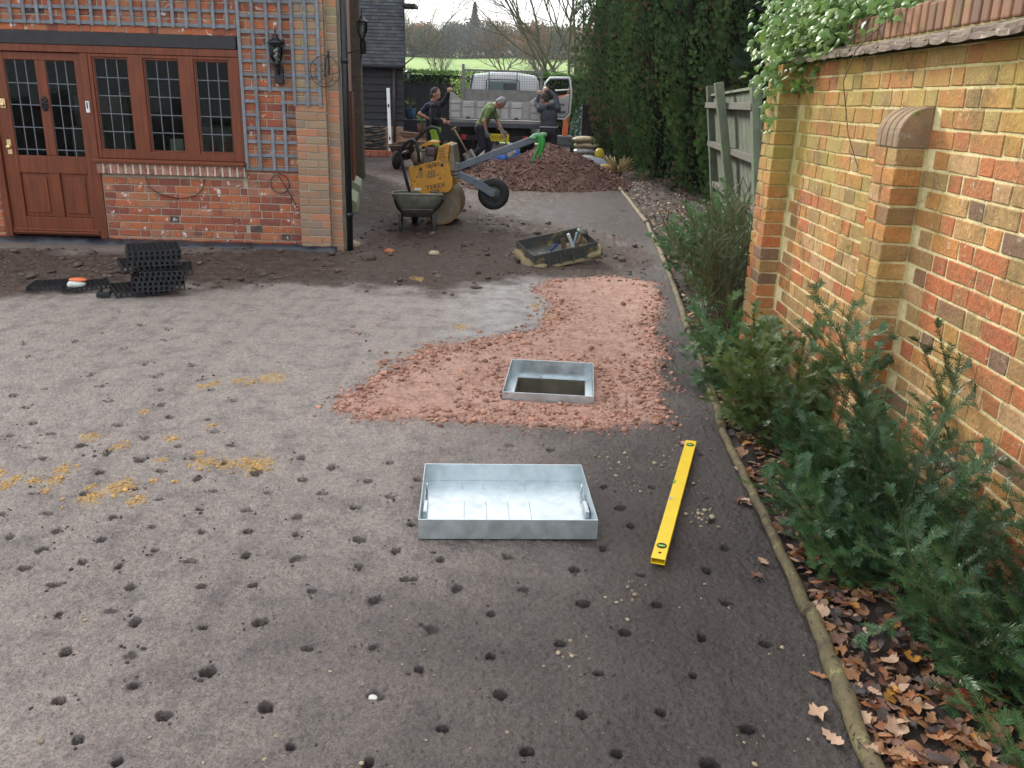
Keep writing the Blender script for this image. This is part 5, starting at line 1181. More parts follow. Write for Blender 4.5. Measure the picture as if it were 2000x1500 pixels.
def back_trees():
    branch_tree('bare_tree', 'big bare multi stemmed tree behind the truck on the right', (2.6, 44, 0), 13, 101, MATS['branch_green'], 1.0, .15, 8, 4, fork=.18, lean=-.12, cnt=(3, 5))
    branch_tree('bare_tree', 'bare tree behind the barn, thin twigs reaching right', (-7.2, 48, 0), 9.5, 102, MATS['branch_green'], 1.15, .10, 6, 4, lean=.15)
    branch_tree('bare_tree', 'smaller bare field tree in front of the bright grass', (-6.6, 74, 1.4), 6, 103, MATS['branch_brown'], 1.1, .10, 5, 3)
    branch_tree('bare_tree', 'young oak with rusty leaves left on the right of the field', (1.6, 75, 1.5), 8, 104, MATS['branch_brown'], 1.1, .12, 6, 3, leaf=(MATS['rust_leaf'], 260, .16))
    branch_tree('bare_tree', 'rusty leaved tree behind the truck cab', (-1.8, 95, 2.7), 8, 105, MATS['branch_brown'], 1.1, .12, 6, 3, leaf=(MATS['rust_leaf'], 260, .16))
    # wooded ridge: trees standing one behind another
    rng = np.random.default_rng(7); cnt = {}
    spots = []
    for row, (Y, n, x0, x1) in enumerate([(150, 5, -26, 14), (238, 14, -42, 22), (258, 15, -46, 25), (285, 15, -50, 28)]):
        for i in range(n): spots.append((x0+(x1-x0)*(i+.5)/n+rng.normal(0, 1.2), Y+rng.normal(0, 5), row))
    hues = ['olive green', 'brown', 'grey blue', 'rusty']
    for i, (x, y, row) in enumerate(spots):
        if row == 0 and -17 < x < 0: continue
        mm = rng.choice(['wood_green', 'wood_brown', 'wood_blue', 'rust_leaf'], p=[.34, .32, .30, .04] if row else [.5, .4, .08, .02]); H = rng.uniform(6, 8) if row < 1 else rng.uniform(7, 10); R = H*rng.uniform(.34, .46)
        hue = {'wood_green': 'olive green', 'wood_brown': 'brown', 'wood_blue': 'grey blue', 'rust_leaf': 'rusty orange'}[str(mm)]; where = ['at the field edge', 'in the front row of the ridge wood', 'in the middle row of the ridge wood', 'in the back row of the ridge wood'][row]; cnt[row] = cnt.get(row, 0)+1
        ordn = ['first', 'second', 'third', 'fourth', 'fifth', 'sixth', 'seventh', 'eighth', 'ninth', 'tenth', 'eleventh', 'twelfth', 'thirteenth', 'fourteenth', 'fifteenth', 'sixteenth'][cnt[row]-1]
        t = thing('woodland_tree', f'hazy {hue} tree, {ordn} from the left {where}', 'tree', (x, y, float(terrain_z(np.array([x]), np.array([y]))[0])), group='trees on the wooded ridge')
        q = MB(); q.tube([(0, 0, -.3), (.1, 0, H*.4), (0, .1, H*.75)], [.22, .16, .05], 6)
        for j in range(9):
            a = rng.uniform(0, 6.28); z = H*rng.uniform(.2, .6); e = rng.uniform(.4, .9)*R; q.tube([(0, 0, z), (e*.5*math.cos(a), e*.5*math.sin(a), z+H*.14), (e*math.cos(a), e*math.sin(a), z+H*.32)], [.08, .05, .02], 4)
        q.build('trunk', MATS['branch_brown'], t)
        n = 1500; u = rng.normal(size=(n, 3)); u /= np.linalg.norm(u, axis=1)[:, None]; rad = rng.uniform(.25, 1, n)**.5*(.75+.5*vn(u[:, 0]*3+i, u[:, 2]*3+u[:, 1]*2, i)); P = u*rad[:, None]*np.array([R, R, H*.46])+np.array([0, 0, H*.54])
        Rm = rotmats(n, rng)*(rng.uniform(.25, .7, n)*(1 if row < 2 else 1.3))[:, None, None]
        V, F = inst(np.array([(-.5, -.12, 0), (.5, -.16, .1), (.6, .12, 0), (-.4, .14, .1)]), np.array([(0, 1, 2, 3)]), Rm, P); link('crown', npmesh('crown', V, F, MATS[str(mm)]), t)
    t = thing('spruce_tree', 'pointed dark spruce on the skyline', 'tree', (-13.5, 262, float(terrain_z(np.array([-13.5]), np.array([262.]))[0])))
    H, n = 13, 1600; f = rng.uniform(size=n); a = rng.uniform(0, 6.28, n); rd = (1-f)*3.2*rng.uniform(.4, 1, n); P = np.stack([rd*np.cos(a), rd*np.sin(a), 1+f*H], 1); Rm = rotmats(n, rng)*(rng.uniform(.4, 1., n))[:, None, None]
    V, F = inst(np.array([(-.5, -.2, 0), (.5, -.2, .1), (.5, .2, 0), (-.4, .2, .1)]), np.array([(0, 1, 2, 3)]), Rm, P); link('crown', npmesh('crown', V, F, MATS['wood_blue']), t)
    q = MB(); q.tube([(0, 0, -.3), (0, 0, H)], [.3, .05], 6); q.build('trunk', MATS['branch_brown'], t)
    N = 9000; x = rng.uniform(-52, 32, N); y = 233+rng.uniform(0, 5, N); z = terrain_z(x, y)+rng.uniform(0, 1, N)**1.2*(2.2+2.2*fbm(x*.25, y*.1, 5)); Rm = rotmats(N, rng)*(rng.uniform(.3, .9, N))[:, None, None]
    V, F = inst(np.array([(-.5, -.2, 0), (.5, -.2, .1), (.5, .2, 0), (-.4, .2, .1)]), np.array([(0, 1, 2, 3)]), Rm, np.stack([x, y, z], 1)); me = npmesh('woodland_undergrowth', V, F, [MATS['wood_green'], MATS['wood_brown'], MATS['wood_blue']]); me.polygons.foreach_set('material_index', rng.integers(0, 3, N).astype(np.int32))
    tag(link('woodland_undergrowth', me), 'tangled undergrowth along the foot of the ridge wood', 'undergrowth', kind='stuff')
back_trees()
def far_hedge():
    t = thing('clipped_hedge', 'long clipped green hedge behind the black fence', 'hedge', (0, 35, 0)); rng = np.random.default_rng(5)
    ztop = lambda x: 2.5+.006*(x+4)-.0*x
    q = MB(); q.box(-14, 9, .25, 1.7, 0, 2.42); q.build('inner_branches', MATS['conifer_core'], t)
    n = 15000; x = rng.uniform(-9, 8, n); top = rng.uniform(size=n) < .38; y = np.where(top, rng.uniform(.05, 1.8, n), .1+.12*rng.uniform(size=n)+.12*fbm(x*2, x*0, 3)); z = np.where(top, 2.42+.16*fbm(x*1.5, y, 4)+.03*rng.normal(size=n), rng.uniform(.0, 2.5, n))
    d = np.stack([rng.normal(0, .5, n), np.where(top, 0, -.6)+rng.normal(0, .4, n), np.where(top, 1, .35)+rng.normal(0, .3, n)], 1)
    R = frames(d, rng.normal(size=(n, 3)))*(rng.uniform(.06, .14, n))[:, None, None]
    V, F = inst(SPRAY_V, SPRAY_F, R, np.stack([x, y, z], 1)); link('foliage', npmesh('foliage', V, F, MATS['hedge_leaf']), t)
    f = thing('black_board_fence', 'black vertical board fence below the hedge', 'fence', (0, 33, 0)); pmat('black_board', (.009, .0095, .011), (.015, .0155, .018), 6, .7, rand=.3, bump=.3)
    for i in range(46):
        q = MB(); xx = -9+i*.18; q.box(xx, xx+.172, -.012+.012*(i % 2), .006+.012*(i % 2), .03, 2.06); q.build('board', MATS['black_board'], f)
    for xx in (-5.3, -3.0, -.8): q = MB(); q.box(xx-.06, xx+.06, -.10, -.02, 0, 2.12); q.build('post', MATS['black_board'], f)
    q = MB(); q.box(-9, -.7, -.05, .05, 2.06, 2.10); q.build('capping', MATS['black_board'], f)
    s = thing('light_green_shrub', 'light yellow green shrub left of the truck cab', 'shrub', (-2.25, 31.8, 0)); n = 500; u = np.clip(rng.normal(size=(n, 3)), -1.8, 1.8)*np.array([.24, .2, .24])+np.array([.25, 0, 2.0]); R = rotmats(n, rng)*(rng.uniform(.05, .11, n))[:, None, None]
    leafmat('light_leaf', (.14, .24, .04), (.22, .32, .08), .5, .3); V, F = inst(np.array([(-.5, 0, 0), (0, -.3, .1), (.6, 0, 0), (0, .3, .1)]), np.array([(0, 1, 2, 3)]), R, u); link('foliage', npmesh('foliage', V, F, MATS['light_leaf']), s)
    q = MB()
    for k in range(9): q.tube([(rng.normal(0, .05), 0, 0), (rng.normal(0, .15), rng.normal(0, .1), 1.0), (rng.normal(0, .4), rng.normal(0, .2), 2.1)], [.015, .01, .004], 4)
    q.build('branches', MATS['twig_green'], s)
    for k, (px, py) in enumerate([(797, 265)]):
        pass
    lan = lantern('fence_lantern', 'small black lantern on the black fence end', (-4.05, 32.7, 2.12), scale=1.35)
far_hedge()
# ------------------------------------------------------------------ black barn
def barn():
    BY = 26.0; t = thing('black_barn', 'black weatherboarded barn with slate roof on a brick plinth', 'barn')
    pmat('tarred_board', (.010, .011, .014), (.018, .019, .023), 8, .65, bump=.3, bscale=50, rand=.25)
    pmat('roof_tile', (.052, .058, .066), (.036, .04, .046), 9, .75, rand=.35, bump=.3, bscale=60, spots=[((.085, .11, .04), .62, 3)])
    xl, xr = -8.0, -3.36
    q = MB(); q.add([(xl, BY+.03, 0), (xr-.03, BY+.03, 0), (xr-.62, BY+4.2, 0), (xl, BY+4.2, 0), (xl, BY+.03, 2.38), (xr-.03, BY+.03, 2.38), (xr-.62, BY+4.2, 2.38), (xl, BY+4.2, 2.38), (xl, BY+2.0, 6.1), (xr-.32, BY+2.0, 6.1)], [(0, 1, 5, 4), (1, 2, 6, 9, 5), (2, 3, 7, 6), (3, 0, 4, 8, 7), (4, 5, 9, 8), (6, 7, 8, 9), (0, 3, 2, 1)]); q.build('wall_core', MATS['tarred_board'], t)
    n = 9
    for i in range(n):
        z0 = .76+i*.192; q = MB(); q.prism([(BY-.035, z0), (BY+.0, z0+.205), (BY+.02, z0+.205), (BY+.02, z0)], xl, xr, axis='x'); q.build('weatherboard', MATS['tarred_board'], t)
    brickmat('plinth_brick', [(0, (.26, .13, .08)), (.3, (.32, .15, .09)), (.6, (.25, .17, .10)), (.85, (.36, .17, .1))], lichen=((.2, .21, .1), .55, 2), pale=((.5, .46, .4), .68, 7))
    q = MB(); q.box(-6.5, xr-.02, BY-.038, BY+.03, 0, .758); q.build('mortar', MATS['house_mortar'], t)
    sp = [(Vector((s, BY-.045, z)), L, Matrix.Identity(3)) for s, z, L in courses(-5.6, xr-.02, .0, .756, .084, None, 3)]
    lay_bricks(t, sp, MATS['plinth_brick'], 'brick', 300, depth=.03, seed=3, H=.070, joint=.016, bev=.003)
    # steep tiled roof: 31 courses
    rf = thing('roof', None, None); rf.parent = t; a, b = Vector((0, BY-.22, 2.42)), Vector((0, BY+2.0, 6.6)); sl = (b-a); Ls = sl.length; sl.normalize(); nr = Vector((0, -sl.z, sl.y))
    V, F = [], []; rng = random.Random(4); rows = 44
    for r_ in range(rows):
        x = xl+(.08 if r_ % 2 else 0)
        while x < xr+.04-.14*Ls*r_/rows*.48:
            w = .165; p0 = a+sl*(Ls*r_/rows)+nr*(.016+rng.uniform(0, .006)); p1 = a+sl*(Ls*(r_+1.25)/rows)+nr*.002; x1 = min(x+w-.006, xr+.06-.14*(p0.y-BY)); x = min(x, x1-.01); o = len(V)
            V += [(x, p0.y, p0.z), (x1, p0.y, p0.z), (x1, p1.y, p1.z), (x, p1.y, p1.z), (x, p0.y+.012, p0.z-.014), (x1, p0.y+.012, p0.z-.014)]; F += [(o, o+1, o+2, o+3), (o+4, o+5, o+1, o)]; x += w
    me = bpy.data.meshes.new('roof_tiles'); me.from_pydata(V, [], F); me.materials.append(MATS['roof_tile']); link('roof_tiles', me, rf)['kind'] = 'stuff'
    q = MB(); q.add([(xl, a.y+.03, a.z-.03), (xr+.08, a.y+.03, a.z-.03), (xr-.24, b.y+.03, b.z), (xl, b.y+.03, b.z)], [(0, 1, 2, 3)]); q.build('roof_boarding', MATS['tarred_board'], rf, solid=.02)
    q = MB(); q.bar(Vector((xr+.08, a.y, a.z-.05)), Vector((xr-.23, b.y, b.z-.05)), .03, .16); q.build('barge_board', MATS['tarred_board'], rf)
    q = MB(); q.box(xl, xr+.06, BY-.27, BY-.17, 2.34, 2.42); q.build('gutter', MATS['black_iron'], rf, bevel=.02)
    q = MB(); q.box(-3.4, -3.02, BY+.1, BY+.9, 3.98, 4.06); q.build('side_eave', MATS['tarred_board'], rf)
    q = MB(); q.tube([(-3.62, BY-.09, .1), (-3.62, BY-.09, 2.32)], .04, 10); q.tube([(-3.62, BY-.09, 2.30), (-3.62, BY-.2, 2.4)], .045, 10); q.build('downpipe', pmat('brown_pipe', (.07, .035, .03), (.05, .03, .028), 8, .5), t)
    s = thing('brick_step', 'low red brick kerb in front of the barn', 'kerb')
    for i in range(8): q = MB(); q.box(-5.0+i*.225, -5.0+i*.225+.213, 24.55, 24.75, 0, .15); q.build('brick', MATS['house_brick'], s, bevel=.008)
barn()
# ------------------------------------------------------------------ heap of red gravel
def heap():
    cx, cy = .55, 18.1; n = 110
    u = np.linspace(-1, 1, n); U, W = np.meshgrid(u, u); X, Y = cx+U*2.3, cy+W*2.35
    wob = (fbm(X*1.3, Y*1.3, 201)-.5)*.5
    d1 = np.hypot((X-.62)/1.75, (Y-18.25)/2.0); d2 = np.hypot((X+.45)/1.0, (Y-17.6)/1.5)
    Z = np.maximum(.80*np.clip(1-d1-wob*.25, -.15, 1)**1.0*1.0, .46*np.clip(1-d2-wob*.3, -.15, 1)); Z = np.minimum(Z, .70+.1*Z)
    Z += (fbm(X*5, Y*5, 203)-.5)*.06*(Z > 0)+(fbm(X*20, Y*20, 205)-.5)*.03*(Z > 0)
    Z = np.where(Z > -.02, Z, -.03)
    t = thing('gravel_heap', 'big heap of red brown crushed stone in front of the truck', 'heap')
    i = np.arange(n-1)[:, None]*n+np.arange(n-1)[None]; V = np.stack([X, Y, Z], 2).reshape(-1, 3); F = np.stack([i, i+1, i+n+1, i+n], 2).reshape(-1, 4); F = F[V[F][:, :, 2].max(1) > -.01]
    pmat('heap_red', (.17, .088, .066), (.11, .056, .044), 14, .9, bump=.9, bscale=60, bdist=.02, spots=[((.21, .14, .085), .62, 1.1)])
    pmat('heap_stone', (.21, .112, .085), (.125, .064, .05), 14, .9, rand=.4, bump=.4, bscale=120, spots=[((.24, .17, .10), .66, 1.1)])
    link('heap_body', npmesh('heap_body', V, F, MATS['heap_red'], True), t)
    r = np.random.default_rng(5); k = r.integers(0, len(V), 13000); P = V[k]+r.normal(0, .02, (13000, 3))*np.array([1, 1, 0]); m = (V[k][:, 2] > -.01) & (P[:, 1] < 19.2); P = P[m]; P[:, 2] += .006
    o = stones('loose_stones', P, r.lognormal(math.log(.0125), .5, len(P)).clip(.005, .045), MATS['heap_stone'], .8, 12); o.parent = t
heap()
# ------------------------------------------------------------------ tipper truck
def truck():
    t = thing('tipper_truck', 'white cabbed tipper truck seen from behind with its door open', 'truck', (0, 0, 0)); ty = 20.0
    pmat('alu', (.48, .47, .455), (.37, .36, .345), 5, .5, .1, spots=[((.2, .17, .15), .66, 9)]); pmat('alu_light', (.62, .61, .595), (.50, .49, .475), 5, .5, .1)
    pmat('chassis', (.022, .02, .019), (.035, .03, .028), 8, .7); pmat('cab_white', (.84, .86, .86), (.78, .80, .81), 3, .28); pmat('red_lamp', (.55, .02, .03), (.45, .02, .03), 5, .2); pmat('plate_yellow', (.80, .62, .03), (.74, .56, .03), 5, .5); pmat('grey_trim', (.10, .11, .13), (.07, .075, .09), 5, .5)
    pmat('headboard_grey', (.22, .215, .205), (.15, .145, .135), 6, .6, spots=[((.17, .10, .07), .62, 7)])
    glass_mat('cab_glass', (.55, .72, .70), 1.5)
    xl, xr = -1.56, .47
    q = MB(); q.box(xl, xr, ty+.02, ty+2.75, 1.09, 1.15); q.build('bed_floor', MATS['alu'], t)
    q = MB(); q.box(xl+.02, xr-.02, ty, ty+.14, .99, 1.088); q.build('rear_cross_beam', MATS['grey_trim'], t, bevel=.01)
    tb = thing('tailboard', None, None); tb.parent = t
    q = MB(); q.box(-1.30, .21, ty-.01, ty+.02, 1.16, 1.55); q.build('tail_sheet', MATS['alu'], tb)
    for a, b in ((-1.275, -1.02), (-.955, -.80), (-.735, -.48), (-.415, -.27), (-.20, .03)):
        q = MB(); q.box(a, b, ty-.028, ty-.01, 1.42, 1.53); q.box(a, b, ty-.022, ty-.01, 1.18, 1.40); q.build('pressed_panel', MATS['alu_light'], tb, bevel=.012)
    for x in (-1.295, -.99, -.77, -.445, -.235, .065, .19):
        q = MB(); q.box(x-.014, x+.014, ty-.04, ty-.01, 1.16, 1.555); q.build('rib', MATS['alu'], tb, bevel=.004)
    for x in (-1.15, -.61, -.08):
        q = MB(); q.box(x-.05, x+.05, ty-.045, ty-.02, 1.17, 1.20); q.tube([(x-.03, ty-.05, 1.2), (x, ty-.06, 1.225), (x+.03, ty-.05, 1.2)], .008, 6); q.build('latch', MATS['grey_trim'], tb)
    for s, x0, x1 in ((1, xl, -1.30), (-1, xr, .21)):
        q = MB(); q.prism([(x0, 1.16), (x1, 1.16), (x1, 1.55), (x0+s*.06, 1.72), (x0, 1.72)], ty-.012, ty+.02); q.build('corner_wing', MATS['alu'], t, bevel=.006)
        for z0, z1 in ((1.18, 1.30), (1.33, 1.46), (1.48, 1.55)):
            q = MB(); q.box(min(x0+s*.03, x1-s*.03), max(x0+s*.03, x1-s*.03), ty-.026, ty-.012, z0, z1); q.build('pressed_panel', MATS['alu_light'], t, bevel=.008)
        q = MB(); q.box(x0-.012, x0+.012, ty+.02, ty+2.72, 1.15, 1.56); q.build('side_board', MATS['alu'], t)
    hy = ty+2.72
    q = MB(); q.box(-1.43, .51, hy, hy+.04, 1.15, 1.82); q.build('headboard', MATS['headboard_grey'], t)
    fr = thing('headboard_guard', None, None); fr.parent = t
    for x in (-1.44, .51): q = MB(); q.box(x-.032, x+.032, hy-.03, hy+.04, 1.15, 2.40); q.build('post', MATS['headboard_grey'], fr)
    q = MB(); q.box(-1.41, .48, hy-.02, hy+.03, 2.235, 2.285); q.build('top_rail', MATS['headboard_grey'], fr)
    for x in (-.80, -.10): q = MB(); q.box(x-.012, x+.012, hy-.01, hy+.015, 1.82, 2.235); q.build('upright', MATS['grey_trim'], fr)
    q = MB(); q.tube([(-.86, hy-.015, 1.82), (-.86, hy-.015, 2.02), (-.82, hy-.015, 2.06), (-.08, hy-.015, 2.06), (-.04, hy-.015, 2.02), (-.04, hy-.015, 1.82)], .014, 6); q.build('window_guard', MATS['grey_trim'], fr)
    q = MB()
    for i in range(31): x = -1.40+i*.062; q.box(x-.0022, x+.0022, hy, hy+.004, 1.82, 2.235)
    for i in range(7): z = 1.85+i*.06; q.box(-1.40, .47, hy+.004, hy+.008, z-.0022, z+.0022)
    q.build('wire_mesh', MATS['grey_trim'], fr)['kind'] = 'stuff'
    cab = thing('cab', None, None); cab.parent = t; cy = ty+3.0
    q = MB(); q.prism([(-1.36, .75), (.52, .75), (.52, 1.55), (.455, 2.02), (.38, 2.18), (-.1, 2.245), (-.74, 2.245), (-1.20, 2.18), (-1.28, 2.02), (-1.36, 1.55)], cy, cy+1.65); q.build('shell', MATS['cab_white'], cab, bevel=.07, seg=4)
    q = MB(); q.box(-.80, -.08, cy-.004, cy+.02, 1.72, 2.03); q.build('rear_window', MATS['cab_glass'], cab, bevel=.01)
    q = MB(); q.box(-.78, -.10, cy-.0045, cy-.0042, 1.73, 1.76); q.prism([(-1.345, 1.55), (-1.30, 1.55), (-1.19, 2.16), (-1.235, 2.14), (-1.27, 2.02)], cy-.004, cy+.3); q.build('corner_trim', MATS['grey_trim'], cab)
    q = MB(); q.box(-.44, -.12, cy-.006, cy-.0045, 1.74, 1.98); q.build('dark_reflection_panel', MATS['grey_trim'], cab)  # dark reflection on the rear window, imitated by a flat grey panel
    m = MB(); m.box(-1.60, -1.48, cy+1.2, cy+1.28, 1.72, 2.02); m.tube([(-1.54, cy+1.24, 2.02), (-1.50, cy+1.2, 2.10), (-1.26, cy+1.2, 2.08)], .012, 6); m.build('mirror', MATS['grey_trim'], cab, bevel=.02)
    d = thing('cab_door', None, None); d.parent = cab; d.location = (.58, ty+3.55, 0); d.rotation_euler = (0, 0, math.radians(-12))
    prof = [(.03, 1.18), (.60, 1.16), (.72, 1.28), (.74, 1.80), (.69, 2.13), (.66, 2.17), (.17, 2.155), (.06, 2.03), (.0, 1.80)]
    q = MB(); q.tube([(x, 0, z) for x, z in prof], .028, 8, closed=True); q.build('door_frame', MATS['cab_white'], d)
    q = MB(); q.tube([(x*.93+.026, -.03, z*.93+.115) for x, z in prof], .012, 6, closed=True); q.build('door_seal', MATS['grey_trim'], d)
    q = MB(); q.prism([(.03, 1.19), (.60, 1.17), (.71, 1.28), (.735, 1.78), (.45, 1.68), (.12, 1.58), (.01, 1.58)], -.02, .03); q.build('door_lining', MATS['alu'], d, bevel=.01)
    q = MB(); q.box(.10, .62, -.05, -.02, 1.30, 1.36); q.box(.12, .58, -.045, -.02, 1.50, 1.53); q.build('door_pocket', MATS['grey_trim'], d, bevel=.01)
    for x in (-1.28, .17):
        q = MB(); q.box(x-.13, x+.13, ty+.02, ty+.07, .70, .84); q.build('lamp_housing', MATS['chassis'], t)
        q = MB(); q.box(x-.02, x+.09, ty+.0, ty+.02, .72, .82) if x < 0 else q.box(x-.09, x+.02, ty, ty+.02, .72, .82); q.build('tail_lamp', MATS['red_lamp'], t, bevel=.01)
    q = MB(); q.box(-1.45, .36, ty+.07, ty+.14, .70, .80); q.build('rear_bumper', MATS['chassis'], t, bevel=.01)
    pl = MB(); pl.box(-.68, -.23, ty-.005, ty+.005, .70, .862); p = pl.build('number_plate', MATS['plate_yellow'], t, bevel=.004)
    lettering('YJ13 ERX', .105, MATS['black_iron'], t, Matrix.Translation((-.455, ty-.008, .78)) @ Matrix.Rotation(math.pi/2, 4, 'X'), .9, 'plate_lettering')
    for x in (-.95, -.15): q = MB(); q.box(x-.06, x+.06, ty+.15, ty+4.4, .62, .98); q.build('chassis_rail', MATS['chassis'], t)
    q = MB(); q.box(-1.35, .26, ty+.4, ty+2.6, .80, 1.06); q.build('sub_frame', MATS['chassis'], t)
    for x in (-1.28, .19):
        for yy in (ty+1.15, ty+4.1):
            w = thing('wheel', None, None); w.parent = t; w.location = (x, yy, .36); M = Matrix.Rotation(math.pi/2, 4, 'Y')
            q = MB(); q.lathe([(.22, -.14), (.33, -.15), (.36, -.11), (.36, .11), (.33, .15), (.22, .14)], 24, M); q.build('tyre', MATS['dark_rubber'], w); q = MB(); q.lathe([(.05, -.1), (.21, -.11), (.22, -.09), (.22, .09), (.21, .11), (.05, .1)], 20, M); q.build('rim', MATS['alu'], w)
    for x in (-1.28, .19): q = MB(); q.box(x-.17, x+.17, ty+.72, ty+.735, .18, .85); q.build('mud_flap', MATS['dark_rubber'], t)
truck()
# ------------------------------------------------------------------ people
for nm, a, b in (('skin', (.50, .27, .19), (.42, .21, .15)), ('hair_dark', (.04, .032, .028), (.07, .06, .055)), ('hair_grey', (.36, .36, .36), (.25, .25, .25)), ('cloth_black', (.012, .013, .018), (.02, .02, .026)), ('cloth_navy', (.022, .032, .075), (.017, .025, .055)), ('cloth_lime', (.36, .62, .05), (.25, .45, .04)), ('cloth_olive', (.17, .25, .09), (.13, .19, .07)), ('cloth_jean', (.018, .021, .034), (.028, .031, .045)), ('cloth_grey', (.065, .078, .092), (.045, .054, .066)), ('cloth_charcoal', (.016, .015, .016), (.03, .028, .03)), ('glove', (.22, .23, .23), (.15, .155, .16)), ('boot', (.03, .024, .02), (.05, .04, .032)), ('belt', (.36, .35, .33), (.2, .2, .2))):
    pmat(nm, a, b, 9, .85 if nm not in ('skin', 'boot') else .55, bump=.25, bscale=26, bdist=.012)
def hand(w, d, n, prims, k=1.0, curl=.6, spread=1.0):
    """palm and five fingers from wrist w in direction d; n = back of the hand"""
    w, d, n = Vector(w), Vector(d).normalized(), Vector(n); n = (n-d*n.dot(d)).normalized(); s = d.cross(n)
    prims.append(('e', w+d*.045*k, (.045*k, .045*k, .022*k), Matrix((d, s, n)).transposed().to_quaternion()))
    for i, L in enumerate((.060, .070, .066, .052)):
        b = w+d*.075*k+s*(i-1.5)*.021*k*spread; m = b+(d*math.cos(curl*.6)-n*math.sin(curl*.6))*L*.55*k; e = m+(d*math.cos(curl*1.7)-n*math.sin(curl*1.7))*L*.5*k
        prims += [('c', b, m, .0105*k, .0098*k), ('c', m, e, .0098*k, .008*k)]
    b = w+d*.025*k-s*.038*k; m = b+(d*.6-s*.7-n*.2).normalized()*.036*k; prims += [('c', b, m, .0125*k, .011*k), ('c', m, m+(d*.9-s*.1-n*.3).normalized()*.03*k, .011*k, .009*k)]
def person(label, loc, rz, J, top, legs, hair, sleeves='long', gloves=False, face=(1, 0, 0), hood=False, belt=None, hair_kind='short'):
    t = thing('person', label, 'person', loc, rz); V = {k: Vector(v) for k, v in J.items() if k != 'curl'}; f = Vector(face).normalized()
    hd, nk, ch, pv = V['head'], V['neck'], V['chest'], V['pelvis']; up = (hd-nk).normalized(); side = up.cross(f).normalized(); f = side.cross(up)
    Q = Matrix((f, side, up)).transposed().to_quaternion()
    spine = (ch-pv).normalized(); shl = (V['shL']-V['shR']).normalized(); fr = shl.cross(spine).normalized(); Qt = Matrix((fr, shl, spine)).transposed().to_quaternion()
    hl = (V['hipL']-V['hipR']).normalized(); Qp = Matrix((hl.cross(Vector((0, 0, 1))).normalized(), hl, Vector((0, 0, 1)))).transposed().to_quaternion()
    P = [('e', hd+up*.015, (.098, .076, .122), Q), ('e', hd+f*.045-up*.055, (.052, .052, .062), Q), ('c', hd+f*.092+up*.01, hd+f*.113-up*.022, .010, .015), ('e', hd+side*.078-up*.012+f*-.005, (.022, .010, .032), Q), ('e', hd-side*.078-up*.012+f*-.005, (.022, .010, .032), Q),
         ('e', hd+f*.085+up*.028, (.018, .05, .012), Q), ('e', hd+f*.092-up*.058, (.013, .026, .010), Q), ('c', nk-up*.05, hd-up*.05, .062, .055)]
    bulk = 1.0
    P += [('e', ch, (.105, .165, .20), Qt), ('e', (ch+pv)/2, (.10, .145, .19), Qt), ('e', pv, (.115, .165, .14), Qp), ('c', V['shL'], V['shR'], .065, .065), ('c', ch+spine*.1, nk, .085, .06)]
    for s in 'LR':
        P += [('c', V['sh'+s], V['el'+s], .052, .041), ('c', V['el'+s], V['wr'+s], .041, .028), ('c', V['hip'+s], V['kn'+s], .088, .058), ('c', V['kn'+s], V['an'+s], .056, .038)]
        d = (V['wr'+s]-V['el'+s]).normalized(); hand(V['wr'+s], d, Vector(J.get('hn'+s, (0, -1, .3))), P, 1.0, J.get('curl', .7))
        fw = Vector(J.get('ft'+s, tuple(hl.cross(Vector((0, 0, 1)))))).normalized(); P += [('c', V['an'+s]+Vector((0, 0, -.035)), V['an'+s]+fw*.15+Vector((0, 0, -.05)), .042, .034)]
    shapes_blob('body', P, MATS['skin'], t, .0085, 3)
    T = [('e', ch, (.128, .19, .215), Qt), ('e', (ch+pv)/2, (.122, .17, .20), Qt), ('e', pv+spine*.05, (.132, .178, .10), Qt), ('c', V['shL'], V['shR'], .082, .082), ('c', ch+spine*.12, nk-up*.015, .10, .072)]
    for s in 'LR':
        e = V['el'+s] if sleeves == 'long' else V['sh'+s].lerp(V['el'+s], .62); T += [('c', V['sh'+s], e, .072, .06)]
        if sleeves == 'long': T += [('c', V['el'+s], V['el'+s].lerp(V['wr'+s], .93), .058, .042)]
    if hood: T += [('e', nk-f*.06-up*.02, (.075, .11, .075), Qt), ('c', nk-f*.1+side*.08, nk-f*.1-side*.08, .045, .045)]
    shapes_blob('top', T, MATS[top], t, .011, 3)
    L = [('e', pv-Vector((0, 0, .01)), (.133, .182, .15), Qp)]
    for s in 'LR': L += [('c', V['hip'+s], V['kn'+s], .105, .076), ('c', V['kn'+s], V['an'+s]+Vector((0, 0, .02)), .076, .064)]
    shapes_blob('trousers', L, MATS[legs], t, .012, 3)
    B = []
    for s in 'LR':
        fw = Vector(J.get('ft'+s, tuple(hl.cross(Vector((0, 0, 1)))))).normalized(); B += [('c', V['an'+s]+Vector((0, 0, .06)), V['an'+s]-Vector((0, 0, .03)), .056, .055), ('c', V['an'+s]-Vector((0, 0, .032)), V['an'+s]+fw*.16-Vector((0, 0, .045)), .052, .045)]
    shapes_blob('boots', B, MATS['boot'], t, .012, 2)
    H = [('e', hd+up*.048-f*.018, (.098, .083, .098), Q), ('e', hd-f*.045+up*.0, (.062, .078, .085), Q)]
    o = shapes_blob('hair', H, MATS[hair], t, .009, 2)
    if gloves:
        G_ = []
        for s in 'LR':
            d = (V['wr'+s]-V['el'+s]).normalized(); hand(V['wr'+s]-d*.01, d, Vector(J.get('hn'+s, (0, -1, .3))), G_, 1.13, J.get('curl', .7)); G_ += [('c', V['wr'+s]-d*.05, V['wr'+s]+d*.02, .04, .037)]
            shapes_blob('glove', G_, MATS['glove'], t, .008, 2); G_ = []
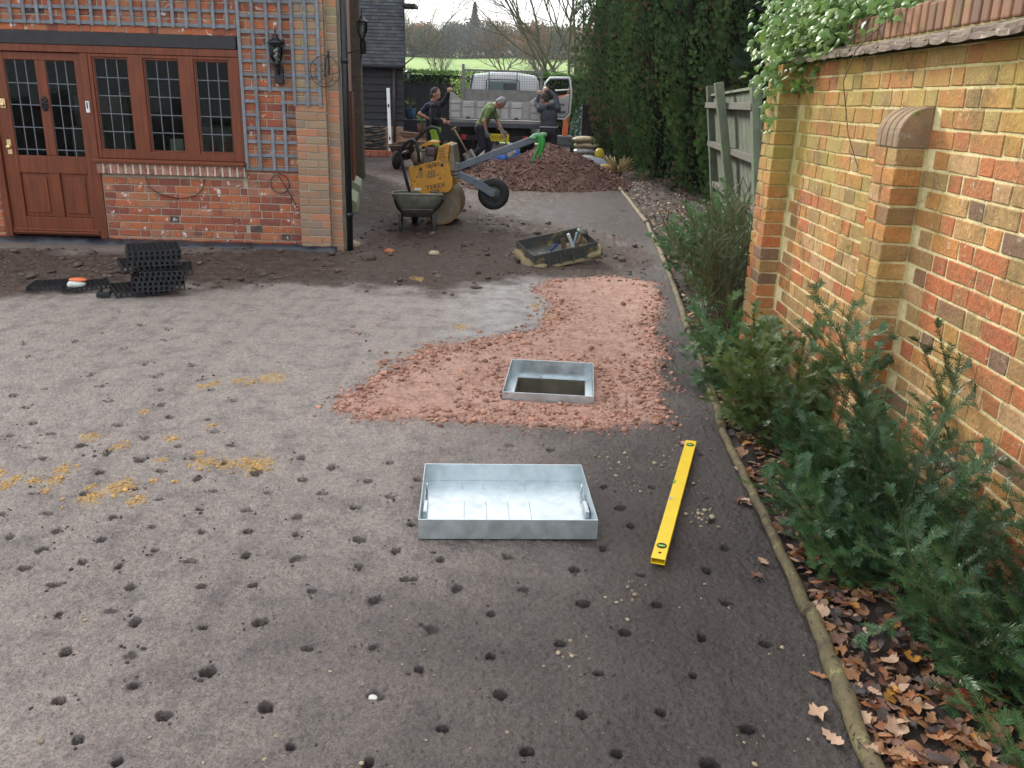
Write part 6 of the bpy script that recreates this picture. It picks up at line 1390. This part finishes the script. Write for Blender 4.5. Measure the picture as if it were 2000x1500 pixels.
    if belt:
        q = MB(); q.tube([tuple(pv+spine*.10+Qp @ Vector((.137*math.cos(a), .186*math.sin(a), 0))) for a in np.linspace(0, 6.283, 26, endpoint=False)], .02, 6, closed=True); q.build('belt', MATS[belt], t)
    return t
# man in black jumper and lime trousers, hand up on the truck's corner
person('man in black jumper and lime green trousers gripping the truck corner', (-1.80, 19.35, 0), 0,
       dict(head=(-.005, -.02, 1.66), neck=(-.03, 0, 1.50), chest=(-.02, 0, 1.28), pelvis=(-.02, .02, .95), shL=(.02, .17, 1.42), elL=(.17, .12, 1.50), wrL=(.26, .05, 1.70), shR=(-.04, -.17, 1.41), elR=(-.03, -.27, 1.15), wrR=(.15, -.27, 1.12), hipL=(-.02, .10, .92), knL=(.03, .11, .50), anL=(-.01, .12, .08), hipR=(-.02, -.09, .92), knR=(.04, -.11, .50), anR=(.0, -.12, .08), hnR=(0, -1, .2), hnL=(-.4, -.8, .2), curl=1.2), 'cloth_black', 'cloth_lime', 'hair_dark', face=(.85, -.5, -.08))
person('man in navy T-shirt half hidden behind the man in black', (-2.02, 19.85, 0), 0,
       dict(head=(.14, .0, 1.64), neck=(.10, 0, 1.49), chest=(.06, 0, 1.28), pelvis=(.04, .02, .95), shL=(.09, .17, 1.41), elL=(.22, .22, 1.15), wrL=(.40, .20, 1.08), shR=(.0, -.16, 1.40), elR=(-.17, -.20, 1.24), wrR=(.06, -.24, 1.14), hipL=(.04, .10, .92), knL=(.06, .11, .50), anL=(.03, .12, .08), hipR=(.04, -.09, .92), knR=(.06, -.11, .50), anR=(.05, -.12, .08), curl=.9), 'cloth_navy', 'cloth_charcoal', 'hair_dark', 'short', face=(1, .2, 0))
person('grey haired man in olive T-shirt bending over with gloves', (-.78, 18.95, .22), 0,
       dict(head=(.36, -.04, 1.30), neck=(.22, -.01, 1.235), chest=(.10, 0, 1.10), pelvis=(-.04, .02, .80), shL=(.20, .17, 1.18), elL=(.32, .16, .90), wrL=(.42, .08, .73), shR=(.16, -.17, 1.16), elR=(.03, -.24, .93), wrR=(.09, -.22, .70), hipL=(-.02, .10, .78), knL=(.14, .12, .42), anL=(.06, .14, .05), hipR=(-.05, -.09, .78), knR=(.0, -.12, .40), anR=(-.30, -.12, .10), ftR=(1, -.2, -.15), hnR=(-.3, -1, 0), hnL=(.2, -1, 0), curl=.9), 'cloth_olive', 'cloth_jean', 'hair_grey', 'short', gloves=True, face=(.86, -.1, -.5))
person('man in dark grey hoodie with both arms raised at the truck', (.62, 19.45, 0), math.radians(90),
       dict(head=(.03, .09, 1.62), neck=(.0, .02, 1.47), chest=(.0, .0, 1.27), pelvis=(-.02, -.02, .95), shL=(.0, .19, 1.42), elL=(.16, .27, 1.52), wrL=(.20, .22, 1.71), shR=(.0, -.18, 1.44), elR=(.13, -.14, 1.68), wrR=(.21, .03, 1.81), hipL=(-.02, .08, .92), knL=(.0, .10, .50), anL=(-.02, .11, .08), hipR=(-.02, -.10, .92), knR=(.0, -.13, .50), anR=(-.03, -.15, .08), hnL=(-1, 0, .2), hnR=(-1, 0, .3), curl=1.1), 'cloth_grey', 'cloth_charcoal', 'hair_dark', hood=True, face=(.75, .65, -.1), belt='belt')
def shovel(label, a, b):
    a, b = Vector(a), Vector(b); t = thing('shovel', label, 'shovel', tuple(b)); d = (a-b); L = d.length; d.normalize(); s = d.cross(Vector((0, -1, 0))).normalized()
    q = MB(); q.tube([d*.22, d*L], .017, 8); q.build('shaft', pmat('shaft_wood', (.33, .22, .13), (.24, .15, .09), 20, .7), t)
    q = MB(); q.tube([d*L-s*.06, d*L+s*.06], .016, 8); q.build('handle', MATS['shaft_wood'], t)
    n = s.cross(d); q = MB(); q.add([tuple(s*x+d*z+n*(.02*(abs(x)/.11)**2)) for z in (-.08, .0, .16, .24) for x in (-.11, -.05, 0, .05, .11)], [(r*5+c, r*5+c+1, r*5+c+6, r*5+c+5) for r in range(3) for c in range(4)], True); q.build('blade', pmat('steel_worn', (.25, .24, .23), (.16, .14, .13), 12, .5, .6), t, solid=.004)
shovel('long handled shovel leaning in the left side of the heap', (-1.30, 17.75, 1.02), (-.90, 17.5, .40))
shovel('shovel held by the bending man', (-.42, 18.75, 1.02), (-.16, 18.2, .55))
# ------------------------------------------------------------------ pedestrian roller
def roller():
    t = thing('pedestrian_roller', 'yellow single drum roller with blue grey drawbar and jockey wheel', 'roller', (-1.0, 11.75, 0), math.radians(-2))
    def scuffed(name, c, d):
        return pmat(name, c, d, 5, .5, spots=[((.10, .068, .038), .61, 11), ((.25, .15, .045), .57, 4)], bump=.15, bscale=30)
    ye = scuffed('roller_yellow', (.58, .28, .03), (.47, .22, .024)); pmat('bar_blue', (.13, .155, .18), (.10, .115, .135), 8, .5, spots=[((.16, .10, .06), .68, 9)]); pmat('rust_steel', (.27, .14, .05), (.16, .08, .033), 9, .7, 0, bump=.3, bscale=50); pmat('worn_steel', (.25, .205, .15), (.17, .13, .09), 9, .5, .5); pmat('engine_grey', (.05, .05, .055), (.10, .10, .10), 12, .5)
    M = Matrix.Translation((0, 0, .275)) @ Matrix.Rotation(math.pi/2, 4, 'X')
    q = MB(); q.lathe([(.235, -.30), (.27, -.305), (.275, -.29), (.275, .29), (.27, .305), (.235, .30)], 40, M); q.build('drum', MATS['worn_steel'], t)
    q = MB(); q.lathe([(.0, .27), (.12, .27), (.13, .255), (.20, .255), (.215, .275), (.24, .295), (.255, .31), (.272, .307)], 40, M, cap=False); q.build('drum_face', MATS['rust_steel'], t)
    q = MB(); q.lathe([(.0, .335), (.055, .335), (.065, .32), (.07, .255)], 20, Matrix.Translation((-.10, 0, -.0)) @ M, cap=False); q.build('hub', MATS['worn_steel'], t)
    y0, y1 = -.36, .30
    q = MB(); q.prism([(-.41, .735), (.105, .86), (.145, .66), (.17, .60), (.165, .50), (.13, .445), (.03, .395), (-.30, .375), (-.375, .405)], y0, y1); q.build('body', ye, t, bevel=.012)
    q = MB(); q.prism([(-.375, .50), (.165, .605), (.163, .50), (.128, .447), (.03, .398), (-.30, .378), (-.372, .405)], y0-.012, y0-.001); q.build('lower_plate', ye, t, bevel=.004)
    q = MB(); q.prism([(-.055, .815), (.105, .857), (.125, 1.03), (.09, 1.04), (-.02, 1.0)], y0+.02, y1-.05); q.build('tower_cover', ye, t, bevel=.015)
    for k in range(4): q = MB(); q.box(-.01, .065, y0+.012, y0+.019, .873+k*.032, .881+k*.032, Matrix.Rotation(-.2, 4, 'Y') @ Matrix.Translation((-.17, 0, .0)) if False else None); q.build('louvre', MATS['engine_grey'], t)
    q = MB(); q.prism([(.09, .62), (.17, .60), (.20, .80), (.16, 1.02), (.125, 1.03)], y0+.05, y1); q.build('end_frame', MATS['worn_steel'], t, bevel=.01)
    en = thing('engine', None, None); en.parent = t
    q = MB(); q.box(-.36, -.08, y0+.06, y1-.1, .74, .93); q.build('crankcase', MATS['engine_grey'], en, bevel=.03)
    q = MB(); q.lathe([(.02, -.02), (.075, -.015), (.085, .05), (.06, .07)], 18, Matrix.Translation((-.29, y0+.04, .86)) @ Matrix.Rotation(math.pi/2, 4, 'X')); q.build('recoil_cover', MATS['worn_steel'], en)
    q = MB(); q.box(-.20, -.065, y0+.05, y1-.2, .86, .99); q.build('fuel_tank', pmat('tank_brown', (.075, .045, .045), (.055, .035, .035), 8, .4), en, bevel=.035, seg=4)
    q = MB(); q.prism([(-.30, .97), (-.05, 1.03), (-.06, 1.055), (-.16, 1.06), (-.29, .985)], y0+.1, y1-.15); q.build('top_guard', ye, en, bevel=.01)
    q = MB(); q.box(-.34, -.24, y0+.05, y0+.09, .93, .985); q.build('air_filter', MATS['worn_steel'], en, bevel=.012)
    def R(p): return (p[0], p[1], p[2])
    q = MB(); q.tube([(-.385, y0-.02, .40), (-.44, y0-.02, .60), (-.49, y0-.02, .80), (-.515, y0-.02, .90), (-.49, y0-.02, .97), (-.40, y0-.02, 1.05), (-.345, y0-.02, 1.075), (-.30, y0-.02, 1.04), (-.275, y0-.02, .93), (-.265, y0-.02, .80)], .022, 10); q.build('guard_hoop', MATS['black_iron'], t)
    q = MB(); q.tube([(-.50, y1-.05, .80), (-.515, y1-.05, .92), (-.42, y1-.05, 1.03), (-.28, y1-.05, 1.16), (-.18, y1-.05, 1.215), (-.11, y1-.05, 1.20), (-.07, y1-.05, 1.10), (-.05, y1-.05, .95)], .022, 10); q.build('guard_hoop', MATS['black_iron'], t)
    q = MB(); q.tube([(-.51, y0-.02, .885), (-.51, y1-.05, .90)], .02, 8); q.build('guard_cross_tube', MATS['black_iron'], t)
    # lettering on the side panel, tilted with the body
    tilt = math.atan2(.125, .515); base = Matrix.Translation((0, y0-.002, 0)); RX = Matrix.Rotation(math.pi/2, 4, 'X')
    def put(txt, x, z, size, w=1.0, dy=-.003): lettering(txt, size, MATS['black_iron'], t, Matrix.Translation((x, y0+dy, z)) @ Matrix.Rotation(-tilt, 4, 'Y') @ RX, w)
    put('156063', -.10, .765, .075, .9); put('TEREX', -.05, .50, .078, 1.15, -.015); put('MBR', -.06, .435, .06, 1.1, -.015)
    q = MB()
    for k in range(5): 
        x = -.15+k*.022; q.box(x-.006, x+.006, y0-.004, y0+.002, .60+k*.005, .69+k*.005)
    for k in range(4): q.box(-.28, -.215, y0-.004, y0+.002, .61+k*.022, .618+k*.022)
    q.build('vent_slots', MATS['engine_grey'], t)
    for x, z in ((-.245, .715), (.03, .775)): q = MB(); q.lathe([(.022, 0), (.022, .004)], 14, Matrix.Translation((x, y0-.001, z)) @ RX); q.build('lifting_hole', MATS['engine_grey'], t)
    q = MB(); q.box(-.33, -.24, y0-.016, y0-.012, .445, .475); q.build('decal', MATS['white_plastic'], t)
    for z in (.70, .65, .61): q = MB(); q.tube([(.14, y0+.03, z), (.24, y0+.03, z+.02)], .012, 8); q.build('pivot_pin', MATS['worn_steel'], t)
    q = MB(); q.bar((.20, y0+.1, .62), (.22, y0+.1, .80), .12, .04, up=(1, 0, 0)); q.build('pivot_bracket', MATS['bar_blue'], t)
    q = MB(); q.bar((.20, y0+.1, .735), (1.30, y0+.1, 1.165), .05, .085); q.bar((.74, y0+.1, .946), (1.30, y0+.1, 1.165), .058, .072); q.build('drawbar', MATS['bar_blue'], t, bevel=.005)
    q = MB(); q.bar((.20, y0+.1, .665), (.50, y0+.1, .545), .05, .09); q.bar((.46, y0+.06, .56), (.70, y0+.06, .425), .035, .10); q.bar((.46, y0+.25, .56), (.70, y0+.25, .425), .035, .10); q.box(.45, .50, y0+.06, y0+.25, .50, .60); q.build('wheel_fork', MATS['bar_blue'], t, bevel=.005)
    w = thing('jockey_wheel', None, None); w.parent = t; w.location = (.69, y0+.155, .415); RXm = Matrix.Rotation(math.pi/2, 4, 'X')
    q = MB(); q.lathe([(.11, -.05), (.14, -.062), (.185, -.055), (.205, -.03), (.207, 0), (.205, .03), (.185, .055), (.14, .062), (.11, .05)], 32, RXm, cap=False); q.build('tyre', MATS['dark_rubber'], w)
    q = MB(); q.lathe([(.0, -.045), (.05, -.045), (.06, -.03), (.115, -.03), (.118, .0), (.115, .03), (.06, .03), (.05, .05), (.0, .06)], 24, RXm); q.build('rim', MATS['engine_grey'], w)
    q = MB(); q.lathe([(.0, .0), (.035, .0), (.03, .05), (.0, .055)], 14, Matrix.Translation((0, -.05, 0)) @ RXm); q.build('axle_cap', MATS['worn_steel'], w)
    # green strap hung over the drawbar end: a thing of its own
    s = thing('green_strap', 'bright green lifting strap hanging from the drawbar end', 'strap', (.24, 11.14, 1.15)); pmat('strap_green', (.03, .30, .04), (.02, .2, .03), 14, .6)
    for (x0, x1, dz, wd) in ((.02, -.05, -.33, .05), (.035, .04, -.27, .06)):
        V, F = [], []
        for i in range(9):
            u = i/8; x = x0+(x1-x0)*u+.02*math.sin(u*5); z = .045-u*abs(dz)-.02; y = -.05-.03*math.sin(u*3.1); V += [(x-wd*.5*math.cos(u*1.2), y, z), (x+wd*.5*math.cos(u*1.2), y+.02*math.sin(u*4), z)]
        for i in range(8): F.append((2*i, 2*i+1, 2*i+3, 2*i+2))
        q = MB(); q.add(V, F, True); q.build('strap_loop', MATS['strap_green'], s, solid=.006)
    shapes_blob('strap_knot', [('e', Vector((.0, 0, .03)), (.085, .055, .035)), ('e', Vector((.06, .0, .045)), (.05, .045, .03)), ('e', Vector((-.07, -.01, .0)), (.05, .05, .03))], pmat('strap_pale', (.05, .24, .07), (.16, .30, .17), 18, .6), s, .01)
roller()
# ------------------------------------------------------------------ wheelbarrows
def barrow(label, loc, rz, trayc, inner, framec, scale=1.0):
    t = thing('wheelbarrow', label, 'wheelbarrow', loc, rz); t.scale = (scale,)*3
    rim = [(-.20, .48, .47), (.20, .48, .47), (.32, .30, .47), (.33, -.30, .50), (.25, -.44, .52), (-.25, -.44, .52), (-.33, -.30, .50), (-.32, .30, .47)]
    bot = [(x*.55, y*.52, .20) for x, y, z in rim]; mid = [(x*.83, y*.80, .33) for x, y, z in rim]; n = 8
    q = MB(); q.add(rim+mid+bot, [(i, (i+1) % n, n+(i+1) % n, n+i) for i in range(n)]+[(n+i, n+(i+1) % n, 2*n+(i+1) % n, 2*n+i) for i in range(n)]+[tuple(range(2*n, 3*n))], True); o = q.build('tray', trayc, t, solid=.006)
    q = MB(); q.tube(rim, .011, 8, closed=True); q.build('tray_rim', inner, t)
    q = MB(); q.add([(x*.80, y*.78, .315) for x, y, z in rim], [tuple(range(8))]); q.build('cement_residue', inner, t, solid=.01)
    for s in (-1, 1):
        q = MB(); q.tube([(s*.05, .62, .19), (s*.12, .35, .20), (s*.20, -.1, .24), (s*.27, -.45, .36), (s*.30, -.72, .47), (s*.30, -.80, .50)], .017, 8); q.build('frame_tube', framec, t)
        q = MB(); q.tube([(s*.30, -.80, .50), (s*.30, -.92, .525)], .021, 8); q.build('grip', MATS['dark_rubber'], t)
        q = MB(); q.tube([(s*.19, .0, .23), (s*.215, -.22, .02), (s*.225, -.30, .01), (s*.24, -.34, .25)], .016, 8); q.build('leg', framec, t)
    w = thing('wheel', None, None); w.parent = t; w.location = (0, .60, .19); M = Matrix.Rotation(math.pi/2, 4, 'Y')
    q = MB(); q.lathe([(.11, -.035), (.16, -.045), (.185, -.025), (.19, 0), (.185, .025), (.16, .045), (.11, .035)], 24, M, cap=False); q.build('tyre', MATS['dark_rubber'], w); q = MB(); q.lathe([(.02, -.05), (.04, -.04), (.112, -.02), (.112, .02), (.04, .04), (.02, .05)], 18, M); q.build('rim', framec, w)
pmat('barrow_black', (.02, .025, .025), (.035, .04, .038), 9, .5, spots=[((.12, .12, .10), .62, 12)]); pmat('cement', (.28, .27, .21), (.19, .185, .14), 9, .9, bump=.5, bscale=60); pmat('rust_brown', (.13, .065, .035), (.085, .045, .028), 9, .8); pmat('rust_dark', (.065, .036, .024), (.04, .025, .018), 9, .85); pmat('barrow_wood', (.22, .14, .08), (.16, .10, .055), 9, .8)
barrow('black wheelbarrow caked in grey cement, left of the roller drum', (-1.265, 10.95, .0), math.radians(9), pmat('barrow_tray', (.17, .165, .13), (.075, .075, .062), 7, .8, bump=.4, bscale=50), MATS['cement'], MATS['barrow_black'], .93)
barrow('rusty brown wheelbarrow standing behind the roller near the barn', (-2.62, 20.9, 0), math.radians(165), MATS['rust_dark'], MATS['barrow_wood'], MATS['rust_dark'], 1.1)
# ------------------------------------------------------------------ muddy tray with tools
def mud_tray():
    t = thing('mortar_tray', 'mud caked rectangular steel tray tipped up on one side', 'tray', (.43, 9.0, .075), 0, rot=(math.radians(13), math.radians(-9), math.radians(24)))
    pmat('muddy_steel', (.075, .085, .08), (.12, .125, .11), 8, .5, .4, spots=[((.30, .25, .13), .58, 8), ((.20, .13, .07), .62, 5)]); pmat('mortar_lump', (.30, .24, .13), (.21, .16, .09), 12, .95, bump=.8, bscale=45, bdist=.02)
    L, W, H, th = .37, .21, .145, .006
    for b in ((-L, L, -W, -W+th), (-L, L, W-th, W), (-L, -L+th, -W+th, W-th), (L-th, L, -W+th, W-th)):
        q = MB(); q.box(*b, 0, H); q.build('side_plate', MATS['muddy_steel'], t, bevel=.002, seg=1)
    q = MB(); q.box(-L, L*.2, -W, W, .02, .026); q.build('floor_plate', MATS['muddy_steel'], t)
    for x in (-.21, -.07, .07, .21): q = MB(); q.prism([(-W-.05, 0), (-W, 0), (-W, H-.03)], x-.004, x+.004, axis='x'); q.build('rib', MATS['muddy_steel'], t)
    q = MB(); q.box(-L-.03, L+.03, -W-.055, -W, -.008, .0); q.box(-L-.03, L+.03, W, W+.055, -.008, .0); q.build('flange', MATS['mortar_lump'], t)
    for sx in (-1, 1): shapes_blob('mortar_lump', [('e', Vector((sx*(L+.03), -.12, .03)), (.06, .11, .05)), ('e', Vector((sx*(L+.02), .08, .04)), (.05, .13, .05)), ('e', Vector((sx*(L-.06), -W-.03, .02)), (.09, .04, .035))], MATS['mortar_lump'], t, .012)
    tw = thing('brick_hammer', 'muddy bolster with a round hand guard standing in the tray', 'bolster', (.66, 9.12, .20), 0, rot=(math.radians(14), math.radians(18), 0))
    q = MB(); q.lathe([(.018, -.06), (.02, .0), (.024, .06), (.03, .10)], 12); q.build('grip', MATS['mortar_lump'], tw); q = MB(); q.lathe([(.025, .10), (.062, .105), (.062, .118), (.02, .125)], 16); q.build('hand_guard', MATS['muddy_steel'], tw); q = MB(); q.box(-.022, .022, -.008, .008, -.16, -.06); q.build('blade', MATS['worn_steel'], tw)
    for nm, lb, loc, rot, mt, bx in (('float_handle', 'pale wooden handle leaning in the mud tray', (.58, 9.10, .19), (.2, -.45, .2), 'pale_stone', (-.016, .016, -.016, .016, -.09, .1)), ('pointing_trowel', 'grey trowel blade leaning in the mud tray', (.50, 9.08, .16), (.1, -.2, .4), 'worn_steel', (-.03, .03, -.003, .003, -.08, .07)), ('blue_strip', 'short blue plastic strip across the mud tray', (.40, 8.94, .155), (.9, .1, .5), 'blue_plastic', (-.014, .014, -.004, .004, -.08, .07)), ('blue_tool', 'pale blue tool handle behind the bolster', (.63, 9.2, .22), (.1, .2, 0), 'pale_blue', (-.012, .012, -.012, .012, -.08, .06))):
        if 'blue_plastic' not in MATS: pmat('blue_plastic', (.08, .14, .55), (.06, .1, .4), 8, .4); pmat('pale_blue', (.32, .45, .58), (.26, .38, .5), 8, .4)
        q = MB(); q.box(*bx); o = q.build(nm, MATS[mt], bevel=.006); o.location = loc; o.rotation_euler = rot; tag(o, lb, 'tool')
    x, y = gp(1165, 488); q = MB(); q.box(-.12, .1, -.06, .06, 0, .05); o = q.build('wooden_block', MATS['dark_beam'], bevel=.012); o.location = (.83, 9.3, .0); o.rotation_euler = (0, 0, .5); tag(o, 'dark block propping the right end of the mud tray', 'block')
mud_tray()
# ------------------------------------------------------------------ sacks, bags and bits behind the heap
def clutter():
    pmat('sack_paper', (.55, .45, .30), (.46, .36, .22), 8, .8, bump=.3, bscale=25, bdist=.02); pmat('sack_white', (.58, .58, .57), (.48, .47, .45), 8, .5, bump=.3, bscale=25, bdist=.02); pmat('sheet_grey', (.30, .34, .39), (.42, .45, .48), 8, .35, bump=.6, bscale=14, bdist=.04); pmat('bag_yellow', (.68, .48, .03), (.55, .38, .03), 8, .4); pmat('bag_blue', (.05, .13, .55), (.10, .25, .75), 7, .3, bump=.6, bscale=14, bdist=.04, spots=[((.55, .65, .85), .62, 9)])
    def sack(name, label, loc, rad, mat, rz=0, rot=(0, 0, 0), cat='sack', grp=None):
        a, b, c = rad; e = Euler((rot[0], rot[1], rz)).to_quaternion()
        t = shapes_blob(name, [('e', Vector((0, 0, c)), (a, b, c)), ('e', Vector((a*.45, b*.4, c*.85)), (a*.5, b*.5, c*.8)), ('e', Vector((-a*.45, b*.35, c*.85)), (a*.5, b*.5, c*.8)), ('e', Vector((a*.45, -b*.4, c*.85)), (a*.52, b*.5, c*.85)), ('e', Vector((-a*.45, -b*.4, c*.85)), (a*.5, b*.5, c*.8))], MATS[mat], None, .018, 3)
        t.location = loc; t.rotation_euler = (rot[0], rot[1], rz); tag(t, label, cat, grp)
    z = 0
    for i, (mat, lab, dx, rz) in enumerate([('sack_white', 'white sack at the bottom of the pile by the black post', .0, .1), ('sack_paper', 'tan paper sack, second from the bottom of the pile', .03, -.1), ('sack_white', 'grey white sack in the middle of the pile', .05, .15), ('sack_paper', 'cream paper sack, second from the top of the pile', .06, -.15), ('sack_paper', 'tan sack slumped on top of the pile', .0, .2)]):
        sack('cement_sack', lab, (1.70+dx, 23.3, .0+z), (.34, .24, .085), mat, rz, grp='stacked cement sacks'); z += .145
    sack('plastic_bundle', 'crumpled grey plastic bundle before the sack pile', (1.75, 21.9, 0), (.45, .3, .16), 'sheet_grey', .2, cat='bundle'); sack('plastic_bundle', 'white plastic bag on the crumpled grey bundle', (1.66, 21.85, .22), (.2, .16, .07), 'sack_white', .1, cat='bag')
    sack('yellow_bag', 'yellow plastic bag beside the black post', (2.02, 22.3, .25), (.12, .1, .13), 'bag_yellow', .3, cat='bag'); sack('yellow_bag', 'blue and yellow bag end near the log edging', (2.08, 21.3, .02), (.14, .1, .09), 'bag_yellow', .3, cat='bag'); sack('blue_bag', 'small blue bag next to the yellow one', (1.92, 21.35, .02), (.12, .1, .09), 'bag_blue', .3, cat='bag')
    sack('blue_bag', 'shiny blue plastic bag under the number plate', (-.52, 19.55, .22), (.30, .2, .14), 'bag_blue', .1, cat='bag'); sack('blue_bag', 'pointed dark blue bag right of the shiny one', (-.12, 19.5, .26), (.17, .14, .17), 'bag_blue', .5, cat='bag')
    q = MB(); q.box(-.13, .13, -.08, .08, 0, 1.50); q.box(-.15, .15, -.1, .1, 1.50, 1.53); o = q.build('black_post', MATS['black_board'], bevel=.01); o.location = (1.76, 23.75, 0); tag(o, 'black square gatepost in front of the conifer', 'post')
    t = thing('pipe_coil', 'coil of black plastic pipe by the barn plinth', 'pipe coil', (-4.25, 25.55, .06)); q = MB(); pts = []
    for i in range(190): a = i*.2; pts.append(((.40+.03*math.sin(i*.7))*math.cos(a), (.22+.02*math.sin(i*.31))*math.sin(a), .02+i*.0036+.02*math.sin(i*.9)))
    q.tube(pts, .028, 6); q.build('pipe', MATS['black_plastic'], t)
    t = thing('leaning_level', 'long white spirit level leaning upright against the barn', 'spirit level', (-3.68, 25.45, 0), rot=(math.radians(-9), math.radians(-2.5), 0)); q = MB(); q.box(-.045, .045, -.02, .02, .02, 1.83); q.build('body', MATS['white_plastic'], t, bevel=.006)
    for z in (.45, 1.35): q = MB(); q.lathe([(.026, 0), (.026, .004)], 14, Matrix.Translation((0, -.02, z)) @ Matrix.Rotation(math.pi/2, 4, 'X') @ Matrix.Diagonal((1, 2, 1, 1))); q.build('vial_window', MATS['black_iron'], t)
    t = thing('brick_trough', 'rusty trough on a red brick base beside the barn', 'trough', (-2.95, 25.2, 0)); q = MB(); q.box(-.32, .40, -.2, .2, 0, .52); q.build('brick_base', MATS['plinth_brick'], t); q = MB(); q.prism([(-.42, .66), (.55, .60), (.5, .52), (-.36, .53)], -.26, .26); q.build('trough', MATS['rust_brown'], t, bevel=.01)
    for nm, lab, loc, r, h, mt in (('blue_pot', 'blue glazed plant pot beyond the trough', (-3.35, 27.5, .95), .17, .30, 'pot_blue'), ('terracotta_pot', 'tall terracotta pot on the trough', (-2.75, 25.2, .62), .13, .26, 'pot_brown')):
        if 'pot_blue' not in MATS: pmat('pot_blue', (.05, .11, .18), (.04, .08, .13), 8, .3); pmat('pot_brown', (.13, .06, .04), (.1, .05, .035), 8, .5)
        p = thing(nm, lab, 'pot', loc); q = MB(); q.lathe([(r*.7, 0), (r*.95, h*.6), (r, h*.95), (r*1.05, h), (r*.85, h), (r*.8, h*.8)], 16); q.build('pot', MATS[mt], p)
        q = MB(); rr = random.Random(2)
        for k in range(14): a = rr.uniform(0, 6.28); q.tube([(0, 0, h*.8), (.06*math.cos(a), .06*math.sin(a), h+.12), (.17*math.cos(a), .17*math.sin(a), h+rr.uniform(.15, .32))], [.006, .005, .002], 4)
        q.build('plant', MATS['light_leaf'], p)
    q = MB(); q.box(-.55, .55, -.25, .25, 0, .93); o = q.build('low_table', MATS['tarred_board'], bevel=.01); o.location = (-3.15, 27.5, 0); tag(o, 'low black bench carrying the blue pot', 'bench')
    q = MB(); q.tube([(-3.05, 24.9, .10), (-2.3, 24.9, .20)], .012, 6); q.tube([(-4.35, 22.2, .28), (-3.85, 21.7, .02)], .01, 6); o = q.build('stakes', MATS['shaft_wood']); tag(o, 'thin tan wooden stake lying by the house end', 'stake')
    # dry seed heads at the bed edge
    rng = np.random.default_rng(3); t = thing('dry_plant', 'straw coloured dry plant at the bed edge by the heap', 'plant', (2.2, 19.5, 0)); q = MB(); 
    for k in range(90): a = rng.uniform(0, 6.28); s = rng.uniform(.1, .45); h = rng.uniform(.2, .5); q.tube([(0, 0, 0), (s*.5*math.cos(a), s*.5*math.sin(a), h*.7), (s*math.cos(a), s*math.sin(a), h)], [.006, .006, .012], 4)
    q.build('stalks', pmat('straw', (.42, .33, .16), (.3, .22, .1), 8, .9, rand=.3), t)
    # car
    c = thing('small_car', 'pale blue small car parked beyond the truck door', 'car', (3.0, 33.0, 0), math.radians(8)); pmat('car_blue', (.36, .50, .58), (.34, .48, .56), 3, .2); q = MB()
    q.prism([(-1.9, .25), (-1.95, .55), (-1.75, .75), (-.95, .92), (-.35, 1.38), (.9, 1.42), (1.6, .95), (1.9, .85), (1.95, .3)], -.8, .8, Matrix.Rotation(math.pi/2, 4, 'Z')); q.build('body', MATS['car_blue'], c, bevel=.08, seg=3)
    q = MB(); q.add([(-.62, -.93, .95), (.62, -.93, .95), (.55, -.42, 1.36), (-.55, -.42, 1.36)], [(0, 1, 2, 3)]); q.build('windscreen', MATS['grey_trim'], c, solid=.02)
    for x in (-.62, .62): q = MB(); q.lathe([(.0, -.03), (.11, -.02), (.12, .03)], 14, Matrix.Translation((x, -1.92, .62)) @ Matrix.Rotation(math.pi/2, 4, 'X') @ Matrix.Diagonal((1.3, .8, 1, 1))); q.build('headlight', MATS['white_plastic'], c)
    q = MB(); q.box(-.35, .35, -1.97, -1.93, .5, .6); q.build('grille', MATS['black_iron'], c)
    for x in (-.72, .72):
        for y in (-1.2, 1.25): q = MB(); q.lathe([(.15, -.09), (.28, -.1), (.3, -.06), (.3, .06), (.28, .1), (.15, .09)], 20, Matrix.Translation((x, y, .3)) @ Matrix.Rotation(math.pi/2, 4, 'Y')); q.build('wheel', MATS['dark_rubber'], c)
    # orange machine seen through the truck door window
    m = thing('orange_machine', 'orange machine arm seen through the open truck door', 'machine', (1.42, 28.5, 0)); pmat('machine_orange', (.62, .13, .03), (.5, .10, .03), 8, .45)
    q = MB(); q.box(-.28, .28, -.3, .3, .25, .55); q.build('base', MATS['engine_grey'], m, bevel=.03); q = MB(); q.prism([(-.06, .55), (.10, .55), (.20, 1.95), (.08, 2.0), (-.0, 1.6)], -.06, .06); q.build('post', MATS['machine_orange'], m, bevel=.015); q = MB(); q.prism([(-.36, 1.72), (.05, 1.80), (.05, 1.70), (-.34, 1.62)], -.05, .05); q.build('arm', MATS['machine_orange'], m, bevel=.01); q = MB(); q.tube([(-.34, -.08, 1.90), (.18, -.08, 1.95)], .02, 8); q.build('hydraulic_ram', MATS['white_plastic'], m)
    for x in (-.3, .3): q = MB(); q.lathe([(.05, -.08), (.2, -.09), (.22, 0), (.2, .09), (.05, .08)], 16, Matrix.Translation((x, 0, .22)) @ Matrix.Rotation(math.pi/2, 4, 'Y')); q.build('wheel', MATS['dark_rubber'], m)
clutter()
# ------------------------------------------------------------------ damp November air over the far field and wood
def haze():
    q = MB(); q.box(-600, 600, -70, 1500, -1.6, 45); o = q.build('haze', None); o.data.materials.clear()
    m = bpy.data.materials.new('damp_air'); m.use_nodes = True; nt = m.node_tree; nt.nodes.clear(); out = nt.nodes.new('ShaderNodeOutputMaterial'); v = nt.nodes.new('ShaderNodeVolumePrincipled')
    v.inputs['Color'].default_value = (.86, .90, .95, 1); v.inputs['Density'].default_value = .0003; nt.links.new(v.outputs[0], out.inputs['Volume']); o.data.materials.append(m)
    tag(o, kind='stuff')
haze()
